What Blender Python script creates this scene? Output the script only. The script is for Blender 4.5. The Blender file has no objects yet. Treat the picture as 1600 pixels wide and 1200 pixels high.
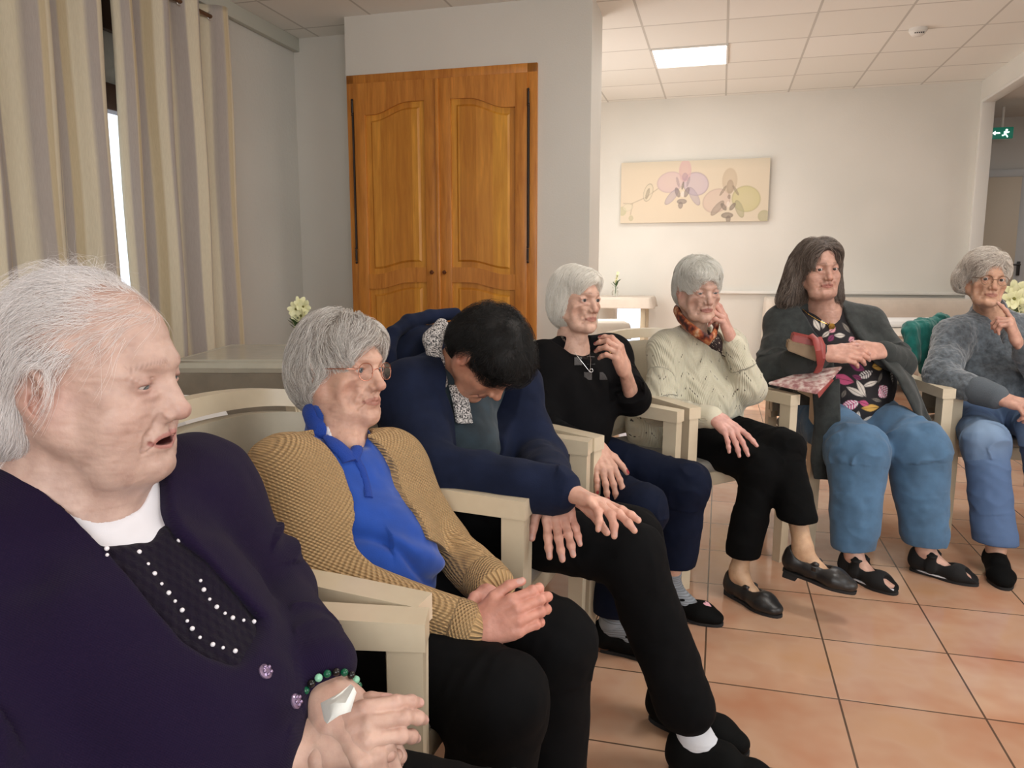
import bpy, bmesh, math, random
import numpy as np
from mathutils import Vector, Matrix
random.seed(7)
# ---------------------------------------------------------------- camera
FPX = 1200.0; PITCH = math.atan(179/1200.0); CAMZ = 1.15
cam_d = bpy.data.cameras.new('camera'); cam = bpy.data.objects.new('camera', cam_d); bpy.context.scene.collection.objects.link(cam)
cam_d.sensor_width = 36; cam_d.lens = 36*FPX/1600; cam_d.clip_start = .02
cam.location = (0, 0, CAMZ); cam.rotation_euler = (math.pi/2-PITCH, 0, 0)
bpy.context.scene.camera = cam
AX = (.2602, .9656); BX = (.9656, -.2602)
sc = bpy.context.scene
sc.view_settings.view_transform = 'Standard'; sc.view_settings.look = 'None'; sc.view_settings.exposure = 0.15; sc.view_settings.gamma = 1
sc.view_settings.use_curve_mapping = False
# ---------------------------------------------------------------- sky, sun, daylight through the windows, ceiling lamps, added corridor fill
w_ = bpy.data.worlds.new('sky'); sc.world = w_; w_.use_nodes = True
w_.node_tree.nodes['Background'].inputs[0].default_value = (.80, .90, 1.0, 1); w_.node_tree.nodes['Background'].inputs[1].default_value = 1.6
def room_pt(a, b, z): return Vector((AX[0]*a+BX[0]*b, AX[1]*a+BX[1]*b, z))
def area_light(name, at, to, sx, sy, power, col=(1, 1, 1)):
    l = bpy.data.lights.new(name, 'AREA'); l.shape = 'RECTANGLE'; l.size = sx; l.size_y = sy; l.energy = power; l.color = col
    o = bpy.data.objects.new(name, l); sc.collection.objects.link(o); o.location = room_pt(*at); d = room_pt(*to)-room_pt(*at)
    o.rotation_euler = d.to_track_quat('-Z', 'Y').to_euler(); return o
sun_d = bpy.data.lights.new('sun', 'SUN'); sun_d.energy = 5.0; sun_d.angle = .01; sun_d.color = (1, .96, .9)
sun = bpy.data.objects.new('sun', sun_d); sc.collection.objects.link(sun)
sun.rotation_euler = (room_pt(.10, 1, -.62)-room_pt(0, 0, 0)).to_track_quat('-Z', 'Y').to_euler()
area_light('daylight_window_behind', (-2.35, 1.1, 1.65), (3, .1, .9), 2.6, 1.7, 66, (1, .985, .95))
area_light('daylight_window_side', (1.2, 3.32, 1.6), (2.3, -1, .9), 2.4, 1.5, 34, (1, .985, .95))
area_light('daylight_far_room', (6.7, -1.96, 1.3), (7.2, 1, .8), 1.5, 2.0, 30, (1, .97, .92))
area_light('ceiling_lamp_far', (6.857, -.316, 2.885), (6.857, -.316, 0), .56, .56, 16, (1, .96, .9))
area_light('ceiling_lamp_near', (2.057, .9, 2.885), (2.057, .9, 0), .56, .56, 20, (1, .96, .9))
area_light('ceiling_lamp_middle', (4.457, .9, 2.885), (4.457, .9, 0), .56, .56, 20, (1, .96, .9))
area_light('corridor_fill', (7.6, 4.2, 2.7), (7.6, 4.2, 0), .6, .6, 18, (1, .97, .93))  # unseen light added to lift the dark corridor
# ---------------------------------------------------------------- helpers
COLL = bpy.context.scene.collection
V3 = lambda *a: np.array(a, float)
def nrm(v):
    v = np.asarray(v, float); return v / (np.linalg.norm(v) + 1e-12)
def W(px, py, Y):
    """point of the room at forward distance Y that the photo shows at px, py (1600x1200 frame)"""
    v = 600 - py
    r = V3(px - 800, FPX*math.cos(PITCH) + v*math.sin(PITCH), -FPX*math.sin(PITCH) + v*math.cos(PITCH))
    return V3(0, 0, CAMZ) + r * (Y / r[1])
def AB(a, b, z=0.0):
    """room axes: a = depth along the side walls, b = to the right along the far wall"""
    return V3(AX[0]*a + BX[0]*b, AX[1]*a + BX[1]*b, z)

def hsh(i, j, k, s):
    n = (i*374761393 + j*668265263 + k*2147483647 + s*974634777) & 0xffffffff
    n = ((n ^ (n >> 13)) * 1274126177) & 0xffffffff
    return ((n ^ (n >> 16)) & 0xffff) / 65535.0
def vnoise(P, s=0):
    P = np.asarray(P, float); I = np.floor(P).astype(np.int64); f = P - I; f = f*f*(3-2*f); r = 0
    for dx in (0, 1):
        for dy in (0, 1):
            for dz in (0, 1):
                w = (f[:, 0] if dx else 1-f[:, 0])*(f[:, 1] if dy else 1-f[:, 1])*(f[:, 2] if dz else 1-f[:, 2])
                r = r + w*hsh(I[:, 0]+dx, I[:, 1]+dy, I[:, 2]+dz, s)
    return r*2-1
def fbm(P, o=3, s=0):
    r = 0; a = 1
    for i in range(o):
        r = r + a*vnoise(P*(2**i), s+i*7); a *= .5
    return r

class Fld:
    """signed distance field on a grid; ops touch only their own box"""
    def __init__(s, lo, hi, vx):
        s.lo = np.asarray(lo, float); s.vx = vx
        s.n = (np.ceil((np.asarray(hi, float)-s.lo)/vx)).astype(int)+1
        s.ax = [s.lo[i]+vx*np.arange(s.n[i]) for i in range(3)]
        s.F = np.full(s.n, 0.2, np.float32)
    def op(s, fn, lo, hi, k=.01, mode='+'):
        pad = k+s.vx*2.5; sl = []
        for i in range(3):
            a = max(0, int((lo[i]-pad-s.lo[i])/s.vx)); b = min(s.n[i], int((hi[i]+pad-s.lo[i])/s.vx)+2)
            if b <= a: return s
            sl.append(slice(a, b))
        sl = tuple(sl)
        X = s.ax[0][sl[0]][:, None, None]; Y = s.ax[1][sl[1]][None, :, None]; Z = s.ax[2][sl[2]][None, None, :]
        d = fn(X, Y, Z); f = s.F[sl]; kk = max(k, 1e-5)
        if mode == '+':
            h = np.maximum(kk-np.abs(f-d), 0)/kk; s.F[sl] = np.minimum(f, d)-h*h*kk/4
        elif mode == '-':
            h = np.maximum(kk-np.abs(f+d), 0)/kk; s.F[sl] = np.maximum(f, -d)+h*h*kk/4
        else:
            h = np.maximum(kk-np.abs(f-d), 0)/kk; s.F[sl] = np.maximum(f, d)+h*h*kk/4
        return s
    def cone(s, a, b, ra, rb=None, k=.01, mode='+', flat=None):
        a = np.asarray(a, float); b = np.asarray(b, float); rb = ra if rb is None else rb
        ab = b-a; L2 = ab@ab+1e-12; R = max(ra, rb); nv = None
        if flat is not None: nv = nrm(flat[0]); fs = flat[1]
        def fn(X, Y, Z):
            x = X-a[0]; y = Y-a[1]; z = Z-a[2]
            t = np.clip((x*ab[0]+y*ab[1]+z*ab[2])/L2, 0, 1)
            x = x-t*ab[0]; y = y-t*ab[1]; z = z-t*ab[2]; q = x*x+y*y+z*z
            if nv is not None:
                dn = x*nv[0]+y*nv[1]+z*nv[2]; q = q+dn*dn*(1/fs**2-1)
                return (np.sqrt(q)-(ra+(rb-ra)*t))*min(1, .5+.5*fs)
            return np.sqrt(q)-(ra+(rb-ra)*t)
        if flat is not None and flat[1] > 1: R *= flat[1]
        return s.op(fn, np.minimum(a, b)-R, np.maximum(a, b)+R, k, mode)
    def ell(s, c, r, M=None, k=.01, mode='+'):
        c = np.asarray(c, float); r = np.asarray(r, float)*np.ones(3); M = np.eye(3) if M is None else np.asarray(M, float)
        ext = np.sqrt(((M*r)**2).sum(1))
        def fn(X, Y, Z):
            x = X-c[0]; y = Y-c[1]; z = Z-c[2]; k0 = 0; k1 = 0
            for i in range(3):
                q = (x*M[0, i]+y*M[1, i]+z*M[2, i])/r[i]; k0 = k0+q*q; k1 = k1+(q/r[i])**2
            k0 = np.sqrt(k0); return k0*(k0-1)/(np.sqrt(k1)+1e-9)
        return s.op(fn, c-ext, c+ext, k, mode)
    def plane(s, p, n, k=.002):
        """keep the side the normal points away from"""
        p = np.asarray(p, float); n = nrm(n)
        return s.op(lambda X, Y, Z: (X-p[0])*n[0]+(Y-p[1])*n[1]+(Z-p[2])*n[2], s.lo-1, s.lo+s.n*s.vx+1, k, '&')
    def slab_cut(s, p, n, lo, hi, k=.002):
        """cut away, inside a box only, what lies on the side the normal points to"""
        p = np.asarray(p, float); n = nrm(n); lo = np.asarray(lo); hi = np.asarray(hi); c = (lo+hi)/2; e = (hi-lo)/2
        def fn(X, Y, Z):
            d = -((X-p[0])*n[0]+(Y-p[1])*n[1]+(Z-p[2])*n[2])
            return np.maximum(np.maximum(np.maximum(d, np.abs(X-c[0])-e[0]), np.abs(Y-c[1])-e[1]), np.abs(Z-c[2])-e[2])
        return s.op(fn, lo, hi, k, '-')
    def samp(s, P):
        q = (P-s.lo)/s.vx; q = np.clip(q, 0, s.n-1.001); I = q.astype(int); f = q-I; r = 0
        for dx in (0, 1):
            for dy in (0, 1):
                for dz in (0, 1):
                    w = (f[:, 0] if dx else 1-f[:, 0])*(f[:, 1] if dy else 1-f[:, 1])*(f[:, 2] if dz else 1-f[:, 2])
                    r = r+w*s.F[I[:, 0]+dx, I[:, 1]+dy, I[:, 2]+dz]
        return r
    def grad(s, P):
        e = s.vx; g = np.stack([s.samp(P+e*np.eye(3)[i])-s.samp(P-e*np.eye(3)[i]) for i in range(3)], 1)
        return g/(np.linalg.norm(g, axis=1, keepdims=True)+1e-9)
    def mesh(s):
        F = s.F; F = F.copy()
        for sl in ((0,), (-1,)):
            F[sl[0], :, :] = .1; F[:, sl[0], :] = .1; F[:, :, sl[0]] = .1
        ins = F < 0
        c = ins[:-1, :-1, :-1].astype(np.int8)
        tot = np.zeros(c.shape, np.int8)
        for dx in (0, 1):
            for dy in (0, 1):
                for dz in (0, 1):
                    tot += ins[dx:F.shape[0]-1+dx, dy:F.shape[1]-1+dy, dz:F.shape[2]-1+dz]
        act = (tot > 0) & (tot < 8)
        idx = np.argwhere(act); m = len(idx)
        num = np.full(act.shape, -1, np.int64); num[act] = np.arange(m)
        acc = np.zeros((m, 3)); cnt = np.zeros(m)
        C = {(dx, dy, dz): F[idx[:, 0]+dx, idx[:, 1]+dy, idx[:, 2]+dz] for dx in (0, 1) for dy in (0, 1) for dz in (0, 1)}
        for a in range(3):
            o = [i for i in range(3) if i != a]
            for u in (0, 1):
                for v in (0, 1):
                    p0 = [0, 0, 0]; p0[o[0]] = u; p0[o[1]] = v; p1 = list(p0); p1[a] = 1
                    f0 = C[tuple(p0)]; f1 = C[tuple(p1)]; ch = (f0 < 0) != (f1 < 0)
                    t = np.where(ch, f0/(f0-f1+1e-12), 0); q = np.zeros((m, 3)); q[:, o[0]] = u; q[:, o[1]] = v; q[:, a] = t
                    acc[ch] += q[ch]; cnt[ch] += 1
        Vv = s.lo+s.vx*(idx+acc/np.maximum(cnt, 1)[:, None])
        Q = []
        for a in range(3):
            o1, o2 = (a+1) % 3, (a+2) % 3
            A0 = [slice(None)]*3; A1 = [slice(None)]*3; A0[a] = slice(0, -1); A1[a] = slice(1, None)
            ch = ins[tuple(A0)] != ins[tuple(A1)]
            e = np.argwhere(ch); e = e[(e[:, o1] > 0) & (e[:, o2] > 0) & (e[:, o1] < F.shape[o1]-1) & (e[:, o2] < F.shape[o2]-1)]
            def g(d1, d2):
                q = e.copy(); q[:, o1] -= d1; q[:, o2] -= d2; return num[q[:, 0], q[:, 1], q[:, 2]]
            q = np.stack([g(1, 1), g(0, 1), g(0, 0), g(1, 0)], 1)
            fl = ~ins[tuple(e.T)]; q[fl] = q[fl][:, ::-1]; Q.append(q)
        return Vv, np.concatenate(Q)

def vnorm(Vv, Q):
    n = np.cross(Vv[Q[:, 2]]-Vv[Q[:, 0]], Vv[Q[:, 3]]-Vv[Q[:, 1]]) if Q.shape[1] == 4 else np.cross(Vv[Q[:, 1]]-Vv[Q[:, 0]], Vv[Q[:, 2]]-Vv[Q[:, 0]])
    N = np.zeros_like(Vv)
    for i in range(Q.shape[1]):
        for j in range(3): N[:, j] += np.bincount(Q[:, i], n[:, j], len(Vv))
    return N/(np.linalg.norm(N, axis=1, keepdims=True)+1e-12)
def relax(Vv, Q, it=1, w=.5):
    E = np.concatenate([Q[:, [i, (i+1) % Q.shape[1]]] for i in range(Q.shape[1])]); n = len(Vv)
    cnt = np.bincount(E[:, 0], minlength=n)+np.bincount(E[:, 1], minlength=n)
    for _ in range(it):
        A = np.stack([np.bincount(E[:, 0], Vv[E[:, 1], j], n)+np.bincount(E[:, 1], Vv[E[:, 0], j], n) for j in range(3)], 1)
        Vv = Vv*(1-w)+w*A/np.maximum(cnt, 1)[:, None]
    return Vv

def link(name, me, parent=None, mat=None):
    o = bpy.data.objects.new(name, me); COLL.objects.link(o)
    if mat is not None: me.materials.append(mat)
    if parent is not None:
        o.parent = parent
    return o
def origin_of(p):
    q = V3(0, 0, 0)
    while p is not None: q = q+np.array(p.location); p = p.parent
    return q
def npmesh(name, Vv, Q, mat=None, parent=None, col=None, smooth=True, attrs=None):
    """Vv in room coordinates, Q an (n,4) or (n,3) index array"""
    me = bpy.data.meshes.new(name); Vv = np.asarray(Vv, float)-origin_of(parent); Q = np.asarray(Q)
    k = Q.shape[1]
    me.vertices.add(len(Vv)); me.vertices.foreach_set('co', Vv.astype(np.float32).ravel())
    me.loops.add(Q.size); me.loops.foreach_set('vertex_index', Q.astype(np.int32).ravel())
    me.polygons.add(len(Q)); me.polygons.foreach_set('loop_start', np.arange(0, Q.size, k, dtype=np.int32))
    me.polygons.foreach_set('loop_total', np.full(len(Q), k, np.int32))
    me.polygons.foreach_set('use_smooth', np.full(len(Q), bool(smooth)))
    me.update(calc_edges=True)
    if col is not None:
        at = me.attributes.new('Col', 'FLOAT_COLOR', 'POINT'); c = np.ones((len(Vv), 4), np.float32); c[:, :3] = col
        at.data.foreach_set('color', c.ravel())
    for n_, a_ in (attrs or {}).items():
        at = me.attributes.new(n_, 'FLOAT_VECTOR', 'POINT'); at.data.foreach_set('vector', np.asarray(a_, np.float32).ravel())
    return link(name, me, parent, mat)
def cat(*ms):
    Vs = []; Qs = []; o = 0
    for v, q in ms:
        if q.shape[1] == 3: q = np.concatenate([q, q[:, 2:3]], 1)
        Vs.append(v); Qs.append(q+o); o += len(v)
    return np.concatenate(Vs), np.concatenate(Qs)

# polygon soup in python lists, for furniture and small things
class MB:
    def __init__(s): s.bm = bmesh.new()
    def box(s, c, size, M=None, bev=0.0, seg=2):
        M = Matrix.Identity(3) if M is None else Matrix(np.asarray(M, float).tolist())
        T = Matrix.Translation(Vector([float(x) for x in c])) @ M.to_4x4() @ Matrix.Diagonal((*[float(x) for x in size], 1))
        r = bmesh.ops.create_cube(s.bm, size=1.0, matrix=T)
        if bev > 0:
            ed = list({e for v in r['verts'] for e in v.link_edges})
            bmesh.ops.bevel(s.bm, geom=ed, offset=bev, segments=seg, profile=.5, affect='EDGES')
        return s
    def tube(s, pts, rad, n=10, cap=True, flat=None, closed=False):
        pts = [np.asarray(p, float) for p in pts]; m = len(pts); rad = [rad]*m if np.isscalar(rad) else rad
        rings = []; up = None
        for i, p in enumerate(pts):
            t = nrm(pts[(i+1) % m]-pts[i-1]) if closed else nrm(pts[min(i+1, m-1)]-pts[max(i-1, 0)])
            if up is None:
                up = V3(0, 0, 1) if abs(t[2]) < .9 else V3(1, 0, 0)
                if flat is not None: up = nrm(flat[0])
            if flat is not None: up = nrm(flat[0])
            u = nrm(up-t*(up@t)); w = np.cross(t, u); up = u
            fs = flat[1] if flat is not None else 1
            rings.append([s.bm.verts.new(p+rad[i]*(math.cos(2*math.pi*j/n)*u*fs+math.sin(2*math.pi*j/n)*w)) for j in range(n)])
        for i in range(m if closed else m-1):
            a, b = rings[i], rings[(i+1) % m]
            for j in range(n): s.bm.faces.new((a[j], a[(j+1) % n], b[(j+1) % n], b[j]))
        if cap and not closed: s.bm.faces.new(rings[0][::-1]); s.bm.faces.new(rings[-1])
        return s
    def ball(s, c, r, M=None, n=16):
        r = np.asarray(r, float)*np.ones(3); M = np.eye(3) if M is None else M
        T = Matrix.Translation(Vector([float(x) for x in c])) @ Matrix(np.asarray(M, float).tolist()).to_4x4() @ Matrix.Diagonal((*r.tolist(), 1))
        bmesh.ops.create_uvsphere(s.bm, u_segments=n, v_segments=max(6, n//2), radius=1, matrix=T); return s
    def lathe(s, c, prof, n=24, M=None):
        c = np.asarray(c, float); M = np.eye(3) if M is None else M; rings = []
        for r, z in prof: rings.append([s.bm.verts.new(c+M@V3(r*math.cos(2*math.pi*j/n), r*math.sin(2*math.pi*j/n), z)) for j in range(n)])
        for a, b in zip(rings, rings[1:]):
            for j in range(n): s.bm.faces.new((a[j], a[(j+1) % n], b[(j+1) % n], b[j]))
        return s
    def poly(s, pts, thick=None):
        vs = [s.bm.verts.new(np.asarray(p, float)) for p in pts]; f = s.bm.faces.new(vs)
        if thick is not None:
            r = bmesh.ops.extrude_face_region(s.bm, geom=[f]); t = Vector([float(x) for x in thick])
            for v in r['geom']:
                if isinstance(v, bmesh.types.BMVert): v.co += t
        return s
    def prism(s, loop, vec):
        """closed loop of points extruded by vec, quads round the side"""
        a = [s.bm.verts.new(np.asarray(p, float)) for p in loop]; b = [s.bm.verts.new(np.asarray(p, float)+vec) for p in loop]; n = len(a)
        for j in range(n): s.bm.faces.new((a[j], a[(j+1) % n], b[(j+1) % n], b[j]))
        s.bm.faces.new(a[::-1]); s.bm.faces.new(b); return s
    def build(s, name, mat, parent=None, smooth=True, angle=40):
        bmesh.ops.recalc_face_normals(s.bm, faces=s.bm.faces)
        me = bpy.data.meshes.new(name); off = Vector([float(x) for x in origin_of(parent)])
        for v in s.bm.verts: v.co -= off
        for f in s.bm.faces: f.smooth = smooth
        if smooth:
            for e in s.bm.edges:
                if len(e.link_faces) == 2 and e.calc_face_angle(0) > math.radians(angle): e.smooth = False
        s.bm.to_mesh(me); s.bm.free()
        return link(name, me, parent, mat)
def tag(o, label=None, cat_=None, group=None, kind=None):
    if label: o['label'] = label
    if cat_: o['category'] = cat_
    if group: o['group'] = group
    if kind: o['kind'] = kind
    return o
def empty(name, loc, label=None, cat_=None, group=None, parent=None):
    o = bpy.data.objects.new(name, None); COLL.objects.link(o); o.empty_display_size = .05
    o.location = Vector([float(x) for x in loc])
    if parent is not None: o.parent = parent
    return tag(o, label, cat_, group)

# ---------------------------------------------------------------- materials
def S2L(c): return [((x/255)/12.92 if x/255 <= .04045 else ((x/255+.055)/1.055)**2.4) for x in c]
def mat(name, col, rough=.6, metal=0, nodes=None, **kw):
    m = bpy.data.materials.new(name); m.use_nodes = True; nt = m.node_tree; b = nt.nodes['Principled BSDF']
    b.inputs['Base Color'].default_value = (*S2L(col), 1); b.inputs['Roughness'].default_value = rough; b.inputs['Metallic'].default_value = metal
    for k, v in kw.items(): b.inputs[k.replace('_', ' ')].default_value = v
    if nodes: nodes(nt, b)
    return m
def nd(nt, t, **kw):
    n = nt.nodes.new(t)
    for k, v in kw.items():
        if k.startswith('i_'): n.inputs[k[2:].replace('_', ' ')].default_value = v
        else: setattr(n, k, v)
    return n
def ramp(nt, fac, stops):
    r = nt.nodes.new('ShaderNodeValToRGB'); e = r.color_ramp.elements
    while len(e) < len(stops): e.new(.5)
    for q, (p_, c) in zip(e, stops): q.position = p_; q.color = (*S2L(c), 1) if len(c) == 3 else c
    nt.links.new(fac, r.inputs[0]); return r.outputs[0]
def coords(nt, scale=(1, 1, 1), kind='Object', rot=(0, 0, 0)):
    t = nt.nodes.new('ShaderNodeTexCoord'); mp = nt.nodes.new('ShaderNodeMapping'); mp.inputs['Scale'].default_value = scale; mp.inputs['Rotation'].default_value = rot
    nt.links.new(t.outputs[kind], mp.inputs[0]); return mp.outputs[0]
def bump(nt, b, h, strength=.3, dist=.002):
    n = nt.nodes.new('ShaderNodeBump'); n.inputs['Strength'].default_value = strength; n.inputs['Distance'].default_value = dist
    nt.links.new(h, n.inputs['Height']); nt.links.new(n.outputs[0], b.inputs['Normal'])
def mathn(nt, op, a, b_=None):
    n = nt.nodes.new('ShaderNodeMath'); n.operation = op
    for i, v in enumerate((a, b_)):
        if v is None: continue
        if isinstance(v, (int, float)): n.inputs[i].default_value = v
        else: nt.links.new(v, n.inputs[i])
    return n.outputs[0]
def noise(nt, co, scale, detail=3, rough=.5):
    n = nd(nt, 'ShaderNodeTexNoise', i_Scale=scale, i_Detail=detail, i_Roughness=rough); nt.links.new(co, n.inputs['Vector']); return n.outputs['Fac']
def colattr(nt, b, name='Col'):
    a = nd(nt, 'ShaderNodeAttribute', attribute_name=name); nt.links.new(a.outputs['Color'], b.inputs['Base Color']); return a.outputs['Color']
def mixc(nt, fac, a, b_, mode='MIX'):
    n = nt.nodes.new('ShaderNodeMix'); n.data_type = 'RGBA'; n.blend_type = mode
    for i, v in ((0, fac), (6, a), (7, b_)):
        if isinstance(v, (int, float)): n.inputs[i].default_value = v
        elif isinstance(v, (tuple, list)): n.inputs[i].default_value = (*S2L(v), 1)
        else: nt.links.new(v, n.inputs[i])
    return n.outputs[2]
def skin_nodes(nt, b):
    a = nd(nt, 'ShaderNodeAttribute', attribute_name='Col'); co = coords(nt)
    f = ramp(nt, noise(nt, co, 38, 4), [(.35, (214, 205, 202)), (.62, (255, 255, 255))])
    nt.links.new(mixc(nt, .55, a.outputs['Color'], f, 'MULTIPLY'), b.inputs['Base Color'])
    b.inputs['Subsurface Weight'].default_value = .12; b.inputs['Subsurface Radius'].default_value = (.012, .004, .002)
    b.inputs['Subsurface Scale'].default_value = .6
    h = mathn(nt, 'ADD', noise(nt, co, 260, 3), mathn(nt, 'MULTIPLY', noise(nt, co, 70, 3), 1.3)); bump(nt, b, h, .28, .0012)
def knit_nodes(su=170., sv=170., st=.7, dist=.003, fuzz=.5, c2=None, mix=.5):
    """lattice of stitches in the garment's own coordinates"""
    def f(nt, b):
        base = tuple(b.inputs['Base Color'].default_value)
        a = nd(nt, 'ShaderNodeAttribute', attribute_name='UVW'); sp = nt.nodes.new('ShaderNodeSeparateXYZ'); nt.links.new(a.outputs['Vector'], sp.inputs[0])
        u = mathn(nt, 'SINE', mathn(nt, 'MULTIPLY', sp.outputs[0], su)); v = mathn(nt, 'SINE', mathn(nt, 'MULTIPLY', sp.outputs[1], sv))
        h = mathn(nt, 'MULTIPLY', u, v) if sv > 0 else u
        co = coords(nt); nz = noise(nt, co, 400, 2); h2 = mathn(nt, 'ADD', h, mathn(nt, 'MULTIPLY', nz, fuzz))
        bump(nt, b, h2, st, dist)
        k = ramp(nt, mathn(nt, 'ADD', mathn(nt, 'MULTIPLY', h, .35), .5), [(0.1, tuple(int(x) for x in (150, 150, 150))), (.75, (255, 255, 255))])
        m1 = nt.nodes.new('ShaderNodeMix'); m1.data_type = 'RGBA'; m1.blend_type = 'MULTIPLY'; m1.inputs[0].default_value = mix
        m1.inputs[6].default_value = base; nt.links.new(k, m1.inputs[7]); nt.links.new(m1.outputs[2], b.inputs['Base Color'])
        b.inputs['Sheen Weight'].default_value = .04; b.inputs['Sheen Roughness'].default_value = .6
    return f
def cloth_nodes(scale=600, st=.3, var=.12, sheen=.2, mottle=12):
    def f(nt, b):
        base = tuple(b.inputs['Base Color'].default_value); co = coords(nt)
        k = ramp(nt, noise(nt, co, mottle, 4, .6), [(.3, (int(255*(1-var)),)*3), (.7, (255, 255, 255))])
        m1 = nt.nodes.new('ShaderNodeMix'); m1.data_type = 'RGBA'; m1.blend_type = 'MULTIPLY'; m1.inputs[0].default_value = 1
        m1.inputs[6].default_value = base; nt.links.new(k, m1.inputs[7]); nt.links.new(m1.outputs[2], b.inputs['Base Color'])
        bump(nt, b, noise(nt, co, scale, 3, .7), st, .001); b.inputs['Sheen Weight'].default_value = sheen
    return f
# ---------------------------------------------------------------- heads, hands, hair
def rotm(y, p, r):
    y, p, r = map(math.radians, (y, p, r)); c, s = math.cos, math.sin
    return np.array([[c(y), -s(y), 0], [s(y), c(y), 0], [0, 0, 1]]) @ np.array([[1, 0, 0], [0, c(p), -s(p)], [0, s(p), c(p)]]) @ np.array([[c(r), 0, s(r)], [0, 1, 0], [-s(r), 0, c(r)]])
SKIN = {}
def blend(col, w, c): w = np.clip(w, 0, 1)[:, None]; return col*(1-w)+np.array(S2L(c))*w

def head(P, o, ypr, s, skin=(205, 165, 145), vx=.0022, age=1., mouth=0., lid=.5, eyes=True, iris=(88, 96, 98), fat=0., brow=(120, 95, 80),
         neck=(0, -.03, -.16), neck_r=(.05, .056), chest=None, lip=(172, 108, 98), browa=.6, ear=1., nosek=1., jowl=0., thin=0.):
    """head and neck of one surface; local x = the person's right, y = forward, z = up"""
    M = rotm(*ypr); o = np.asarray(o, float)
    L = lambda q: (np.asarray(q, float)-o)@M/s            # room -> head
    Wd = lambda q: o+(np.asarray(q, float)*s)@M.T
    neck = np.asarray(neck, float)
    lo = np.minimum(V3(-.11, -.12, -.13), neck-.09); hi = np.maximum(V3(.11, .15, .13), neck+.09)
    if chest is not None: lo = np.minimum(lo, np.min(chest, 0)-.09); hi = np.maximum(hi, np.max(chest, 0)+.09)
    f = Fld(lo, hi, vx/s)
    f.ell((0, -.014, .026), (.074, .094, .087), k=.01)
    f.ell((0, .026, .012), (.0605-.004*thin, .066, .083), k=.02)
    for x in (-1, 1):
        f.cone((x*.049, .0, -.052), (x*(.0305+.006*fat), .046, -.092), .020+.004*fat, .0175+.005*fat, k=.03)
        f.cone((x*(.0305+.006*fat), .046, -.092), (x*.010, .074, -.1), .0175+.005*fat, .016, k=.02)
        f.cone((x*.058, -.02, -.02), (x*.050, .0, -.052), .022, .02, k=.03)
    f.ell((0, .028, -.045), (.0475+.008*fat-.003*thin, .055, .062), k=.025)
    for x in (-1, 1):
        f.ell((x*.043, .055, -.030), (.022, .022, .018), k=.022)                     # cheekbone
        f.ell((x*(.0385+.003*fat), .052, -.058), (.017+.005*fat-.004*thin, .022, .022+.004*fat), k=.025)   # cheek
        f.cone((x*.012, .085, .020), (x*.040, .070, .017), .011, .008, k=.016)         # brow
        f.ell((x*.036, .093, .000), (.021, .016, .0125), k=.015, mode='-')
        f.ell((x*.052, .075, .045), (.012, .016, .022), k=.02, mode='-')              # temple
        if thin: f.ell((x*.050, .075, -.055), (.014, .016, .024), k=.02, mode='-')
    # mouth mound, chin
    f.ell((0, .0705, -.062), (.030, .0235, .029), k=.018)
    f.ell((0, .077, -.098-.004*mouth), (.019, .0165, .0155), k=.016)
    f.ell((0, .099, -.0835-.004*mouth), (.02, .008, .004), k=.01, mode='-')
    # nose
    n = nosek
    f.cone((0, .075, .008), (0, .082, -.036), .011, .0165, k=.012)
    f.cone((0, .0825, .008), (0, .103+.003*n, -.0315), .0082, .0104, k=.010)
    f.ell((0, .1035+.003*n, -.0335), (.0118, .0105, .0098), k=.006)
    for x in (-1, 1):
        f.ell((x*.0138, .0925, -.0388), (.0080, .0120, .0082), k=.005)
        f.ell((x*.0068, .098, -.0475), (.0034, .0062, .0040), k=.003, mode='-')
        f.cone((x*.0195, .092, -.036), (x*.0215, .086, -.045), .0012, .0010, k=.006, mode='-')
    # lips and mouth
    zu, zl = -.0615, -.0715-.010*mouth
    for x in (-1, 1):
        f.cone((x*.022, .082, (zu+zl)/2-.001), (x*.006, .0910, zu+.0006), .0026, .0040, k=.004)
        f.cone((x*.006, .0910, zu+.0006), (0, .0912, zu), .0040, .0038, k=.003)
        f.cone((x*.021, .081, (zu+zl)/2-.002), (0, .0898, zl-.001), .0028, .0048, k=.004)
    if mouth > 0: f.ell((0, .093, (zu+zl)/2-.001), (.021, .022, .0030+.0045*mouth), k=.002, mode='-')
    for x in (-1, 1):
        f.cone((x*.0245, .0835, -.0680-.004*mouth), (0, .0965, -.0668-.004*mouth), .0012, .0012, k=.0025, mode='-')
        f.cone((x*.0245, .083, -.0690-.004*mouth), (x*.0275, .079, -.0745-.004*mouth), .0014, .0012, k=.006, mode='-')
    f.ell((0, .096, -.054), (.0030, .005, .006), k=.005, mode='-')                        # philtrum
    if age > 0:
        a = age
        for x in (-1, 1):
            f.cone((x*.0195, .096, -.042), (x*.0300, .082, -.060), .0013*a, .0016*a, k=.009, mode='-')   # nose to mouth fold
            f.cone((x*.0300, .082, -.060), (x*.0350, .074, -.082), .0016*a, .001*a, k=.009, mode='-')
            f.cone((x*.0200, .0875, -.0125), (x*.0420, .074, -.0155), .0014*a, .0010*a, k=.010)           # bag
            f.ell((x*(.032+.006*fat), .050, -.094), (.013, .020, .013), k=.018)                            # jowl
            if jowl: f.ell((x*.030, .045, -.106), (.020, .026, .016*jowl), k=.02)
            f.cone((x*.031, .069, -.084), (x*.034, .060, -.101), .0012*a, .0012*a, k=.007, mode='-')
            pass
        if fat > 0: f.ell((0, .030, -.106), (.040, .042, .018+.006*fat), k=.02)
    # eyes
    ec = [V3(x*.0315, .0725, .0005) for x in (1, -1)]
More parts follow.
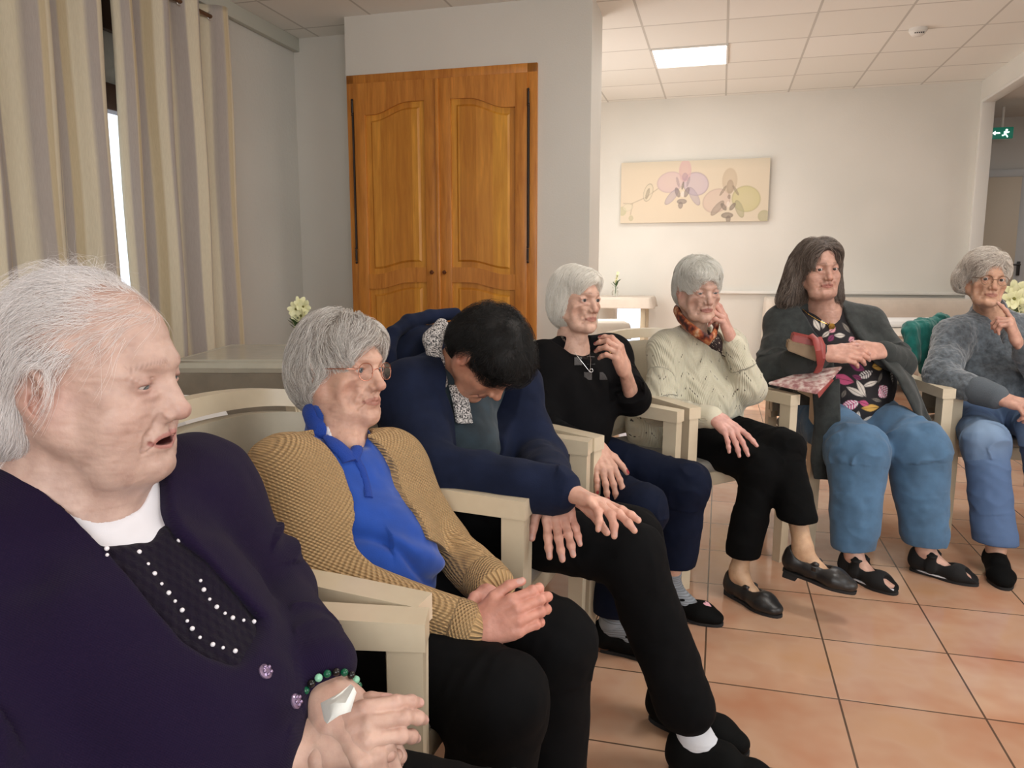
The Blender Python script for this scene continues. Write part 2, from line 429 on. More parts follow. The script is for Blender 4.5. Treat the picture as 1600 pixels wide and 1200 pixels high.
    for e in ec:
        x = np.sign(e[0])
        f.ell(e, (.0150, .0142, .0142), k=.005)
        f.cone(e+V3(-x*.012, .012, .0075), e+V3(x*.014, .006, .0060), .0016, .0022, k=.005)   # upper lid fold
        h = .0066*lid+.0003
        f.ell(e+V3(0, .0135, -.0012-.0022*(1-lid)), (.0132, .0128, h), k=.0015, mode='-')
        f.cone(e+V3(-x*.011, .0125, .0058+.002*lid), e+V3(x*.012, .008, .0050+.002*lid), .0005, .0005, k=.003, mode='-')
    # ears
    for x in (-1, 1):
        Re = rotm(x*-22, -12, 0); c = V3(x*.0745, -.012, -.014); r = .98*ear
        Re = np.array([[x, 0, 0], [0, 1, 0], [0, 0, 1]])@rotm(-24, 0, 0)@rotm(0, 0, 8)@rotm(0, -10, 0)
        f.ell(c, (.0055, .0175*r, .031*r), Re, k=.006)
        f.ell(c+Re@V3(0, .004, -.026)*r, (.0055, .0105*r, .0135*r), Re, k=.006)
        f.ell(c+Re@V3(.006, .0035, -.004), (.0055, .0085, .0135), Re, k=.004, mode='-')
        f.ell(c+Re@V3(.0065, .000, .014), (.0035, .0105, .0095), Re, k=.004, mode='-')
        rim = [c+Re@V3(.0035, .0165*math.sin(t)*r, .029*math.cos(t)*r) for t in np.linspace(.9, -3.6, 10)]
        for p, q in zip(rim, rim[1:]): f.cone(p, q, .0027, .0025, k=.003)
        f.ell(c+Re@V3(.003, .014, -.006), (.004, .004, .006), Re, k=.003)
    # neck
    f.cone((0, -.022, -.045), neck, neck_r[0], neck_r[1], k=.022)
    f.cone((0, .03, -.10), neck+V3(0, .015, 0), .022+.012*fat, .03, k=.03)
    if age > .5:
        for x in (-1, 1):
            f.cone((x*.058, -.03, -.055), neck+V3(x*.016, .038, -.0), .009, .008, k=.016)
            f.cone((x*.012, .052, -.100), neck+V3(x*.010, .048, .02), .004, .004, k=.012)
    if chest is not None:
        for i in range(len(chest)): f.cone(neck, chest[i], neck_r[1], .05, k=.05)
    Vv, Q = f.mesh(); Vv = relax(Vv, Q, 1, .4)
    N = vnorm(Vv, Q)
    Vv = Vv+N*(fbm(Vv*42, 2, 3)*.0007*age+fbm(Vv*V3(60, 60, 190), 2, 9)*.0004*age)[:, None]
    x, y, z = np.abs(Vv[:, 0]), Vv[:, 1], Vv[:, 2]
    col = np.tile(np.array(S2L(skin)), (len(Vv), 1))
    G = lambda cx, cy, cz, r: np.exp(-((x-cx)**2+(y-cy)**2+(z-cz)**2)/r**2)
    red = tuple(int(v) for v in np.array(skin)*(.96, .86, .85))
    col = blend(col, .35*G(.042, .062, -.038, .022), red); col = blend(col, .7*G(0, .116, -.036, .015), red)
    col = blend(col, .8*G(.075, -.01, -.02, .03), red)
    col = blend(col, .45*G(.032, .085, -.004, .014), tuple(int(v) for v in np.array(skin)*(.84, .70, .70)))
    spots = fbm(Vv*110, 2, 21); col = blend(col, .14*age*np.clip((spots-.62)*4, 0, 1)*(y < .11), tuple(int(v) for v in np.array(skin)*(.78, .66, .60)))
    zm = (zu+zl)/2
    wl = np.clip(1.25-((x/.0245)**2+((z-zm)/(.0085+.004*mouth))**2), 0, 1)*4*(y > .078); col = blend(col, np.clip(wl, 0, .85), lip)
    if mouth > 0: col = blend(col, np.clip(1-((x/.020)**2+((z-zm)/(.005+.004*mouth))**2), 0, 1)*6*(y < .0925)*(y > .03), (70, 22, 22))
    bz = .0235+.002*np.sin(x*90)-np.clip(x-.03, 0, 1)*.25
    wb = np.exp(-((z-bz)/.0030)**2)*(x > .012)*(x < .047)*(y > .05); col = blend(col, wb*browa*(.6+.4*np.sin(x*2200+z*900)), brow)
    for e in ec: col = blend(col, .5*np.exp(-(((x-abs(e[0]))/.0125)**2+((z-e[2]-.0012+.003*(1-lid))/.0028)**2)**2)*(y > .07), tuple(int(v) for v in np.array(skin)*(.62, .48, .48)))
    P['hf'] = f; P['L'] = L; P['Wd'] = Wd; P['s'] = s; P['M'] = M; P['o'] = o
    P['body'].append((Wd(Vv), Q, col))
    if eyes:
        for e in ec:
            n1, n2 = 40, 28; th = np.linspace(0, math.pi, n2); ph = np.linspace(0, 2*math.pi, n1, endpoint=False)
            T, Ph = np.meshgrid(th, ph, indexing='ij'); g = nrm(V3(*P.get('gaze', (0, 1, -.05))))
            base = np.stack([np.sin(T)*np.cos(Ph), np.cos(T), np.sin(T)*np.sin(Ph)], -1).reshape(-1, 3)
            u = nrm(np.cross(g, V3(0, 0, 1))); w = np.cross(u, g)
            pts = base[:, :1]*u+base[:, 1:2]*g+base[:, 2:]*w
            ang = np.degrees(np.arccos(np.clip(base[:, 1], -1, 1)))
            c = np.tile(np.array(S2L((182, 172, 166))), (len(pts), 1)); c[ang < 30] = S2L(iris); c[ang < 12] = S2L((12, 10, 10)); c[(ang > 24) & (ang < 28)] = S2L(tuple(int(v*.5) for v in iris))
            I = np.arange(n1*n2).reshape(n2, n1); q = np.stack([I[:-1], np.roll(I[:-1], -1, 1), np.roll(I[1:], -1, 1), I[1:]], -1).reshape(-1, 4)
            npmesh('eye', Wd(e+pts*.0126), q, MAT['eye'], P['root'], c)
    return P

HANDLEN = [(.026, .083, .041, .024, .020), (.007, .088, .045, .027, .021), (-.012, .084, .042, .025, .021), (-.029, .075, .033, .019, .018)]
def hand(P, w, d, n, side, s=1., curl=((.5, .6, .3),)*4, spread=0., thumb=(.8, .5, -.25, .3, .2), elbow=None, skin=None, nail=(205, 165, 155), vx=.0018, fr=(.026, .036), tissue=0., knuck=1., bend=None, palm=1.):
    """w wrist, d towards the knuckles, n out of the back of the hand, side 'L' or 'R'; s scale"""
    w = np.asarray(w, float); d = nrm(d); n = np.asarray(n, float); n = nrm(n-d*(n@d)); skin = skin or P['skin']
    t = np.cross(n, d) if side == 'R' else np.cross(d, n)      # towards the thumb
    t = nrm(t)
    Pt = lambda a, b, c=0: w+s*(a*d+b*t+c*n)
    segs = []; nails = []
    curl = list(curl)*(4 if len(curl) == 1 else 1)
    prim = []
    for i, (lt, fw, l1, l2, l3) in enumerate(HANDLEN):
        k0 = Pt(fw, lt*palm, .002-.003*(i == 3)); a = spread*(1.0, .3, -.35, -1.0)[i]
        dirx = d*math.cos(a)+t*math.sin(a); ax = dirx; p = k0; an = 0; r = [.0098, .0088, .0080, .0066]
        if i == 3: r = [v*.88 for v in r]
        prim.append(('palm', Pt(.004, lt*.62, 0), k0, .0125, .0098))
        prim.append(('ten', Pt(.015, lt*.5, .0085), k0+s*n*.0035, .0022, .0028))
        for j, l in enumerate((l1, l2, l3)):
            an += curl[i][j]; v = dirx*math.cos(an)-n*math.sin(an); q = p+s*l*v
            prim.append(('f%d' % i, p, q, r[j], r[j+1]))
            if knuck and j < 2: prim.append(('kn', q, q, r[j+1]*1.07, r[j+1]*1.07))
            p = q
        nn = dirx*math.sin(an)+n*math.cos(an)
        nails.append((p+s*(nn*.0052-v*.0030), v, nn, .0052 if i < 3 else .0045))
    ta, tb, tc, c1, c2 = thumb
    m0 = Pt(.016, .020, -.006); v = nrm(d*ta+t*tb+n*tc); m1 = m0+s*.042*v
    side2 = nrm(np.cross(v, n)); bendax = nrm(d*.5-t*.6-n*.5)
    v2 = nrm(v*math.cos(c1)+bendax*math.sin(c1)); m2 = m1+s*.033*v2; v3 = nrm(v2*math.cos(c2)+bendax*math.sin(c2)); m3 = m2+s*.024*v3
    prim += [('palm', m0, m1, .0150, .0118), ('f4', m1, m2, .0108, .0092), ('f4', m2, m3, .0092, .0076), ('palm', m0, Pt(.07, .01, -.006), .0125, .009)]
    tn = nrm(n-v3*(n@v3)+t*.3); nails.append((m3+s*(tn*.0066-v3*.002), v3, tn, .0062))
    prim.append(('palm', Pt(.012, -.016, -.006), Pt(.06, -.026, -.006), .0125, .0105))
    el = w-d*.09 if elbow is None else np.asarray(elbow, float)
    pts = np.array([q for p_ in prim for q in p_[1:3]]+[w+(el-w)*min(1, .14/np.linalg.norm(el-w))])
    f = Fld(pts.min(0)-.03*s, pts.max(0)+.03*s, vx)
    ed = nrm(el-w); ee = w+ed*min(.13, np.linalg.norm(el-w))
    f.cone(w+d*.004, ee, fr[0]*s, fr[1]*s, k=.01, flat=(n, .74))
    for nm, a, b, ra, rb in prim:
        if nm == 'palm': f.cone(a, b, ra*s, rb*s, k=.014*s, flat=None)
    f.cone(Pt(0, 0, 0), Pt(.02, 0, 0), .024*s, .026*s, k=.016*s, flat=(n, .62))
    for nm, a, b, ra, rb in prim:
        if nm == 'ten': f.cone(a, b, ra*s, rb*s, k=.010*s)
    F0 = f.F.copy(); fing = {}
    for nm, a, b, ra, rb in prim:
        if nm[0] == 'f': f.cone(a, b, ra*s, rb*s, k=.0045*s)
        if nm == 'kn': f.cone(a, b, ra*s, rb*s, k=.003*s)
    for c, v, nn, r in nails:        # nail bed: slight flat
        pass
    Vv, Q = f.mesh(); N = vnorm(Vv, Q); Vv = Vv+N*(fbm(Vv*90, 2, 5)*.0005)[:, None]
    col = np.tile(np.array(S2L(skin)), (len(Vv), 1))
    red = tuple(int(v) for v in np.array(skin)*(.97, .86, .85))
    for nm, a, b, ra, rb in prim:
        if nm in ('kn',): col = blend(col, .45*np.exp(-((Vv-a)**2).sum(1)/(.010*s)**2), red)
    col = blend(col, .25*np.clip(fbm(Vv*60, 2, 8)*1.5, 0, 1), tuple(int(v) for v in np.array(skin)*(.82, .70, .68)))
    for c, v, nn, r in nails:
        q = (Vv-c)/s; a = q@v; b = q@np.cross(nn, v); e = (a/(r*1.25))**2+(b/r)**2
        col = blend(col, np.clip((1.15-e)*5, 0, 1)*((q@nn) > -.0032)*.95, nail)
        col = blend(col, .7*np.exp(-((e-1.2)/.25)**2)*(np.abs(q@nn) < .004), red)
    P['body'].append((Vv, Q, col))
    return dict(w=w, d=d, n=n, t=t, pt=Pt, nails=nails, thumb=(m1, m2, m3))

def hairmat(name, cols, rough=.55, spec=.35):
    """strand colour varies from strand to strand"""
    m = bpy.data.materials.new(name); m.use_nodes = True; nt = m.node_tree; b = nt.nodes['Principled BSDF']; b.inputs['Roughness'].default_value = rough
    b.inputs['Specular IOR Level'].default_value = spec
    hi = nt.nodes.new('ShaderNodeHairInfo'); st = [(i/(len(cols)-1), c) for i, c in enumerate(cols)]
    nt.links.new(ramp(nt, hi.outputs['Random'], st), b.inputs['Base Color']); return m
def capmat(name, cols, scale=(60, 60, 14)):
    def f(nt, b):
        co = coords(nt, scale, 'Object'); nz = noise(nt, co, 1.6, 5, .6)
        nt.links.new(ramp(nt, nz, [(.3, cols[0]), (.5, cols[len(cols)//2]), (.7, cols[-1])]), b.inputs['Base Color'])
        bump(nt, b, nz, .5, .002)
    return mat(name, cols[0], .7, nodes=f)
def trace(f, roots, comb, steps, ln, lift=0., grav=.15, seed=1, jit=.25, keep=.0015, clump=.55):
    """strands walking over the field f from the roots along comb(P); returns (n, steps, 3)"""
    rng = np.random.RandomState(seed); P_ = roots.copy(); n = len(P_); out = [P_.copy()]; ln = ln*np.ones(n)
    jv = rng.normal(size=(n, 3))*jit; off = keep+lift*rng.rand(n); prev = None
    for i in range(steps-1):
        g = f.grad(P_); c = comb(P_)+jv+V3(0, 0, -grav)+clump*np.stack([vnoise(P_*45, 3), vnoise(P_*45, 17), vnoise(P_*45, 29)], 1)
        c = c-g*(c*g).sum(1, keepdims=True); c = c/(np.linalg.norm(c, axis=1, keepdims=True)+1e-9)
        if prev is not None: c = prev*.55+c*.45; c = c/(np.linalg.norm(c, axis=1, keepdims=True)+1e-9)
        prev = c; P_ = P_+c*(ln/(steps-1))[:, None]
        d = f.samp(P_); g = f.grad(P_); want = off*min(1, (i+1)/3)
        P_ = P_+g*(np.clip(want-d, -.006, .012))[:, None]; out.append(P_.copy())
    return np.stack(out, 1)
def strands(name, S, rad, mat_, parent, tip=.4):
    """S (n, k, 3) in room coordinates"""
    n, k, _ = S.shape; hc = bpy.data.hair_curves.new(name); hc.add_curves([k]*n)
    hc.position_data.foreach_set('vector', (S-origin_of(parent)).astype(np.float32).ravel())
    r = np.linspace(1, tip, k)[None, :]*np.asarray(rad).reshape(-1, 1)*np.ones((n, k))
    at = hc.attributes.get('radius') or hc.attributes.new('radius', 'FLOAT', 'POINT'); at.data.foreach_set('value', r.astype(np.float32).ravel())
    hc.materials.append(mat_); o = bpy.data.objects.new(name, hc); COLL.objects.link(o); o.parent = parent; return o
def finish_body(P):
    Vs = []; Qs = []; Cs = []; o = 0
    for v, q, c in P['body']:
        Vs.append(v); Qs.append(q+o); Cs.append(c); o += len(v)
    return npmesh('body', np.concatenate(Vs), np.concatenate(Qs), MAT['skin'], P['root'], np.concatenate(Cs))
def limb_uv(Vv, bones, torso_o, fwd, skip_t=False):
    """garment coordinates: along / round each limb bone, and up / across on the trunk"""
    right = nrm(np.cross(fwd, V3(0, 0, 1))); n = len(Vv)
    best = np.full(n, .9e9); UV = np.stack([(Vv-torso_o)[:, 2], (Vv-torso_o)@right, np.zeros(n)], 1); s0 = 0; idb = np.full(n, -1)
    ang = np.zeros(n); tt = np.zeros(n)
    for i, (a, b, r, s0) in enumerate(bones):
        a = np.asarray(a, float); b = np.asarray(b, float); ab = b-a; L_ = np.linalg.norm(ab); t = np.clip((Vv-a)@ab/L_**2, 0, 1)
        q = Vv-a-t[:, None]*ab; d = np.linalg.norm(q, axis=1)-r
        ax = ab/L_; e1 = nrm(np.cross(ax, fwd+V3(.01, .02, .03))); e2 = np.cross(ax, e1)
        th = np.arctan2(q@e2, q@e1)
        m = d < best; best = np.where(m, d, best)
        mm = m & (d < .012)
        UV[mm] = np.stack([s0+t*L_, th*r, np.zeros(n)], 1)[mm]; idb[mm] = i; ang[mm] = th[mm]; tt[mm] = s0+(t*L_)[mm]
    return UV, idb, ang, tt
# ---------------------------------------------------------------- bodies and clothes
def run_ops(ops, vx, pad=.03):
    pts = []
    for o in ops:
        if o[0] == 'c': r = max(o[3], o[4]); pts += [np.asarray(o[1])-r, np.asarray(o[1])+r, np.asarray(o[2])-r, np.asarray(o[2])+r]
        if o[0] == 'e': r = np.max(o[2]); pts += [np.asarray(o[1])-r, np.asarray(o[1])+r]
    pts = np.array(pts); f = Fld(pts.min(0)-pad, pts.max(0)+pad, vx)
    for o in ops:
        t = o[0]
        if t in ('c', '-c'):
            f.cone(o[1], o[2], o[3], o[4], k=o[5] if len(o) > 5 else .02, mode='+' if t == 'c' else '-', flat=o[6] if len(o) > 6 else None)
        elif t in ('e', '-e'): f.ell(o[1], o[2], o[3], k=o[4] if len(o) > 4 else .03, mode='+' if t == 'e' else '-')
        elif t == 'p': f.plane(o[1], o[2], o[3] if len(o) > 3 else .002)
        elif t == 'sc': f.slab_cut(o[1], o[2], o[3], o[4], o[5] if len(o) > 5 else .002)
        elif t == 'fn': o[1](f)
    return f
def frame(J):
    up = nrm(J['N']-J['H']); F = nrm(J['F']-up*(J['F']@up)); R = np.cross(F, up); return np.stack([R, F, up], 1)
def trunk(J, off=0., rs=None, girdle=True, rn=None):
    rs = J.get('rs', .05) if rs is None else rs; rn = J.get('rn', .042) if rn is None else rn
    M = frame(J); H, N, C, B = J['H'], J['N'], J['C'], J['B']; hw, hd, hh = J['hip']; cw, cd, chh = J['chest']; bw, bd, bh = J['belly']
    o = [('e', H, (hw+off, hd+off, hh+off), M, .05), ('e', B, (bw+off, bd+off, bh+off), M, .06), ('e', C, (cw+off, cd+off, chh+off), M, .06)]
    for s in (-1, 1):
        if 'bust' in J: q = J['bust']; o.append(('e', C+M@V3(s*q[0], q[1], q[2]), (q[3]+off,)*3, M, .05))
    if girdle:
        o += [('c', J['SR'], J['SL'], rs+off, rs+off, .06), ('c', N-M@V3(0, .01, .015), J['SR'], rn+off, rs+off, J.get('kg', .05)), ('c', N-M@V3(0, .01, .015), J['SL'], rn+off, rs+off, J.get('kg', .05))]
    return o
def arms(J, off=0., sides='RL', end=1., cuff=None):
    o = []; ua, ea, wa = J['arm']
    for s in sides:
        S, E, Wr = J['S'+s], J['E'+s], J['W'+s]; fe = E+(Wr-E)*(end if not isinstance(end, dict) else end[s])
        o += [('c', S, E, ua+off, ea+off, .05), ('c', E, fe, ea+off, wa+off, .02)]
    return o
def legs(J, off=0., end=(1., 1.), hem=None, sides='RL'):
    o = []; th, kn, an = J['leg']
    for s, e in zip('RL', end):
        if s not in sides: continue
        Hh, K, A = J['H'+s], J['K'+s], J['A'+s]; q = K+(A-K)*e
        hr = an+off if hem is None else hem
        o += [('c', Hh, K, th+off, kn+off, .05), ('c', K, q, kn+off*1.0, hr, .03)]
    return o
def bones(J, parts='arms'):
    ua, ea, wa = J['arm']; th, kn, an = J['leg']; b = []
    for s in 'RL':
        if parts == 'arms': b += [(J['S'+s], J['E'+s], ua, 0.), (J['E'+s], J['W'+s], (ea+wa)/2, float(np.linalg.norm(J['E'+s]-J['S'+s])))]
        else: b += [(J['H'+s], J['K'+s], th, 0.), (J['K'+s], J['A'+s], (kn+an)/2, float(np.linalg.norm(J['K'+s]-J['H'+s])))]
    return b
def garment(P, name, ops, vx, m, J, parts='arms', amp=.004, fr=14., ring=.004, cuff=.0, rl=2, seed=3, disp=None, paint=None, col=None, rw=.032, label=None, parent=None):
    f = run_ops(ops, vx); Vv, Q = f.mesh(); Vv = relax(Vv, Q, rl, .5); N = vnorm(Vv, Q)
    bs = bones(J, parts); UV, idb, ang, tt = limb_uv(Vv, bs, J['C'], J['F'])
    d = amp*fbm(Vv*fr, 3, seed)
    w = fbm(Vv*9, 2, seed+5)
    if ring > 0:
        for i in range(4):
            a, b, r, s0 = bs[i]; L_ = np.linalg.norm(np.asarray(b)-np.asarray(a)); m_ = idb == i
            je = abs(tt-(bs[i-(i % 2)][3]+np.linalg.norm(np.asarray(bs[i-(i % 2)][1])-np.asarray(bs[i-(i % 2)][0]))))
            e = np.exp(-(je/.08)**2)+.35
            d = d+m_*ring*e*(1-np.abs(np.sin(math.pi*tt/rw+1.3*np.sin(ang)+3.2*w)))*(.6+.6*vnoise(Vv*16, seed+2))
    if disp is not None: d = d+disp(Vv, N, UV, idb, ang, tt)
    Vv = Vv+N*d[:, None]
    c = paint(Vv, UV, idb, ang, tt) if paint is not None else col
    o = npmesh(name, Vv, Q, m, parent or P['root'], c, attrs={'UVW': UV}); P['f_'+name] = f
    if label: o['label'] = label
    return o
def foot_frame(J, s):
    A, T = J['A0'+s], J['T'+s]; sc_ = J.get('fs', 1.); tilt = J.get('tilt'+s); fl = nrm(T-A); d = nrm(V3(fl[0], fl[1], 0)) if tilt is None else nrm(tilt)
    u = nrm(V3(0, 0, 1)-d*d[2]); r = np.cross(d, u); base = T-u*.022
    if tilt is None: base[2] = 0.0
    h0 = base-d*.235*sc_; return (lambda a, b, c: h0+d*a*sc_+r*b*sc_+u*c*sc_), d, r, u, sc_
def inner_body(P, J, skin_legs=(0, 0), armr=.6, legr=.62):
    """the trunk and limbs under the clothes"""
    o = trunk(J, -.022, .035, rn=.040)
    ua, ea, wa = J['arm']; th, kn, an = J['leg']
    for s in 'RL':
        o += [('c', J['S'+s], J['E'+s], ua*armr, ea*armr, .02), ('c', J['E'+s], J['W'+s], ea*armr, .02, .02)]
        o += [('c', J['H'+s], J['K'+s], th*.78, kn*.7, .03), ('c', J['K'+s], J['A'+s], kn*legr, .030, .02), ('c', J['K'+s]+(J['A'+s]-J['K'+s])*.3-J['F']*.012, J['K'+s]+(J['A'+s]-J['K'+s])*.45-J['F']*.012, .042, .036, .03)]
        if ('T'+s) in J:
            Pt, d, r, u, sc_ = foot_frame(J, s)
            o += [('c', Pt(.05, 0, .10), Pt(.045, 0, .045), .030*sc_, .027*sc_, .02), ('c', Pt(.055, 0, .085), Pt(.105, 0, .046), .028*sc_, .025*sc_, .02), ('c', Pt(.105, 0, .044), Pt(.165, .002, .028), .025*sc_, .028*sc_, .02, (u, .62)), ('c', Pt(.165, 0, .026), Pt(.188, 0, .022), .027*sc_, .024*sc_, .02, (u, .5))]
            for j in range(5):
                b_ = (-.022+.011*j)*(1 if s == 'L' else -1); o.append(('c', Pt(.180, b_, .024), Pt(.212-abs(j-3.3)*.005, b_*1.05, .020), .0078*sc_, .0072*sc_, .003))
    f = run_ops(o, .005); Vv, Q = f.mesh(); Vv = relax(Vv, Q, 1, .5)
    P['body'].append((Vv, Q, np.tile(np.array(S2L(P.get('legskin', P['skin']))), (len(Vv), 1))))
def shoe(P, J, side, kind, m, name='shoe', parent=None, sole_m=None, vx=.003, label=None):
    """A ankle, T toe end; kinds: slip, jane, sandal"""
    Pt, d, r, u, sc = foot_frame(J, side)
    o = [('c', Pt(.035, 0, .045), Pt(.09, 0, .04), .036*sc, .034*sc, .02), ('c', Pt(.09, 0, .034), Pt(.165, 0, .030), .034*sc, .044*sc, .02, (u, .8)),
         ('c', Pt(.165, 0, .028), Pt(.205, 0, .022), .044*sc, .034*sc, .02, (u, .66)), ('c', Pt(.03, 0, .045), Pt(.028, 0, .07), .034*sc, .030*sc, .02)]
    if kind == 'slip':
        o += [('c', Pt(.045, 0, .06), Pt(.11, 0, .055), .037*sc, .036*sc, .02), ('-c', Pt(.052, 0, .12), Pt(.052, 0, .075), .033*sc, .028*sc, .004)]
    elif kind == 'jane':
        o += [('-c', Pt(.05, 0, .085), Pt(.130, 0, .068), .033*sc, .022*sc, .006), ('-c', Pt(.045, 0, .12), Pt(.045, 0, .085), .034*sc, .030*sc, .004)]
        for s in (-1, 1): o.append(('c', Pt(.105, s*.036, .03), Pt(.105, s*.022, .064), .011*sc, .010*sc, .004, (r, .35)))
        o.append(('c', Pt(.105, -.022, .065), Pt(.105, .022, .065), .011*sc, .011*sc, .006, (u, .35)))
    elif kind == 'sandal':
        o += [('-c', Pt(.05, 0, .09), Pt(.125, 0, .066), .035*sc, .027*sc, .004), ('-e', Pt(.218, .0, .040), (.036*sc, .026*sc, .028*sc), np.stack([d, r, u], 1), .003)]
        for s in (-1, 1): o.append(('c', Pt(.085, s*.042, .035), Pt(.082, s*.026, .078), .020*sc, .018*sc, .006, (r, .3)))
        o.append(('c', Pt(.082, -.026, .080), Pt(.082, .026, .080), .018*sc, .018*sc, .006, (u, .35)))
    o.append(('p', Pt(.1, 0, .002), -u))
    heel = .022 if kind == 'jane' else .0
    f = run_ops(o, vx); Vv, Q = f.mesh(); Vv = relax(Vv, Q, 1, .5)
    par = parent or P['root']
    ob = npmesh(name, Vv, Q, m, par)
    mb = MB(); n = 28; loop = []
    for i in range(n):
        t = 2*math.pi*i/n; a = .12+.119*math.cos(t); w = (.034+.011*math.exp(-((a-.17)/.06)**2)-.006*math.exp(-((a-.09)/.04)**2))*abs(math.sin(t))**.7*np.sign(math.sin(t))
        loop.append(Pt(a, w, .0))
    mb.prism(loop, u*.010*sc); so = mb.build('sole', sole_m or MAT['sole'], ob)
    pass
    if label: ob['label'] = label
    P['fshoe'] = f; P.setdefault('shoes', []).append((ob, Pt, d, r, u))
    return ob
def sock(P, J, s, r, m, top=.2):
    Pt, d, r_, u, sc_ = foot_frame(J, s); K, A = J['K'+s], J['A'+s]; q = A+(K-A)*top
    f = run_ops([('c', q, Pt(.05, 0, .095), r*1.05, r, .01), ('c', Pt(.05, 0, .095), Pt(.045, 0, .045), r, .029, .02), ('c', Pt(.055, 0, .087), Pt(.110, 0, .048), r*.97, .029, .02), ('c', Pt(.105, 0, .046), Pt(.16, 0, .030), .029, .030, .02, (u, .66)), ('p', q, nrm(K-A), .002)], .003)
    Vv, Q = f.mesh(); N = vnorm(Vv, Q); UV, _, _, _ = limb_uv(Vv, [(q, A, r, 0.)], A, d); return npmesh('sock', Vv+N*(.0006*np.sin(UV[:, 0]*700))[:, None], Q, m, P['root'], attrs={'UVW': UV})
def new_person(x, y, label, skin):
    P = dict(body=[], skin=skin); P['root'] = empty('person', (x, y, 0), label, 'person'); return P
def tube_obj(name, pts, rad, m, parent, closed=False, n=8, flat=None):
    b = MB(); b.tube(pts, rad, n=n, closed=closed, flat=flat); return b.build(name, m, parent)
def surf_pts(f, P0, D, n=40, step=.004):
    """walk points along direction D until they meet the field's surface"""
    P0 = np.asarray(P0, float).copy(); D = np.asarray(D, float)
    for _ in range(n*4):
        d = f.samp(P0); P0 = P0+D*np.clip(d, -.01, .02)[:, None]
    return P0
def pixray(px, py):
    a = W(px, py, 1.0)-V3(0, 0, CAMZ); return a/np.linalg.norm(a)
def first_of(fs, pxs, near, far, off=0.):
    hs = [on_surface(f, pxs, near, far, off) for f in fs]; ds = np.array([np.linalg.norm(h-V3(0, 0, CAMZ), axis=1) for h in hs]); i = ds.argmin(0)
    return np.array([hs[i[k]][k] for k in range(len(pxs))])
def on_surface(f, pxs, near, far, off=0.):
    """first point of the field's surface met on the sight lines through the given photo points"""
    out = []
    for px, py in pxs:
        d = pixray(px, py); t = np.linspace(near, far, 400); q = V3(0, 0, CAMZ)+t[:, None]*d; v = f.samp(q)
        v[~np.all((q > f.lo) & (q < f.lo+(f.n-1)*f.vx), 1)] = 1; i = np.argmax(v < 0) if (v < 0).any() else int(np.argmin(v)); out.append(V3(0, 0, CAMZ)+t[max(i, 0)]*d)
    out = np.array(out); g = f.grad(out); return out+g*off

def poly_sdf2(poly, X, Z):
    """signed distance (negative inside) of 2D points to a closed outline"""
    P_ = np.array(poly, float); n = len(P_); d = np.full(X.shape, 1e9); ins = np.zeros(X.shape, bool)
    for i in range(n):
        a = P_[i]; b = P_[(i+1) % n]; e = b-a; t = np.clip(((X-a[0])*e[0]+(Z-a[1])*e[1])/(e@e+1e-12), 0, 1)
        d = np.minimum(d, np.hypot(X-a[0]-t*e[0], Z-a[1]-t*e[1]))
        c = ((a[1] > Z) != (b[1] > Z)) & (X < (b[0]-a[0])*(Z-a[1])/(b[1]-a[1]+1e-15)+a[0]); ins ^= c
    return np.where(ins, -d, d)
def outline2(J, f, pxs, near, far):
    M = frame(J); out = []
    for px, py in pxs:
        d = pixray(px, py); t = np.linspace(near, far, 500); q = V3(0, 0, CAMZ)+t[:, None]*d; l = (q-J['C'])@M; v = f.samp(q); v[l[:, 1] < -.02] = 1
        ins = np.all((q > f.lo) & (q < f.lo+(f.n-1)*f.vx), 1) & (v < 0)
        if ins.any(): out.append(l[np.argmax(ins)][[0, 2]])
        else:
            yl = .06; i = np.argmin(np.abs(l[:, 1]-yl)); out.append(l[i][[0, 2]])
    return np.array(out)
def local2(J, pts):
    M = frame(J); q = (np.asarray(pts)-J['C'])@M; return q[:, [0, 2]]
def front_cut(J, pxs=None, near=.4, far=4., local=None, k=.005, raw=None, keep=False, back=False, ymin=-.005):
    """cut (or keep) the part of a garment's front inside an outline; outline points are spots on its own surface"""
    def apply(f):
        poly_ = local if local is not None else outline2(J, f, pxs, near, far)
        poly_ = np.array(poly_); g = .0025; lo = poly_.min(0)-.06; hi = poly_.max(0)+.06; nx, nz = np.ceil((hi-lo)/g).astype(int)+1
        T = poly_sdf2(poly_, lo[0]+g*np.arange(nx)[:, None]+np.zeros((1, nz)), lo[1]+g*np.arange(nz)[None, :]+np.zeros((nx, 1)))
        M = frame(J); C = J['C']
        def fn(X, Y, Z):
            x = (X-C[0])*M[0, 0]+(Y-C[1])*M[1, 0]+(Z-C[2])*M[2, 0]; y = (X-C[0])*M[0, 1]+(Y-C[1])*M[1, 1]+(Z-C[2])*M[2, 1]; z = (X-C[0])*M[0, 2]+(Y-C[1])*M[1, 2]+(Z-C[2])*M[2, 2]
            u = np.clip((x-lo[0])/g, 0, nx-1.01); v = np.clip((z-lo[1])/g, 0, nz-1.01); i = u.astype(int); j = v.astype(int); a = u-i; b = v-j
            d = T[i, j]*(1-a)*(1-b)+T[i+1, j]*a*(1-b)+T[i, j+1]*(1-a)*b+T[i+1, j+1]*a*b
            return np.maximum(d, y+0 if back else ymin-y)
        f.op(fn, f.lo, f.lo+f.n*f.vx, k, '&' if keep else '-')
    return ('fn', apply)
MAT = {}
MAT['skin'] = mat('skin', (205, 165, 145), .5, nodes=skin_nodes)
MAT['eye'] = mat('eye', (220, 220, 220), .15, nodes=lambda nt, b: colattr(nt, b))
MAT['sole'] = mat('shoe_sole', (26, 25, 26), .8)
MAT['gold'] = mat('gold', (214, 178, 96), .25, 1.0)
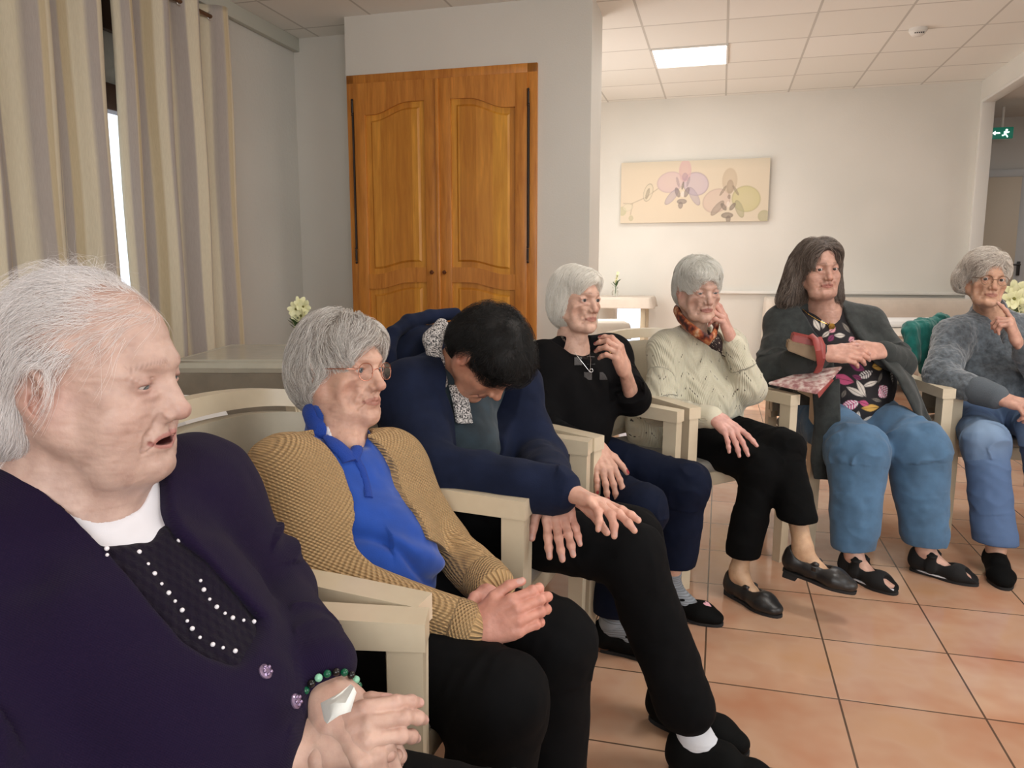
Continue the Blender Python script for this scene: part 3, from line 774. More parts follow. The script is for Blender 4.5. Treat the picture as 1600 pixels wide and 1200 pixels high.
MAT['rosegold'] = mat('rose_gold_wire', (200, 140, 118), .25, 1.0)
MAT['silver'] = mat('silver', (205, 205, 205), .25, 1.0)
MAT['lens'] = mat('spectacle_lens', (240, 240, 240), .03, Transmission_Weight=1.0, IOR=1.08, Alpha=.35)
MAT['pearl'] = mat('pearl', (235, 230, 236), .2); MAT['button'] = mat('iridescent_button', (150, 130, 160), .18, .6)
MAT['bead_dark'] = mat('dark_bead', (22, 20, 20), .12); MAT['bead_green'] = mat('green_bead', (14, 88, 62), .12); MAT['bead_mint'] = mat('mint_bead', (140, 200, 170), .18)
MAT['tissue'] = mat('white_tissue', (238, 240, 236), .85, nodes=cloth_nodes(300, .3, .04, .1, 60))
MAT['pink'] = mat('pink_heart', (226, 170, 180), .6); MAT['heelwood'] = mat('brown_heel', (92, 58, 38), .5)
# ---------------------------------------------------------------- the room (local x = b, y = a)
ROTZ = math.atan2(BX[1], BX[0])
def rbox(name, b0, b1, a0, a1, z0, z1, m, kind='structure', bev=0, parent=None, holes=None):
    mb = MB(); mb.box(((b0+b1)/2, (a0+a1)/2, (z0+z1)/2), (b1-b0, a1-a0, z1-z0), bev=bev)
    o = mb.build(name, m, None, smooth=bev > 0); o.rotation_euler = (0, 0, ROTZ)
    if parent is not None: o.parent = parent; o.rotation_euler = (0, 0, 0)
    elif kind: o['kind'] = kind
    return o
def rroot(name, label=None, cat_=None, kind=None, group=None):
    o = empty(name, (0, 0, 0), label, cat_, group); o.rotation_euler = (0, 0, ROTZ)
    if kind: o['kind'] = kind
    return o
def rbuild(mb, name, m, root=None, kind=None, smooth=True):
    o = mb.build(name, m, None, smooth=smooth)
    if root is not None: o.parent = root
    else: o.rotation_euler = (0, 0, ROTZ)
    if kind: o['kind'] = kind
    return o
def plaster(col, st=.35, sc_=26, var=.04):
    def f(nt, b):
        co = coords(nt, (1, 1, 1)); n1 = noise(nt, co, sc_, 5, .6); n2 = noise(nt, co, 1.2, 2)
        c0 = tuple(int(v*(1-var)) for v in col); nt.links.new(ramp(nt, n2, [(.3, c0), (.7, col)]), b.inputs['Base Color']); bump(nt, b, n1, st, .004)
    return f
MAT['wall'] = mat('wall_paint', (226, 222, 214), .75, nodes=plaster((226, 222, 214), .25, 90))
MAT['wall_rough'] = mat('wall_crackle_plaster', (222, 219, 211), .75, nodes=plaster((222, 219, 211), .9, 34))
MAT['trim'] = mat('painted_trim', (225, 222, 216), .5)
def floor_nodes(nt, b):
    t = nt.nodes.new('ShaderNodeTexCoord'); mp = nt.nodes.new('ShaderNodeMapping'); mp.inputs['Location'].default_value = (.354*20+.002, -2.093+.354*20, 0); nt.links.new(t.outputs['Object'], mp.inputs[0])
    br = nd(nt, 'ShaderNodeTexBrick', offset=0.0, squash=1.0, i_Scale=1.0, i_Mortar_Size=.0032, i_Mortar_Smooth=.3, i_Bias=0.0, i_Brick_Width=.354, i_Row_Height=.354)
    br.inputs['Color1'].default_value = (*S2L((200, 163, 136)), 1); br.inputs['Color2'].default_value = (*S2L((188, 149, 122)), 1); br.inputs['Mortar'].default_value = (*S2L((92, 74, 60)), 1)
    nt.links.new(mp.outputs[0], br.inputs['Vector'])
    n = ramp(nt, noise(nt, mp.outputs[0], 3.2, 3, .6), [(.3, (232, 196, 178)), (.55, (255, 255, 255)), (.75, (250, 238, 214))])
    nt.links.new(mixc(nt, .8, br.outputs['Color'], n, 'MULTIPLY'), b.inputs['Base Color'])
    r = ramp(nt, noise(nt, mp.outputs[0], 7, 3), [(.3, (76, 76, 76)), (.7, (120, 120, 120))]); nt.links.new(r, b.inputs['Roughness'])
    h = mathn(nt, 'ADD', mathn(nt, 'MULTIPLY', br.outputs['Fac'], -1.0), mathn(nt, 'MULTIPLY', noise(nt, mp.outputs[0], 9, 2), .35)); bump(nt, b, h, .25, .0012)
MAT['floor'] = mat('terracotta_tiles', (205, 155, 120), .35, nodes=floor_nodes)
def ceil_nodes(nt, b):
    t = nt.nodes.new('ShaderNodeTexCoord'); mp = nt.nodes.new('ShaderNodeMapping'); mp.inputs['Location'].default_value = (.622+.6*20, -6.557+.6*20, 0); nt.links.new(t.outputs['Object'], mp.inputs[0])
    br = nd(nt, 'ShaderNodeTexBrick', offset=0.0, i_Scale=1.0, i_Mortar_Size=.009, i_Mortar_Smooth=.1, i_Brick_Width=.6, i_Row_Height=.6)
    br.inputs['Color1'].default_value = (*S2L((238, 236, 230)), 1); br.inputs['Color2'].default_value = (*S2L((232, 230, 223)), 1); br.inputs['Mortar'].default_value = (*S2L((200, 197, 190)), 1)
    nt.links.new(mp.outputs[0], br.inputs['Vector']); nt.links.new(br.outputs['Color'], b.inputs['Base Color'])
    bump(nt, b, mathn(nt, 'ADD', br.outputs['Fac'], mathn(nt, 'MULTIPLY', noise(nt, mp.outputs[0], 260, 2), .5)), .35, .003)
MAT['ceiling'] = mat('ceiling_tiles', (220, 217, 210), .85, nodes=ceil_nodes)
H_C = 2.9
rbox('floor', -3.5, 6.5, -2.6, 11, -.1, 0, MAT['floor'])
rbox('ceiling', -3.4, 3.5, -2.6, 8.6, H_C, H_C+.1, MAT['ceiling'])
WOOD_DARK = mat('dark_brown_window_wood', (74, 50, 40), .5)
# left wall with the curtained window
for z0, z1, a0, a1 in ((0, .9, -2.4, 5.6), (2.12, H_C, -2.4, 5.6), (.9, 2.12, -2.4, .4), (.9, 2.12, 4.0, 5.6)):
    rbox('wall_left', -3.36, -3.24, a0, a1, z0, z1, MAT['wall_rough'])
wr = rroot('window_1', kind='structure')
mb = MB()
for a0, a1, z0, z1 in ((.36, 4.04, 2.0, 2.14), (.36, 4.04, .86, .95), (.36, .46, .9, 2.1), (3.94, 4.04, .9, 2.1), (2.15, 2.27, .9, 2.1), (3.10, 3.17, .9, 2.1)):
    mb.box((-3.25, (a0+a1)/2, (z0+z1)/2), (.09, a1-a0, z1-z0), bev=.005)
rbuild(mb, 'window_frame', WOOD_DARK, wr, smooth=False)
mb = MB(); mb.box((-3.28, 2.2, 1.5), (.006, 3.6, 1.2)); rbuild(mb, 'pane', mat('window_glass', (255, 255, 255), .02, Transmission_Weight=1.0, IOR=1.02), wr, smooth=False)
mb = MB(); mb.box((-3.21, 2.2, 2.52), (.04, 4.2, .22), bev=.004); t_ = rbuild(mb, 'trim_1', WOOD_DARK, None, 'structure')
rbox('trim_2', -3.235, -3.19, 4.02, 5.57, 2.80, H_C, mat('trunking', (196, 196, 184), .6), bev=.004)
# alcove back wall, cupboard block, far room
rbox('wall_alcove', -3.3, -.87, 5.57, 5.67, 0, H_C, MAT['wall'])
for b0, b1, z0, z1 in ((-2.62, -.865, 2.50, H_C), (-1.222, -.865, 0, 2.50), (-2.62, -2.606, 0, 2.50)):
    rbox('wall_cupboard', b0, b1, 5.2, 5.57, z0, z1, MAT['wall'])
for z0, z1, a0, a1 in ((0, .05, 5.67, 8.5), (2.3, H_C, 5.67, 8.5), (.05, 2.3, 5.67, 5.9), (.05, 2.3, 7.55, 8.5)):
    rbox('wall_far_left', -2.12, -2.0, a0, a1, z0, z1, MAT['wall'])
wr = rroot('window_2', kind='structure'); mb = MB()
for a0, a1, z0, z1 in ((5.9, 7.55, 2.22, 2.3), (5.9, 5.98, .05, 2.3), (7.47, 7.55, .05, 2.3)): mb.box((-2.06, (a0+a1)/2, (z0+z1)/2), (.06, a1-a0, z1-z0))
rbuild(mb, 'window_frame', MAT['trim'], wr, smooth=False)
# far wall with a low opening added; sky stands in for sunlit wall
for b0, b1, z0, z1 in ((-2.1, -1.12, 0, H_C), (-.80, 2.42, 0, H_C), (-1.12, -.80, .80, H_C), (-1.12, -.80, 0, .12)):
    rbox('wall_far', b0, b1, 8.45, 8.57, z0, z1, MAT['wall'])
wr = rroot('added_sky_opening', kind='structure'); mb = MB()
for b0, b1, z0, z1 in ((-1.12, -.80, .77, .80), (-1.12, -.80, .12, .15), (-1.12, -1.09, .12, .8), (-.83, -.80, .12, .8)): mb.box(((b0+b1)/2, 8.5, (z0+z1)/2), (b1-b0, .05, z1-z0))
rbuild(mb, 'window_frame', MAT['trim'], wr, smooth=False)  # frame round the added bright opening
rbox('trim_3', -.3, 2.3, 8.40, 8.45, .90, .93, MAT['trim'], bev=.004)
# right-hand wall with the wide doorway to the corridor
for a0, a1, z0, z1 in ((8.38, 8.57, 0, H_C), (5.0, 8.38, 2.72, H_C)):
    rbox('wall_right', 2.30, 2.39, a0, a1, z0, z1, MAT['wall'])
dr = rroot('door_1', kind='structure'); mb = MB()
mb.box((2.345, 8.365, 1.36), (.11, .03, 2.72), bev=.006); mb.box((2.345, 6.68, 2.705), (.11, 3.36, .03), bev=.006)
rbuild(mb, 'frame', MAT['trim'], dr)
for a0, a1, z0, z1 in ((-2.4, 5.0, 2.3, H_C), (-2.4, 5.0, 0, .8), (2.6, 5.0, .8, 2.3), (-2.4, -.2, .8, 2.3)): rbox('wall_right', 3.30, 3.42, a0, a1, z0, z1, MAT['wall'])
rbox('wall_right', 2.30, 3.42, 4.9, 5.0, 0, H_C, MAT['wall'])
for b0, b1, z0, z1 in ((-3.36, -.3, 0, H_C), (2.5, 3.42, 0, H_C), (-.3, 2.5, 2.5, H_C), (-.3, 2.5, 0, .75)): rbox('wall_back', b0, b1, -2.5, -2.4, z0, z1, MAT['wall'])
for n_, (b0, b1, a0, a1, z0, z1) in (('window_4', (-.3, 2.5, -2.47, -2.42, .75, 2.5)), ('window_5', (3.33, 3.38, -.2, 2.6, .8, 2.3))):
    wr = rroot(n_, kind='structure'); mb = MB()
    if n_ == 'window_4':
        for x0, x1, y0, y1 in ((b0, b1, z0, z0+.07), (b0, b1, z1-.07, z1), (b0, b0+.07, z0, z1), (b1-.07, b1, z0, z1), ((b0+b1)/2-.04, (b0+b1)/2+.04, z0, z1)): mb.box(((x0+x1)/2, (a0+a1)/2, (y0+y1)/2), (x1-x0, .05, y1-y0))
    else:
        for x0, x1, y0, y1 in ((a0, a1, z0, z0+.07), (a0, a1, z1-.07, z1), (a0, a0+.07, z0, z1), (a1-.07, a1, z0, z1), ((a0+a1)/2-.04, (a0+a1)/2+.04, z0, z1)): mb.box(((b0+b1)/2, (x0+x1)/2, (y0+y1)/2), (.05, x1-x0, y1-y0))
    rbuild(mb, 'window_frame', MAT['trim'], wr, smooth=False)
# corridor
MAT['corr'] = mat('corridor_wall', (200, 198, 194), .7)
rbox('wall_corridor', 2.42, 6.4, 9.5, 9.6, 0, 2.75, MAT['corr']); rbox('wall_corridor', 6.3, 6.4, 4.9, 9.5, 0, 2.75, MAT['corr']); rbox('wall_corridor', 2.30, 2.40, 8.57, 9.5, 0, 2.75, MAT['corr'])
rbox('wall_corridor', 3.42, 6.4, 4.9, 5.0, 0, 2.75, MAT['corr'])
rbox('ceiling_corridor', 2.39, 6.4, 4.9, 9.6, 2.74, 2.80, mat('corridor_ceiling', (205, 202, 196), .9))
dr = rroot('door_2', kind='structure')
mb = MB(); dx0, dx1 = 2.46, 3.03
for b0, b1, z0, z1 in ((dx0-.05, dx0, 0, 2.12), (dx1, dx1+.1, 0, 2.12), (dx0-.05, dx1+.1, 2.12, 2.2)): mb.box(((b0+b1)/2, 9.48, (z0+z1)/2), (b1-b0, .06, z1-z0), bev=.006)
rbuild(mb, 'door_frame', mat('door_frame_paint', (188, 190, 192), .5), dr)
mb = MB(); mb.box(((dx0+dx1)/2, 9.465, 1.06), (dx1-dx0, .045, 2.12), bev=.004); rbuild(mb, 'leaf', mat('beige_door', (196, 184, 166), .5), dr)
mb = MB(); mb.box((dx1+.04, 9.44, 1.16), (.03, .02, .15), bev=.004); mb.tube([(dx1+.04, 9.43, 1.2), (dx1+.04, 9.39, 1.2), (dx1-.05, 9.39, 1.2)], .009); rbuild(mb, 'door_handle', mat('dark_handle', (40, 38, 36), .4), dr)
# exit sign hanging from the corridor ceiling
sg = rroot('exit_sign', 'small green lit emergency exit sign hanging from the corridor ceiling', 'sign')
e_ = W(1565, 208, 7.9); eb = e_@V3(*BX, 0); ea = e_@V3(*AX, 0); ez = e_[2]
mb = MB(); mb.box((eb, ea, ez), (.20, .03, .11), bev=.006); rbuild(mb, 'case', mat('exit_sign_green', (20, 92, 76), .4, Emission_Color=(*S2L((24, 120, 96)), 1), Emission_Strength=.35), sg)
mb = MB(); mb.tube([(eb, ea, ez+.05), (eb, ea, 2.738)], .012); rbuild(mb, 'hanger', MAT['trim'], sg)
wm = mat('exit_sign_white', (240, 255, 250), .4, Emission_Color=(.9, 1, .96, 1), Emission_Strength=3.0)
mb = MB(); mb.ball((eb+.038, ea-.017, ez+.026), (.010, .003, .010)); mb.tube([(eb+.036, ea-.018, ez+.014), (eb+.026, ea-.018, ez-.012)], .010, n=8)
mb.tube([(eb+.028, ea-.018, ez-.012), (eb+.044, ea-.018, ez-.03), (eb+.05, ea-.018, ez-.042)], .005, n=6); mb.tube([(eb+.026, ea-.018, ez-.012), (eb+.012, ea-.018, ez-.024), (eb, ea-.018, ez-.024)], .005, n=6)
mb.tube([(eb+.034, ea-.018, ez+.010), (eb+.05, ea-.018, ez), (eb+.06, ea-.018, ez+.008)], .0045, n=6); mb.tube([(eb+.034, ea-.018, ez+.010), (eb+.016, ea-.018, ez+.006)], .0045, n=6)
rbuild(mb, 'pictogram', wm, sg)
mb = MB(); mb.box((eb-.045, ea-.017, ez), (.05, .002, .012)); mb.poly([(eb-.085, ea-.018, ez), (eb-.06, ea-.018, ez+.02), (eb-.06, ea-.018, ez-.02)], (0, .002, 0)); rbuild(mb, 'arrow', wm, sg)
# ceiling lamp panels
MAT['panel'] = mat('lamp_diffuser', (255, 255, 255), .4, Emission_Color=(1, .98, .95, 1), Emission_Strength=2.2)
for i, (a_, b_, lb) in enumerate(((6.857, -.316, 'square white ceiling lamp panel shining above the orchid picture'), (2.057, .9, 'square white ceiling lamp panel above the middle of the chair arc'), (4.457, .9, 'square white ceiling lamp panel above the floor behind the chairs'))):
    lp = rroot('ceiling_lamp', lb, 'ceiling lamp'); mb = MB()
    for x, y, sx, sy in ((-.295, 0, .014, .6), (.295, 0, .014, .6), (0, -.295, .6, .014), (0, .295, .6, .014)): mb.box((b_+x, a_+y, H_C-.006), (sx, sy, .012))
    rbuild(mb, 'frame', MAT['trim'], lp, smooth=False); mb = MB(); mb.box((b_, a_, H_C-.003), (.576, .576, .008)); rbuild(mb, 'diffuser', MAT['panel'], lp, smooth=False)
sd = rroot('smoke_detector', 'round white smoke detector on the far ceiling', 'smoke detector')
mb = MB(); mb.lathe((1.33, 6.54, H_C-.052), ((0, 0), (.035, .002), (.048, .012), (.052, .022), (.062, .032), (.062, .052)), 24); rbuild(mb, 'housing', MAT['trim'], sd)
mb = MB()
for j in range(5): mb.box((1.33-.028+.014*j, 6.49, H_C-.04), (.008, .006, .008))
rbuild(mb, 'vent', mat('detector_vent', (60, 58, 56), .6), sd)

# ---------------------------------------------------------------- built-in cupboard doors
def wood_nodes(base, dark, sx=14., strips=0.):
    def f(nt, b):
        co = coords(nt, (1, 1, .09)); n = nd(nt, 'ShaderNodeTexNoise', i_Scale=34., i_Detail=5., i_Roughness=.6, i_Distortion=.4); nt.links.new(co, n.inputs['Vector'])
        c = ramp(nt, n.outputs['Fac'], [(.3, dark), (.55, base), (.8, tuple(min(255, int(v*1.12)) for v in base))])
        if strips:
            t = nt.nodes.new('ShaderNodeTexCoord'); s = nt.nodes.new('ShaderNodeSeparateXYZ'); nt.links.new(t.outputs['Object'], s.inputs[0])
            w = nd(nt, 'ShaderNodeTexWhiteNoise', noise_dimensions='1D'); nt.links.new(mathn(nt, 'FLOOR', mathn(nt, 'MULTIPLY', s.outputs[0], strips)), w.inputs['W'])
            c = mixc(nt, 1., c, ramp(nt, w.outputs['Value'], [(0, (224, 205, 170)), (.5, (250, 240, 230)), (1, (255, 255, 215))]), 'MULTIPLY')
        nt.links.new(c, b.inputs['Base Color']); bump(nt, b, n.outputs['Fac'], .12, .001); b.inputs['Coat Weight'].default_value = .25; b.inputs['Coat Roughness'].default_value = .25
    return f
MAT['oak'] = mat('orange_varnished_wood', (176, 104, 34), .42, nodes=wood_nodes((204, 134, 56), (180, 110, 40)))
MAT['oak_panel'] = mat('orange_varnished_panel', (190, 124, 44), .42, nodes=wood_nodes((220, 158, 68), (204, 138, 54), strips=8.5))
MAT['iron'] = mat('dark_hinge', (38, 24, 16), .5)
cb = rroot('built_in_cupboard', 'tall orange wooden built-in cupboard with two arched panel doors', 'cupboard')
b0, b1, fr = -2.606, -1.222, 5.17
mb = MB(); mb.box(((b0+b1)/2, 5.53, 1.25), (b1-b0, .03, 2.5)); mb.box(((b0+b1)/2, 5.21, 2.47), (b1-b0, .07, .06), bev=.003)
mb.box((b0+.03, 5.21, 1.25), (.06, .07, 2.5), bev=.003); mb.box((b1-.035, 5.21, 1.25), (.07, .07, 2.5), bev=.003); rbuild(mb, 'frame', MAT['oak'], cb)
def arch(x, x0, x1, up):          # arch profile: 0 at the outer side, 1 towards the middle joint
    t = (x-x0)/(x1-x0); t = t if up else 1-t
    return .5-.5*math.cos(math.pi*min(1, max(0, (t-.12)/.62)))
MULL = -1.925
for side, (x0, x1) in enumerate(((b0+.055, MULL-.012), (MULL+.012, b1-.065))):
    lf = side == 0; n = 26; dz1 = 2.445; st = .085; mb = MB()
    xs = np.linspace(x0, x1, n+1); xi0, xi1 = x0+st, x1-st
    # leaf: stiles, rails with arched edges
    mb.box((x0+st/2, 5.18, 1.24), (st, .034, 2.40), bev=.006); mb.box((x1-st/2, 5.18, 1.24), (st, .034, 2.40), bev=.006)
    def rail(ztop, zbot):
        X = np.linspace(xi0-.002, xi1+.002, 24); up_ = [(x, 5.163, ztop(x)) for x in X]; dn = [(x, 5.163, zbot(x)) for x in X][::-1]; mb.prism(up_+dn, V3(0, .034, 0))
    A_ = lambda x: arch(x, xi0, xi1, lf)
    rail(lambda x: 2.44, lambda x: 2.225+.075*A_(x))
    rail(lambda x: 1.115+.05*A_(x), lambda x: 1.01+.05*A_(x))
    rail(lambda x: .20, lambda x: .04)
    leaf = rbuild(mb, 'door', MAT['oak'], cb)
    for (zt, zb, nm) in ((lambda x: 2.225+.075*A_(x), lambda x: 1.115+.05*A_(x), 'upper'), (lambda x: 1.01+.05*A_(x), lambda x: .20, 'lower')):
        mp = MB(); X = np.linspace(xi0-.004, xi1+.004, 24)
        mp.prism([(x, 5.183, zt(x)+.004) for x in X]+[(x, 5.183, zb(x)-.004) for x in X][::-1], V3(0, .010, 0))
        X = np.linspace(xi0+.038, xi1-.038, 24); outer = [V3(x, 5.183, zt(x)-.038) for x in X]+[V3(x, 5.183, zb(x)+.038) for x in X][::-1]
        X2 = np.linspace(xi0+.052, xi1-.052, 24); inner = [V3(x, 5.170, zt(x)-.052) for x in X2]+[V3(x, 5.170, zb(x)+.052) for x in X2][::-1]
        a_ = [mp.bm.verts.new(p) for p in outer]; c_ = [mp.bm.verts.new(p) for p in inner]; k = len(a_)
        for j in range(k): mp.bm.faces.new((a_[j], a_[(j+1) % k], c_[(j+1) % k], c_[j]))
        mp.bm.faces.new(c_)
        pn = rbuild(mp, 'panel', MAT['oak_panel'], cb); pn.parent = leaf; pn.rotation_euler = (0, 0, 0)
    mk = MB(); kx = (x1-.035) if lf else (x0+.035); mk.lathe((kx, 5.163, 1.13), ((.0, .034), (.010, .032), (.015, .024), (.012, .014), (.006, .008), (.008, 0)), 16, M=np.array([[1, 0, 0], [0, 0, -1], [0, 1, 0]]))
    k_ = rbuild(mk, 'knob', mat('brown_knob', (96, 50, 22), .3), cb); k_.parent = leaf; k_.rotation_euler = (0, 0, 0)
    mh = MB(); hx = b0+.048 if lf else b1-.056
    for z in (2.28, 1.25): mh.tube([(hx, 5.158, z-.04), (hx, 5.158, z+.04)], .008); mh.ball((hx, 5.158, z+.05), .009); mh.ball((hx, 5.158, z-.05), .009)
    mh.tube([(hx, 5.160, 1.30), (hx, 5.160, 2.24)], .0045); mh.box((hx, 5.166, 1.77), (.016, .006, .95))
    rbuild(mh, 'hinge', MAT['iron'], cb)
mb = MB(); mb.box((MULL, 5.165, 1.24), (.028, .03, 2.40), bev=.008); rbuild(mb, 'cover_strip', MAT['oak'], cb)

# ---------------------------------------------------------------- curtains on a rod
def curt_nodes(nt, b):
    a = nd(nt, 'ShaderNodeAttribute', attribute_name='Col'); co = coords(nt, (60, 60, 3)); n = noise(nt, co, 8, 3)
    nt.links.new(mixc(nt, .35, a.outputs['Color'], ramp(nt, n, [(.3, (215, 210, 205)), (.7, (255, 255, 255))]), 'MULTIPLY'), b.inputs['Base Color']); bump(nt, b, noise(nt, coords(nt), 700, 2), .2, .001)
    b.inputs['Sheen Weight'].default_value = .1
MAT['curtain'] = mat('beige_curtain', (196, 188, 168), .8, nodes=curt_nodes)
def curtain(a0, a1, label, n_f, seed, z0=.28, z1=2.74, amp=.055, spread=0.):
    root = rroot('curtain', label, 'curtain', group='beige eyelet curtains'); rs = np.random.RandomState(seed)
    nu, nv = n_f*22, 60; u = np.linspace(0, 1, nu); v = np.linspace(0, 1, nv); U, Vv = np.meshgrid(u, v, indexing='ij')
    ph = rs.rand(n_f+2)*.5; k = U*n_f; wob = np.interp(k, np.arange(n_f+2), ph)
    th = 2*math.pi*(k/1.0)*.5+(wob-.25)*1.0*(1-Vv)
    s_ = np.sin(th); s_ = np.sign(s_)*np.abs(s_)**.75
    d = amp*s_*(1-.1*(1-Vv))+.006*np.sin(Vv*9+k*2)
    A_ = a0+(a1-a0)*U+.010*np.sin(th*2)*(1-Vv)+spread*(1-Vv)*(U-.5)
    P_ = np.stack([-3.06+d, A_, z0+(z1-z0)*Vv], -1).reshape(-1, 3)
    I = np.arange(nu*nv).reshape(nu, nv); Q = np.stack([I[:-1, :-1], I[1:, :-1], I[1:, 1:], I[:-1, 1:]], -1).reshape(-1, 4)
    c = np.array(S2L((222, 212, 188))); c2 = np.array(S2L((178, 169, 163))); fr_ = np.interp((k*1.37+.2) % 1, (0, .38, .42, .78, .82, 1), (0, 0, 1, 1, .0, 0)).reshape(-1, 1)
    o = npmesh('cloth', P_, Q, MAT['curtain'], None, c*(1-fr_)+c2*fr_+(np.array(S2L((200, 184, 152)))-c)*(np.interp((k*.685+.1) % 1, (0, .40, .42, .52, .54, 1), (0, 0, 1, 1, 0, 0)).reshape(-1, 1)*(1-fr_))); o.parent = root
    m = o.modifiers.new('thickness', 'SOLIDIFY'); m.thickness = .0015
    mb = MB()
    for j in range(n_f):                                     # eyelets where the cloth crosses the rod
        aj = a0+(a1-a0)*(j+.0)/n_f+(a1-a0)/n_f*.02
        if j == 0: continue
        pts = [V3(-3.06+.024*math.cos(t)*.25, aj+.024*math.cos(t)*.97, 2.672+.024*math.sin(t)) for t in np.linspace(0, 2*math.pi, 20, endpoint=False)]
        mb.tube(pts, .004, n=8, closed=True); rbuild(mb, 'eyelet', MAT['silver'], root); mb = MB()
    mb.bm.free(); return root
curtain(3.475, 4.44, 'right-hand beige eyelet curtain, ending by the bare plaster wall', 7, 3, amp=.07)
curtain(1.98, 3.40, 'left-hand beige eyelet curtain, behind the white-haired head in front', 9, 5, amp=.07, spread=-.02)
rd = rroot('curtain_rod', 'bronze curtain rod with a knob end, carrying the eyelet curtains', 'curtain rod')
mb = MB(); mb.tube([(-3.06, 1.2, 2.672), (-3.06, 4.40, 2.672)], .013, n=14); rbuild(mb, 'rod', mat('bronze_rod', (120, 92, 70), .35, .8), rd)
mb = MB(); mb.ball((-3.06, 4.44, 2.672), (.024, .034, .024)); mb.tube([(-3.06, 4.40, 2.672), (-3.06, 4.42, 2.672)], .018); rbuild(mb, 'finial', mat('dark_bronze', (50, 44, 38), .35, .7), rd)
mb = MB(); mb.tube([(-3.06, 4.36, 2.672), (-3.24, 4.36, 2.672)], .008); rbuild(mb, 'bracket', mat('bronze_bracket', (110, 86, 66), .4, .8), rd)

# ---------------------------------------------------------------- orchid canvas on the far wall
def paint_orchid():
    nu, nv = 300, 126; w_c, h_c = 1.50, .625; u = np.linspace(0, 1, nu); v = np.linspace(0, 1, nv); U, Vv = np.meshgrid(u, v, indexing='ij'); x = U.ravel()*2.4; y = Vv.ravel()
    col = np.tile(np.array(S2L((214, 199, 176))), (nu*nv, 1)); col = blend(col, .5*np.exp(-((x-.7)**2/.5+(y-.4)**2/.3)), (226, 206, 178)); col = blend(col, .5*(y > .85)*((y-.85)/.15), (190, 182, 160))
    def pet(cx, cy, rx, ry, rot, c, w=.8, edge=None):
        nonlocal col
        a = math.radians(rot); p = (x-cx)*math.cos(a)+(y-cy)*math.sin(a); q = -(x-cx)*math.sin(a)+(y-cy)*math.cos(a); e = (p/rx)**2+(q/ry)**2
        col = blend(col, w*np.clip((1.0-e)*6, 0, 1)*(.75+.25*e), c)
        if edge: col = blend(col, .7*np.exp(-((e-.93)/.09)**2), edge)
    # stem and buds
    for (xa, ya, xb, yb) in ((.18, .32, .42, .42), (.42, .42, .62, .56), (.18, .32, .05, .33), (.2, .32, .17, .14)):
        t = np.clip(((x-xa)*(xb-xa)+(y-ya)*(yb-ya))/((xb-xa)**2+(yb-ya)**2), 0, 1); d = np.hypot(x-xa-t*(xb-xa), y-ya-t*(yb-ya)); col = blend(col, .7*np.exp(-(d/.008)**2), (150, 132, 108))
    pet(.46, .50, .075, .15, -15, (206, 196, 170), .5, (104, 92, 72)); pet(.45, .48, .03, .10, -15, (110, 98, 78), .7); pet(.03, .20, .07, .08, 0, (176, 176, 130), .8); pet(.18, .08, .04, .05, 0, (170, 164, 124), .8); pet(.12, .26, .09, .06, 10, (214, 206, 180), .6, (170, 160, 130))
    # violet flower
    pet(.82, .66, .22, .17, 12, (206, 176, 182), .85, (178, 150, 160)); pet(1.24, .62, .21, .19, -20, (188, 168, 190), .85, (140, 118, 140)); pet(1.06, .84, .105, .19, 0, (204, 158, 164), .85)
    pet(.85, .42, .16, .06, 50, (158, 142, 168), .7, (116, 102, 112)); pet(1.22, .42, .17, .06, -60, (152, 138, 164), .7, (116, 102, 112)); pet(1.06, .74, .05, .07, 0, (140, 104, 140), .6)
    for s in (-1, 1): pet(1.03+s*.085, .66, .09, .022, 90+s*-15, (128, 106, 124), .7); pet(1.02+s*.075, .49, .04, .09, s*-20, (84, 66, 84), .85)
    pet(1.02, .34, .085, .045, 0, (84, 68, 80), .85); pet(1.0, .28, .04, .06, 0, (90, 72, 84), .85); pet(1.03, .60, .018, .07, -10, (60, 40, 56), .9); pet(1.03, .46, .03, .05, 0, (232, 222, 220), .7)
    # green and pink flower
    pet(1.58, .34, .23, .19, 25, (204, 176, 164), .85, (176, 148, 138)); pet(2.05, .36, .23, .21, -18, (190, 182, 120), .9, (160, 152, 96)); pet(1.78, .66, .125, .21, 0, (190, 168, 140), .9); pet(1.79, .56, .06, .12, 0, (120, 88, 66), .6)
    pet(1.60, .22, .15, .055, 50, (126, 108, 98), .8, (84, 70, 60)); pet(1.95, .20, .15, .06, -68, (150, 146, 104), .85, (110, 104, 70)); pet(2.34, .08, .1, .1, 0, (150, 148, 100), .8)
    for s in (-1, 1): pet(1.78+s*.10, .50, .10, .022, 90+s*32, (104, 84, 62), .8); pet(1.77+s*.07, .24, .035, .075, s*-35, (70, 52, 48), .9)
    pet(1.76, .10, .10, .05, 0, (74, 56, 50), .9); pet(1.78, .04, .04, .06, 0, (80, 60, 52), .9); pet(1.77, .28, .025, .05, 0, (236, 222, 212), .8); pet(1.78, .40, .025, .04, 0, (80, 56, 50), .8)
    col = col*.74+np.array(S2L((216, 204, 186)))*.26
    P_ = np.stack([-1.063+w_c*U, np.full_like(U, 8.405), 1.640+h_c*Vv], -1).reshape(-1, 3); I = np.arange(nu*nv).reshape(nu, nv)
    return P_, np.stack([I[:-1, :-1], I[1:, :-1], I[1:, 1:], I[:-1, 1:]], -1).reshape(-1, 4), col
cv = rroot('orchid_picture', 'wide canvas print of pale orchid flowers on the far wall', 'picture')
P_, Q_, C_ = paint_orchid(); o = npmesh('print', P_, Q_, mat('canvas_print', (210, 200, 180), .7, nodes=lambda nt, b: colattr(nt, b)), None, C_, smooth=False); o.parent = cv
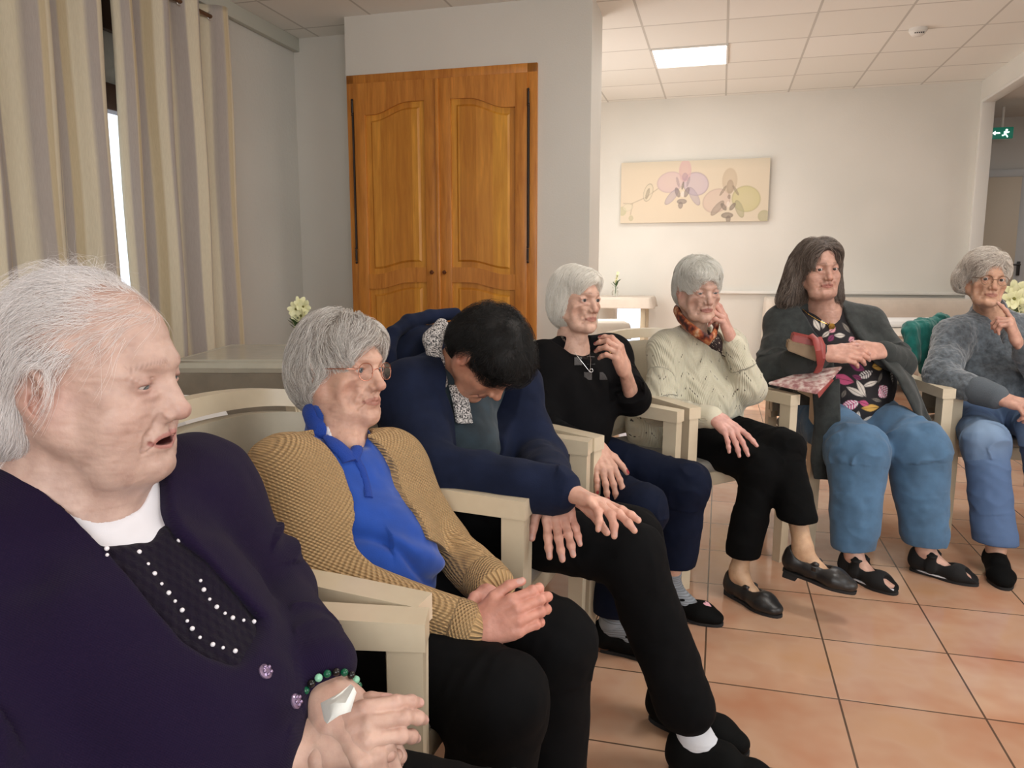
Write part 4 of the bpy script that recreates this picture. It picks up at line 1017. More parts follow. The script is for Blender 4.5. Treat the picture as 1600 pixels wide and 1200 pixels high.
mb = MB(); mb.box((-.313, 8.427, 1.9525), (1.50, .042, .625)); rbuild(mb, 'stretcher', mat('canvas_edge', (202, 190, 168), .8), cv, smooth=False)
cv.rotation_euler = (0, 0, ROTZ)

# ---------------------------------------------------------------- tables, cloths, vases
MAT['cloth_top'] = mat('pale_oilcloth', (186, 182, 166), .16, nodes=cloth_nodes(300, .05, .05, 0))
MAT['cloth_shaded'] = mat('shaded_taupe_cloth', (134, 124, 108), .75, nodes=cloth_nodes(500, .3, .10, .1, 9))  # front drop toned darker than the top, its shade put into the colour
MAT['cloth_beige'] = mat('beige_cloth', (212, 200, 186), .8, nodes=cloth_nodes(500, .25, .06, .1, 6))
MAT['cloth_white'] = mat('white_cloth', (232, 230, 228), .75, nodes=cloth_nodes(500, .25, .05, .1, 6))
MAT['table_leg'] = mat('table_leg_wood', (190, 176, 150), .5)
def cloth_table(loc, rz, sx, sy, h, top_m, side_m, drop, label, pleat=0., band=.0, clabel=None, seed=1, legs_=True):
    t = empty('table', (*loc, 0), label[0], 'table'); t.rotation_euler = (0, 0, rz)
    mb = MB(); mb.box((0, 0, h-.022), (sx-.02, sy-.02, .028), bev=.004); o = mb.build('table_top', MAT['table_leg']); o.parent = t
    for x in (-1, 1):
        for y in (-1, 1):
            mb = MB(); mb.box((x*(sx/2-.07), y*(sy/2-.07), (h-.036)/2), (.05, .05, h-.036), bev=.005); o = mb.build('leg', MAT['table_leg']); o.parent = t
    c = empty('tablecloth', (*loc, 0), label[1], 'tablecloth'); c.rotation_euler = (0, 0, rz)
    def ring(n_s=40):
        P_ = []; r = .03
        cor = [(sx/2, sy/2), (-sx/2, sy/2), (-sx/2, -sy/2), (sx/2, -sy/2)]
        for i in range(4):
            x, y = cor[i]; x2, y2 = cor[(i+1) % 4]
            for j in range(n_s): P_.append((x+(x2-x)*j/n_s, y+(y2-y)*j/n_s))
        return np.array(P_)
    R_ = ring(); n = len(R_); nrm_ = R_/np.linalg.norm(R_/np.array([sx/2, sy/2]), axis=1, ord=np.inf)[:, None]
    out = np.sign(R_)*(np.abs(R_)/np.array([sx/2, sy/2]) > .999)
    lay = [(0, h+.003, .0), (.004, h+.001, 0), (.010, h-.006, 0)]
    if band: lay += [(.016, h-band, 0)]
    steps = 10
    for k in range(1, steps+1): lay.append((.016+.010*k/steps, h-max(.012, band)-(drop-max(.012, band))*k/steps, k/steps))
    s_ = np.arange(n)/n*2*(sx+sy); Vs = []
    for (o_, z, g) in lay:
        w = .004*g+pleat*g*np.sin(s_*2*math.pi/.11)+.012*g*np.sin(s_*7+seed)
        Vs.append(np.concatenate([R_+out*(o_+w[:, None]), np.full((n, 1), z)], 1))
    Vs = np.concatenate(Vs); Q = []
    for k in range(len(lay)-1):
        for j in range(n): Q.append((k*n+j, k*n+(j+1) % n, (k+1)*n+(j+1) % n, (k+1)*n+j))
    ks = 3 if band else 2
    mt = MB(); mt.poly([(x, y, h+.003) for x, y in R_]); 
    o = npmesh('skirt', Vs, np.array(Q), side_m); o.parent = c; m_ = o.modifiers.new('t', 'SOLIDIFY'); m_.thickness = .0015
    o2 = mt.build('top', top_m); o2.parent = c
    if band:
        mb = MB(); mb.tube([(x, y, h-.004) for x, y in R_[::8]], .010, n=8, closed=True); mb.tube([(x, y, h-.03) for x, y in R_[::8]], .030, n=8, closed=True, flat=((0, 0, 1), 1.0)); o3 = mb.build('border', top_m); o3.parent = c
    return t, c
TB = W(460, 550, 3.7)
cloth_table((-.98, 3.72), 0, 1.02, .68, .75, MAT['cloth_top'], MAT['cloth_shaded'], .62, ('grey-clothed table standing behind the woman in the tan cardigan', 'shiny pale topped tablecloth with a taupe skirt toned darker for shade, behind the tan cardigan'), band=.05)
def vase(loc, h, kind, label, fl_label, seed, hf=.18, n_f=5, r=.035, fr=.03):
    rs = np.random.RandomState(seed); v = empty('vase', loc, label, 'vase'); L0 = V3(*loc)
    mb = MB(); mb.lathe(L0, ((r*.7, 0), (r, .004), (r*1.05, h*.4), (r*.7, h*.75), (r*.85, h), (r*.78, h), (r*.62, h*.74), (r*.95, h*.4), (r*.85, .01), (0, .008)), 24); mb.build('glass', MAT['glass'], v)
    mb = MB(); mb.lathe(L0, ((0, .009), (r*.84, .011), (r*.93, h*.4), (r*.7, h*.6), (0, h*.6)), 20); mb.build('water', MAT['glass'], v)
    f = empty('flowers', L0+V3(0, 0, h*.5), fl_label, 'flowers'); st = MB(); lf = MB()
    for i in range(n_f):
        a = rs.rand()*6.28; q = L0+V3(math.cos(a)*hf*.28*rs.rand(), math.sin(a)*hf*.28*rs.rand(), h+hf*(.25+.75*(i+.5)/n_f)); m_ = (L0+q)/2+V3(0, 0, .02)
        st.tube([L0+V3(0, 0, .02), m_, q], .0022, n=6)
        dn = nrm(V3(rs.randn()*.5, -1, rs.rand()*.6-.1)); e1 = nrm(np.cross(dn, V3(0, 0, 1))); e2 = np.cross(e1, dn)
        pt = MB(); ce = MB()
        for j in range(6):
            t = j*math.pi/3+rs.rand()*.3; d_ = e1*math.cos(t)+e2*math.sin(t); u_ = nrm(d_+dn*.45); s_ = np.cross(u_, dn); s_ = nrm(s_); nn = np.cross(s_, u_)
            pt.ball(q+u_*fr*.55, (fr*.62, fr*.34, fr*.07), np.stack([u_, s_, nn], 1), n=10)
        ce.ball(q+dn*fr*.25, fr*.16, n=8); bo = pt.build('blossom', MAT['petal'], f); ce.build('flower_centre', MAT['pistil'], bo)
        for j in range(2):
            t = rs.rand()*6.28; d_ = nrm(V3(math.cos(t), math.sin(t), .8)); s_ = nrm(np.cross(d_, V3(0, 0, 1))); lf.ball(m_+d_*.03, (.035, .008, .0015), np.stack([d_, s_, np.cross(d_, s_)], 1), n=8)
    st.build('stems', MAT['stem'], f); lf.build('leaves', MAT['stem'], f)
MAT['glass'] = mat('clear_glass', (250, 252, 250), .02, Transmission_Weight=1.0, IOR=1.25, Alpha=.55)
MAT['stem'] = mat('green_stems', (66, 92, 46), .6); MAT['petal'] = mat('cream_petals', (232, 230, 186), .6); MAT['pistil'] = mat('olive_flower_centre', (120, 116, 50), .7)
q = W(470, 548, 3.80); vase((q[0], 3.80, .754), .10, 0, 'glass vase on the grey-clothed table, mostly hidden by the silver hair', 'cream flowers with green leaves rising behind the silver hair', 2, hf=.13, n_f=9, fr=.040)
# far side tables
def ab_xy(a, b): q = AB(a, b); return (q[0], q[1])
cloth_table(ab_xy(8.08, -1.02), ROTZ, .68, .5, .87, MAT['cloth_beige'], MAT['cloth_beige'], .11, ('beige-clothed side table in the far corner by the cupboard wall', 'beige cloth on the far corner side table'))
cloth_table(ab_xy(8.10, 1.35), ROTZ, 1.8, .5, .87, MAT['cloth_beige'], MAT['cloth_beige'], .72, ('long buffet table along the far wall, behind the grey cardigan', 'pleated beige skirted cloth on the long buffet table'), pleat=.006)
q = W(955, 510, 5.9); cloth_table((q[0]-.13, 6.15), 0, .52, .5, .74, MAT['cloth_beige'], MAT['cloth_beige'], .12, ('small beige-clothed table in front of the far corner side table', 'beige cloth on the small table behind the woman in black'))
q = W(961, 466, 8.0); vase((q[0], 8.0, .875), .10, 0, 'small clear vase on the far corner side table', 'tiny white blossoms in the far corner vase', 5, hf=.15, n_f=4, fr=.018)
q = W(1375, 462, 8.05); vase((q[0], q[1], .875), .14, 0, 'clear round vase on the long buffet table', 'pale yellow orchid spray on the long buffet table', 8, hf=.26, n_f=7, r=.05, fr=.042)
pt_ = empty('pedestal_table', (3.25, 5.35, 0), 'round white pedestal table behind the woman in the grey sweater', 'table')
mb = MB(); mb.lathe((3.25, 5.35, .0), ((.46, 0), (.47, .02), (.45, .04), (.10, .07), (.05, .10), (0, .1)), 40); mb.build('base', mat('white_metal', (225, 225, 222), .35), pt_)
mb = MB(); mb.tube([(3.25, 5.35, .09), (3.25, 5.35, .70)], .04, n=20); mb.build('column', MAT['trim'], pt_)
mb = MB(); mb.lathe((3.25, 5.35, .70), ((0, 0), (.78, 0), (.80, .02), (.78, .038), (0, .038)), 60); mb.build('table_top', MAT['cloth_beige'], pt_)
cc = empty('folded_cloth', (3.1, 5.5, .74), 'white folded cloth lying on the round pedestal table', 'cloth'); mb = MB(); mb.box((3.05, 5.65, .765), (.75, .40, .05), bev=.02); mb.build('cloth', MAT['cloth_white'], cc)
q = W(1592, 500, 4.9); vase((q[0], q[1]+.05, .740), .12, 0, 'glass vase at the right edge on the round pedestal table', 'large cream lilies behind the woman in the grey sweater', 11, hf=.16, n_f=5, r=.04, fr=.07)
# white cloth hanging beside the grey table
wc = empty('white_cloth', (-1.25, 2.6, 0), 'white cloth over a stool, seen beside the face in the foreground', 'cloth')
q0 = W(284, 650, 2.55); q1 = W(310, 700, 2.5); mb = MB()
mb.prism([q0, q1+V3(.0, 0, 0), V3(q1[0]+.05, q1[1], .0), V3(-1.45, 2.6, 0), V3(-1.45, 2.6, q0[2]+.02), q0+V3(-.06, 0, .012)], V3(0, .34, 0)); mb.build('cloth', MAT['cloth_white'], wc)
# ---------------------------------------------------------------- armchairs in an arc
def frame_nodes(nt, b):
    co = coords(nt, (1, 1, 1)); n = noise(nt, co, 30, 3); nt.links.new(ramp(nt, n, [(.3, (208, 192, 166)), (.7, (212, 197, 171))]), b.inputs['Base Color'])
    b.inputs['Coat Weight'].default_value = .4; b.inputs['Coat Roughness'].default_value = .12
MAT['chair'] = mat('pale_lacquered_frame', (202, 186, 158), .35, nodes=frame_nodes)
MAT['chair_back'] = mat('cream_vinyl', (182, 172, 152), .4, nodes=cloth_nodes(260, .1, .05, .0))
MAT['seat'] = mat('grey_vinyl', (150, 146, 138), .5, nodes=cloth_nodes(400, .15, .06, .1))
def make_chair():
    """local x = forward, y = left, origin on the floor below the front edge's middle"""
    r = empty('armchair', (0, 0, 0)); w = .262
    for s in (-1, 1):
        y = s*w
        mb = MB(); mb.prism([(-.050, y-.021, 0), (-.014, y-.021, 0), (-.003, y-.021, .42), (0, y-.021, .634), (-.050, y-.021, .634), (-.050, y-.021, .42)], V3(0, .042, 0))
        ed = [e for e in mb.bm.edges if len(e.link_faces) == 2 and e.calc_face_angle(0) > .7]; bmesh.ops.bevel(mb.bm, geom=ed, offset=.006, segments=2, affect='EDGES'); mb.build('leg', MAT['chair'], r)
        mb = MB(); mb.prism([(-.60, y-.020, 0), (-.565, y-.020, 0), (-.50, y-.020, .42), (-.505, y-.020, .66), (-.545, y-.020, .88), (-.575, y-.020, .88), (-.545, y-.020, .64), (-.545, y-.020, .42)], V3(0, .040, 0))
        bmesh.ops.bevel(mb.bm, geom=mb.bm.edges[:], offset=.005, segments=2, affect='EDGES'); mb.build('leg', MAT['chair'], r)
        mb = MB(); pr = [(-.53, .672), (-.36, .690), (-.16, .684), (.004, .674), (.004, .634), (-.16, .640), (-.36, .646), (-.53, .634)]
        mb.prism([(x, y-.027, z) for x, z in pr], V3(0, .054, 0)); ed = [e for e in mb.bm.edges if len(e.link_faces) == 2 and e.calc_face_angle(0) > .7]; bmesh.ops.bevel(mb.bm, geom=ed, offset=.011, segments=4, affect='EDGES'); mb.build('armrest', MAT['chair'], r)
    # curved back: top rail, lower rail, upholstered panel
    def arcpt(t, off=0., z=0., lean=0.): a = t*1.0; return V3(-.505-off-lean-.105*math.cos(a*1.45), .286*math.sin(a*1.25)/math.sin(1.25), z)
    ts = np.linspace(-1, 1, 25)
    def band(z0, z1, o0, o1, lean0, lean1, bv=.006):
        mb = MB(); rings = []
        for t in ts:
            zc = -.035*abs(t)**2.2
            rings.append([mb.bm.verts.new(arcpt(t, o, z+zc*(z > .8), l)) for o, z, l in ((o0, z0, lean0), (o1, z0, lean0), (o1, z1, lean1), (o0, z1, lean1))])
        for a, b in zip(rings, rings[1:]):
            for j in range(4): mb.bm.faces.new((a[j], a[(j+1) % 4], b[(j+1) % 4], b[j]))
        mb.bm.faces.new(rings[0][::-1]); mb.bm.faces.new(rings[-1])
        ed = [e for e in mb.bm.edges if abs((e.verts[0].co-e.verts[1].co).normalized().y) > .05 and len(e.link_faces) == 2 and e.calc_face_angle(0) > .7]
        bmesh.ops.bevel(mb.bm, geom=ed, offset=bv, segments=3, affect='EDGES'); return mb
    band(.862, .900, -.016, .022, .0, .004, .010).build('top_rail', MAT['chair'], r)
    band(.500, .850, -.028, .004, -.045, -.004, .010).build('backrest', MAT['chair_back'], r)
    band(.470, .505, -.010, .020, -.05, -.045).build('lower_rail', MAT['chair'], r)
    mb = MB(); mb.box((-.035, 0, .395), (.030, .49, .052), bev=.006); mb.box((-.53, 0, .395), (.030, .49, .052), bev=.006)
    for s in (-1, 1): mb.box((-.28, s*w, .395), (.47, .026, .052), bev=.006)
    mb.build('seat_rail', MAT['chair'], r)
    mb = MB(); mb.box((-.275, 0, .440), (.515, .475, .046), bev=.020, seg=4); mb.build('seat', MAT['seat'], r)
    return r
def dup(root):
    r = root.copy(); COLL.objects.link(r)
    for ch in list(root.children):
        c = ch.copy(); COLL.objects.link(c); c.parent = r
    return r
CH = [((-.122, .745), (1, 0.0), 'pale wooden armchair of the woman in the purple cardigan'), ((-.05, 1.31), (.95, -.31), 'pale wooden armchair of the woman in the tan cardigan'),
      ((.128, 1.872), (.94, -.34), 'pale wooden armchair of the man in the hooded jacket'), ((.41, 2.37), (.79, -.62), 'pale wooden armchair of the woman in the black top'),
      ((.86, 2.77), (.52, -.86), 'pale wooden armchair of the woman in the cream cardigan'), ((1.50, 3.05), (.03, -1), 'pale wooden armchair of the woman in the floral top'),
      ((2.10, 3.07), (-.25, -.97), 'pale wooden armchair of the woman in the fluffy grey sweater')]
ch0 = make_chair()
for i, ((x, y), (fx, fy), lb) in enumerate(CH):
    c = ch0 if i == 0 else dup(ch0); c.location = (x, y, 0); c.rotation_euler = (0, 0, math.atan2(fy, fx)); tag(c, lb, 'armchair', 'armchairs set in an arc')
# ---------------------------------------------------------------- the seven people
MAT['black_knit'] = mat('black_jersey', (11, 10, 12), .85, Specular_IOR_Level=.12, nodes=cloth_nodes(500, .25, .2, .0))
MAT['black_trousers'] = mat('black_trousers', (10, 10, 12), .85, Specular_IOR_Level=.12, nodes=cloth_nodes(600, .2, .2, .0))
MAT['black_shoe'] = mat('black_felt_shoe', (9, 9, 9), .8, Specular_IOR_Level=.12, nodes=cloth_nodes(700, .3, .2, .0))
MAT['leather'] = mat('black_leather', (32, 30, 30), .38, nodes=cloth_nodes(160, .25, .15, 0))
MAT['purple'] = mat('dark_purple_wool', (25, 13, 42), .9, Specular_IOR_Level=.12, nodes=knit_nodes(2200, 2200, .25, .0012, .8, mix=.25))
MAT['purple_lace'] = mat('dark_purple_lace', (20, 12, 30), .8, Specular_IOR_Level=.12, nodes=knit_nodes(420, 560, .5, .002, 1.6, mix=.2))
MAT['tee'] = mat('white_tee', (226, 224, 230), .8, nodes=cloth_nodes(900, .15, .04, .1))
MAT['tan'] = mat('tan_chunky_knit', (204, 166, 116), .9, nodes=knit_nodes(1000, 720, .9, .004, .3, mix=.5))
MAT['tan_rib'] = mat('tan_ribbed_cuff', (204, 166, 116), .9, nodes=knit_nodes(0.0001, 900, 1.0, .005, .35, mix=.6))
MAT['blue'] = mat('royal_blue_fleece', (13, 68, 162), .9, nodes=cloth_nodes(420, .35, .12, .25, 16))
MAT['blue_rib'] = mat('royal_blue_rib', (12, 58, 150), .9, nodes=knit_nodes(0.0001, 900, .9, .004, .4, mix=.35))
MAT['navy'] = mat('navy_fleece', (26, 34, 58), .92, Specular_IOR_Level=.15, nodes=cloth_nodes(420, .35, .25, .02, 9))
MAT['navy_in'] = mat('dark_teal_shirt', (38, 54, 64), .9, nodes=cloth_nodes(500, .2, .3, .2, 20))
MAT['melange'] = mat('black_and_white_melange_lining', (120, 116, 116), .9, nodes=lambda nt, b: nt.links.new(ramp(nt, noise(nt, coords(nt), 260, 2, .7), [(.44, (40, 38, 42)), (.56, (214, 208, 204))]), b.inputs['Base Color']))
MAT['navy_trousers'] = mat('navy_trousers', (13, 21, 42), .85, Specular_IOR_Level=.15, nodes=cloth_nodes(500, .2, .15, .0))
def lace_nodes(nt, b):
    base = (*S2L((206, 200, 178)), 1); a = nd(nt, 'ShaderNodeAttribute', attribute_name='UVW'); sp = nt.nodes.new('ShaderNodeSeparateXYZ'); nt.links.new(a.outputs['Vector'], sp.inputs[0])
    u, v = sp.outputs[0], sp.outputs[1]
    # columns of pointelle leaves: little holes along slanting veins
    col_ = mathn(nt, 'ABSOLUTE', mathn(nt, 'SUBTRACT', mathn(nt, 'FRACT', mathn(nt, 'MULTIPLY', v, 12.5)), .5))
    sl = mathn(nt, 'ADD', mathn(nt, 'MULTIPLY', u, 16.0), mathn(nt, 'MULTIPLY', col_, 2.2)); row = mathn(nt, 'ABSOLUTE', mathn(nt, 'SUBTRACT', mathn(nt, 'FRACT', sl), .5))
    vein = mathn(nt, 'LESS_THAN', row, .055); dots = mathn(nt, 'LESS_THAN', mathn(nt, 'FRACT', mathn(nt, 'MULTIPLY', col_, 16.0)), .5)
    part = mathn(nt, 'LESS_THAN', mathn(nt, 'ABSOLUTE', mathn(nt, 'SUBTRACT', col_, .17)), .12)
    co = coords(nt); msk = mathn(nt, 'GREATER_THAN', noise(nt, co, 26, 2), .50)
    hole = mathn(nt, 'MULTIPLY', mathn(nt, 'MULTIPLY', vein, dots), mathn(nt, 'MULTIPLY', part, msk))
    nt.links.new(mixc(nt, hole, (200, 194, 172), (66, 58, 48)), b.inputs['Base Color'])
    lf = mathn(nt, 'SINE', mathn(nt, 'MULTIPLY', sl, 6.283)); fine = mathn(nt, 'SINE', mathn(nt, 'MULTIPLY', v, 1300)); h = mathn(nt, 'ADD', mathn(nt, 'MULTIPLY', lf, 1.0), mathn(nt, 'MULTIPLY', fine, .25))
    h = mathn(nt, 'SUBTRACT', h, mathn(nt, 'MULTIPLY', hole, 2.0)); bump(nt, b, h, .8, .003); b.inputs['Sheen Weight'].default_value = .25
MAT['cream'] = mat('cream_lace_knit', (212, 206, 184), .95, nodes=lace_nodes)
MAT['cream_rib'] = mat('cream_rib', (210, 204, 182), .95, nodes=knit_nodes(0.0001, 1100, .6, .003, .5, mix=.25))
MAT['charcoal'] = mat('charcoal_green_wool', (50, 54, 53), .95, nodes=cloth_nodes(380, .5, .28, .12, 40))
MAT['charcoal_rib'] = mat('charcoal_rib', (52, 56, 55), .95, nodes=knit_nodes(0.0001, 1000, .9, .004, .5, mix=.5))
MAT['floral'] = mat('floral_print', (30, 26, 30), .8, nodes=lambda nt, b: (colattr(nt, b), bump(nt, b, noise(nt, coords(nt), 500, 2), .2, .001)))
MAT['denim'] = mat('light_blue_denim', (78, 114, 148), .85, nodes=cloth_nodes(500, .4, .18, .1, 10))
MAT['denim_dark'] = mat('washed_blue_denim', (76, 100, 140), .85, nodes=lambda nt, b: (colattr(nt, b), bump(nt, b, noise(nt, coords(nt), 500, 3), .4, .001)))
MAT['fluffy'] = mat('fluffy_blue_grey_wool', (100, 108, 116), 1.0, nodes=cloth_nodes(150, 1.0, .35, .5, 46))
MAT['fluffy_rib'] = mat('fluffy_grey_rib', (96, 104, 112), 1.0, nodes=knit_nodes(0.0001, 620, 1.0, .005, .6, mix=.5))
MAT['sock_white'] = mat('white_sock', (206, 208, 214), .9, nodes=cloth_nodes(500, .3, .06, .1))
MAT['sock_grey'] = mat('grey_striped_sock', (140, 144, 150), .9, nodes=knit_nodes(900, 0, .5, .002, .3, mix=.5))
U3 = V3(0, 0, 1)
def J_(H, C, B, N, F, SR, SL, ER, EL, WR, WL, KR, KL, AR, AL, hip, chest, belly, arm, leg, hw=.085, TR=None, TL=None, bust=None, HR=None, HL=None, fs=1., tiltR=None, tiltL=None):
    J = dict(H=V3(*H), C=V3(*C), B=V3(*B), N=V3(*N), F=nrm(V3(*F)), SR=V3(*SR), SL=V3(*SL), ER=V3(*ER), EL=V3(*EL), WR=V3(*WR), WL=V3(*WL), KR=V3(*KR), KL=V3(*KL), AR=V3(*AR), AL=V3(*AL), hip=hip, chest=chest, belly=belly, arm=arm, leg=leg)
    th = nrm(J['KR']+J['KL']-2*J['H']); R = nrm(np.cross(th, U3)); J['HR'] = J['H']+R*hw; J['HL'] = J['H']-R*hw
    if bust: J['bust'] = bust
    if TR is not None: J['TR'] = V3(*TR)
    if TL is not None: J['TL'] = V3(*TL)
    J['fs'] = fs
    for s, t_ in (('R', tiltR), ('L', tiltL)):
        J['A0'+s] = J['A'+s].copy()
        if ('T'+s) in J:
            if t_ is not None: J['tilt'+s] = V3(*t_)
            J['A'+s] = foot_frame(J, s)[0](.05, 0, .105)
    return J
def bx_cut(P_, n_, c, e): c = np.asarray(c); return ('sc', P_, n_, c-e, c+e)
def glasses(P, mt, lens_w=.021, lens_h=.0175, drop=-.002, round_=1.0, y=.102, rad=.0009, temple_up=0.):
    Wd = P['Wd']; g = empty('glasses', P['o']-origin_of(P['root'])*0); g.location = Vector([0, 0, 0]); g.parent = P['root']
    n = 40; cs = {}
    for s in (1, -1):
        cx = s*.0315; pts = []
        for t in np.linspace(0, 2*math.pi, n, endpoint=False):
            c_, s_ = math.cos(t), math.sin(t); x = lens_w*np.sign(c_)*abs(c_)**(2/(2+.6*(1-round_)*2)); z = lens_h*np.sign(s_)*abs(s_)**(2/(2+.6*(1-round_)*2))
            pts.append(V3(cx+x, y-.006*((cx+x)/.052)**2*abs(1)-.0, drop+z))
        w = [Wd(p) for p in pts]; b = MB(); b.tube(w, rad, n=6, closed=True); b.build('rim', mt, g)
        b = MB(); vs = [b.bm.verts.new(p) for p in w]; b.bm.faces.new(vs); b.build('lens', MAT['lens'], g, smooth=False)
        b = MB(); b.tube([Wd(V3(s*(.0315+lens_w), y-.008, drop+.006)), Wd(V3(s*.062, y-.016, drop+.007)), Wd(V3(s*.074, .06, drop+.007+temple_up*.3)), Wd(V3(s*.078, .0, drop+.006+temple_up)), Wd(V3(s*.079, -.015, drop-.002+temple_up))], rad*1.1, n=6); b.build('temple', mt, g)
    b = MB(); b.tube([Wd(V3(-.0125, y-.002, drop+.003)), Wd(V3(0, y+.001, drop+.0065)), Wd(V3(.0125, y-.002, drop+.003))], rad*1.1, n=6)
    for s in (-1, 1): b.tube([Wd(V3(s*.0125, y-.002, drop-.002)), Wd(V3(s*.0095, y-.010, drop-.006))], rad*.8, n=6)
    b.build('bridge', mt, g); return g
def scalp_roots(f, n, sel, seed, lo=(-.09, -.12, -.12), hi=(.09, .12, .13)):
    """n points on the field's surface where sel(P) holds"""
    rs = np.random.RandomState(seed); out = []; tot = 0
    while tot < n:
        d = rs.normal(size=(n*3, 3)); d /= np.linalg.norm(d, axis=1, keepdims=True); p = V3(0, -.01, .0)+d*.17
        for _ in range(26):
            v = f.samp(p); p = p-d*np.clip(v, -.02, .012)[:, None]
        ok = sel(p) & (np.abs(f.samp(p)) < .004); out.append(p[ok]); tot += int(ok.sum())
        if tot == 0: break
    return np.concatenate(out)[:n]
def hair_shell(P, ops, vx=.003):
    """solid hair volume in head coordinates, meshed into the room"""
    f = run_ops(ops, vx); return f
def hair_obj(P, f, capm, amp=.0012):
    Vv, Q = f.mesh(); N = vnorm(Vv, Q); Vv = Vv+N*(amp*fbm(Vv*V3(70, 70, 20), 3, 3))[:, None]; return npmesh('hair', P['Wd'](Vv), Q, capm, P['root'])
# ---- woman in the purple cardigan, front left
P = new_person(-.45, .82, 'elderly white-haired woman in a dark purple cardigan, mouth open, nearest the camera', (208, 172, 156))
F1 = (.84, -.54, 0)
J = J_(H=(-.50, .80, .53), C=(-.475, .845, .76), B=(-.40, .80, .63), N=(-.505, .865, .895), F=F1, SR=(-.60, .735, .855), SL=(-.425, 1.005, .845),
       ER=(-.44, .58, .64), EL=W(425, 935, 1.01), WR=W(425, 1175, .765), WL=W(508, 1062, .83), KR=(-.04, .60, .49), KL=(.02, .76, .50), AR=(.0, .56, .09), AL=(.06, .74, .09), TR=(.12, .52, .03), TL=(.18, .70, .03),
       hip=(.17, .13, .12), chest=(.135, .105, .13), belly=(.165, .165, .15), arm=(.052, .046, .030), leg=(.088, .07, .045), bust=(.06, .06, -.02, .075))
P['gaze'] = (0, 1, -.55)
head(P, (-.471, .853, 1.035), (-94, -5, 2), .97, skin=(198, 167, 154), vx=.0016, mouth=.38, lid=.30, fat=1.2, age=1.1, iris=(90, 100, 104), brow=(136, 104, 92), browa=.55, neck=(0, -.045, -.15), neck_r=(.055, .06), chest=[(-.03, .015, -.20), (.03, .015, -.20)], lip=(178, 118, 112), jowl=.8, nosek=1.2)
inner_body(P, J)
# hands folded: right under, left over
hand(P, J['WR']+V3(.03, .01, -.004), W(572, 1133, .765)-W(448, 1170, .765), V3(-.05, -.75, .66), 'R', .90, curl=((.5, .5, .3), (.6, .6, .3), (.7, .6, .3), (.8, .6, .3)), thumb=(.75, .35, -.1, .5, .4), elbow=J['ER'], nail=(214, 170, 160), vx=.0016, fr=(.027, .036))
hand(P, J['WL']+V3(.012, -.02, -.012), W(562, 1122, .80)-J['WL'], V3(.40, -.45, .8), 'L', .95, curl=((.8, .7, .4), (.85, .7, .4), (.85, .75, .4), (.8, .75, .4)), thumb=(.55, .7, -.25, .5, .3), elbow=J['EL'], nail=(224, 176, 160), vx=.0016, fr=(.026, .034))
finish_body(P)
# clothes
M1 = frame(J); Rr, Ff, Uu = M1[:, 0], M1[:, 1], M1[:, 2]
garment(P, 'trousers', legs(J, .01)+[('e', J['H'], (.17, .14, .10), M1, .06)], .005, MAT['black_trousers'], J, 'legs', amp=.004)
tee = trunk(J, .000)+[('c', J['N']+V3(0, 0, .0), J['N']+Uu*.02, .070, .066, .03), ('c', J['N']+Uu*.075+Ff*.01, J['N']-Uu*.035+Ff*.085, .060, .045, .012)][:1]
tee += [('-c', J['N']+Uu*.16-Ff*.02, J['N']+Uu*.012+Ff*.035, .062, .056, .006)]
garment(P, 'tee_shirt', tee, .004, MAT['tee'], J, amp=.001, ring=0)
bl = trunk(J, .006)+[('c', J['N']+Uu*.0, J['N']+Uu*.02, .03, .03, .03), ('-c', J['N']+Uu*.16-Ff*.02, J['N']+Uu*.02, .075, .072, .006),
     front_cut(J, [(60, 700), (300, 700), (275, 800), (262, 822), (240, 845), (215, 848), (190, 855), (165, 853), (100, 790)], .45, 1.5, ymin=-.1)]
garment(P, 'blouse', bl, .003, MAT['purple_lace'], J, amp=.0015, ring=0, disp=lambda V_, N_, UV, i, a, t: .0012*np.sin(UV[:, 1]*160+2*fbm(V_*30, 2, 3)))
card = trunk(J, .014)+[('-c', J['N']+Uu*.16-Ff*.02, J['N']+Uu*.02+Ff*.0, .062, .066, .008),
     front_cut(J, [(40, 690), (300, 690), (268, 800), (285, 835), (325, 872), (352, 905), (398, 950), (416, 968), (418, 990), (402, 1018), (375, 1040), (330, 1030), (290, 1008), (250, 962), (215, 912), (168, 855), (120, 800)], .45, 1.5)]
# left front hangs over the thigh, hem
card += arms(J, .014, end={'R': .90, 'L': .88})
garment(P, 'cardigan', card, .003, MAT['purple'], J, amp=.007, fr=8, ring=.012, rw=.06, seed=11)
fc = P['f_cardigan']; fb = P['f_blouse']
# pearls along the blouse placket and lace, buttons
pl = [(217, 863), (231, 882), (241, 897), (252, 913), (263, 927), (273, 940), (284, 954), (292, 971), (300, 983), (312, 997), (332, 1008), (348, 1013), (367, 1018), (313, 908), (318, 922), (327, 937), (338, 949), (351, 959), (363, 966), (380, 970), (396, 972), (271, 831), (279, 845), (414, 986), (166, 858), (167, 868)]
ps = first_of((fc, fb), pl, .45, 1.3, .001)
for i, p_ in enumerate(ps):
    b = MB(); b.ball(p_, .0026 if i % 2 == 0 else .0019, n=12); b.build('pearl', MAT['pearl'], bpy.data.objects[[o.name for o in P['root'].children if o.name.startswith('blouse')][0]])
cg = [o for o in P['root'].children if o.name.startswith('cardigan')][0]
for p_ in on_surface(fc, [(414, 1050), (461, 1096)], .45, 1.3, .001):
    b = MB(); g = fc.grad(p_[None])[0]; u = nrm(np.cross(g, V3(.1, .2, 1))); w = np.cross(g, u); b.ball(p_, (.0085, .0085, .004), np.stack([u, w, g], 1), n=14)
    for k in range(5): b.ball(p_+g*.0035+(u*math.cos(k*1.257)+w*math.sin(k*1.257))*.0045, .0022, n=8)
    b.build('button', MAT['button'], cg)
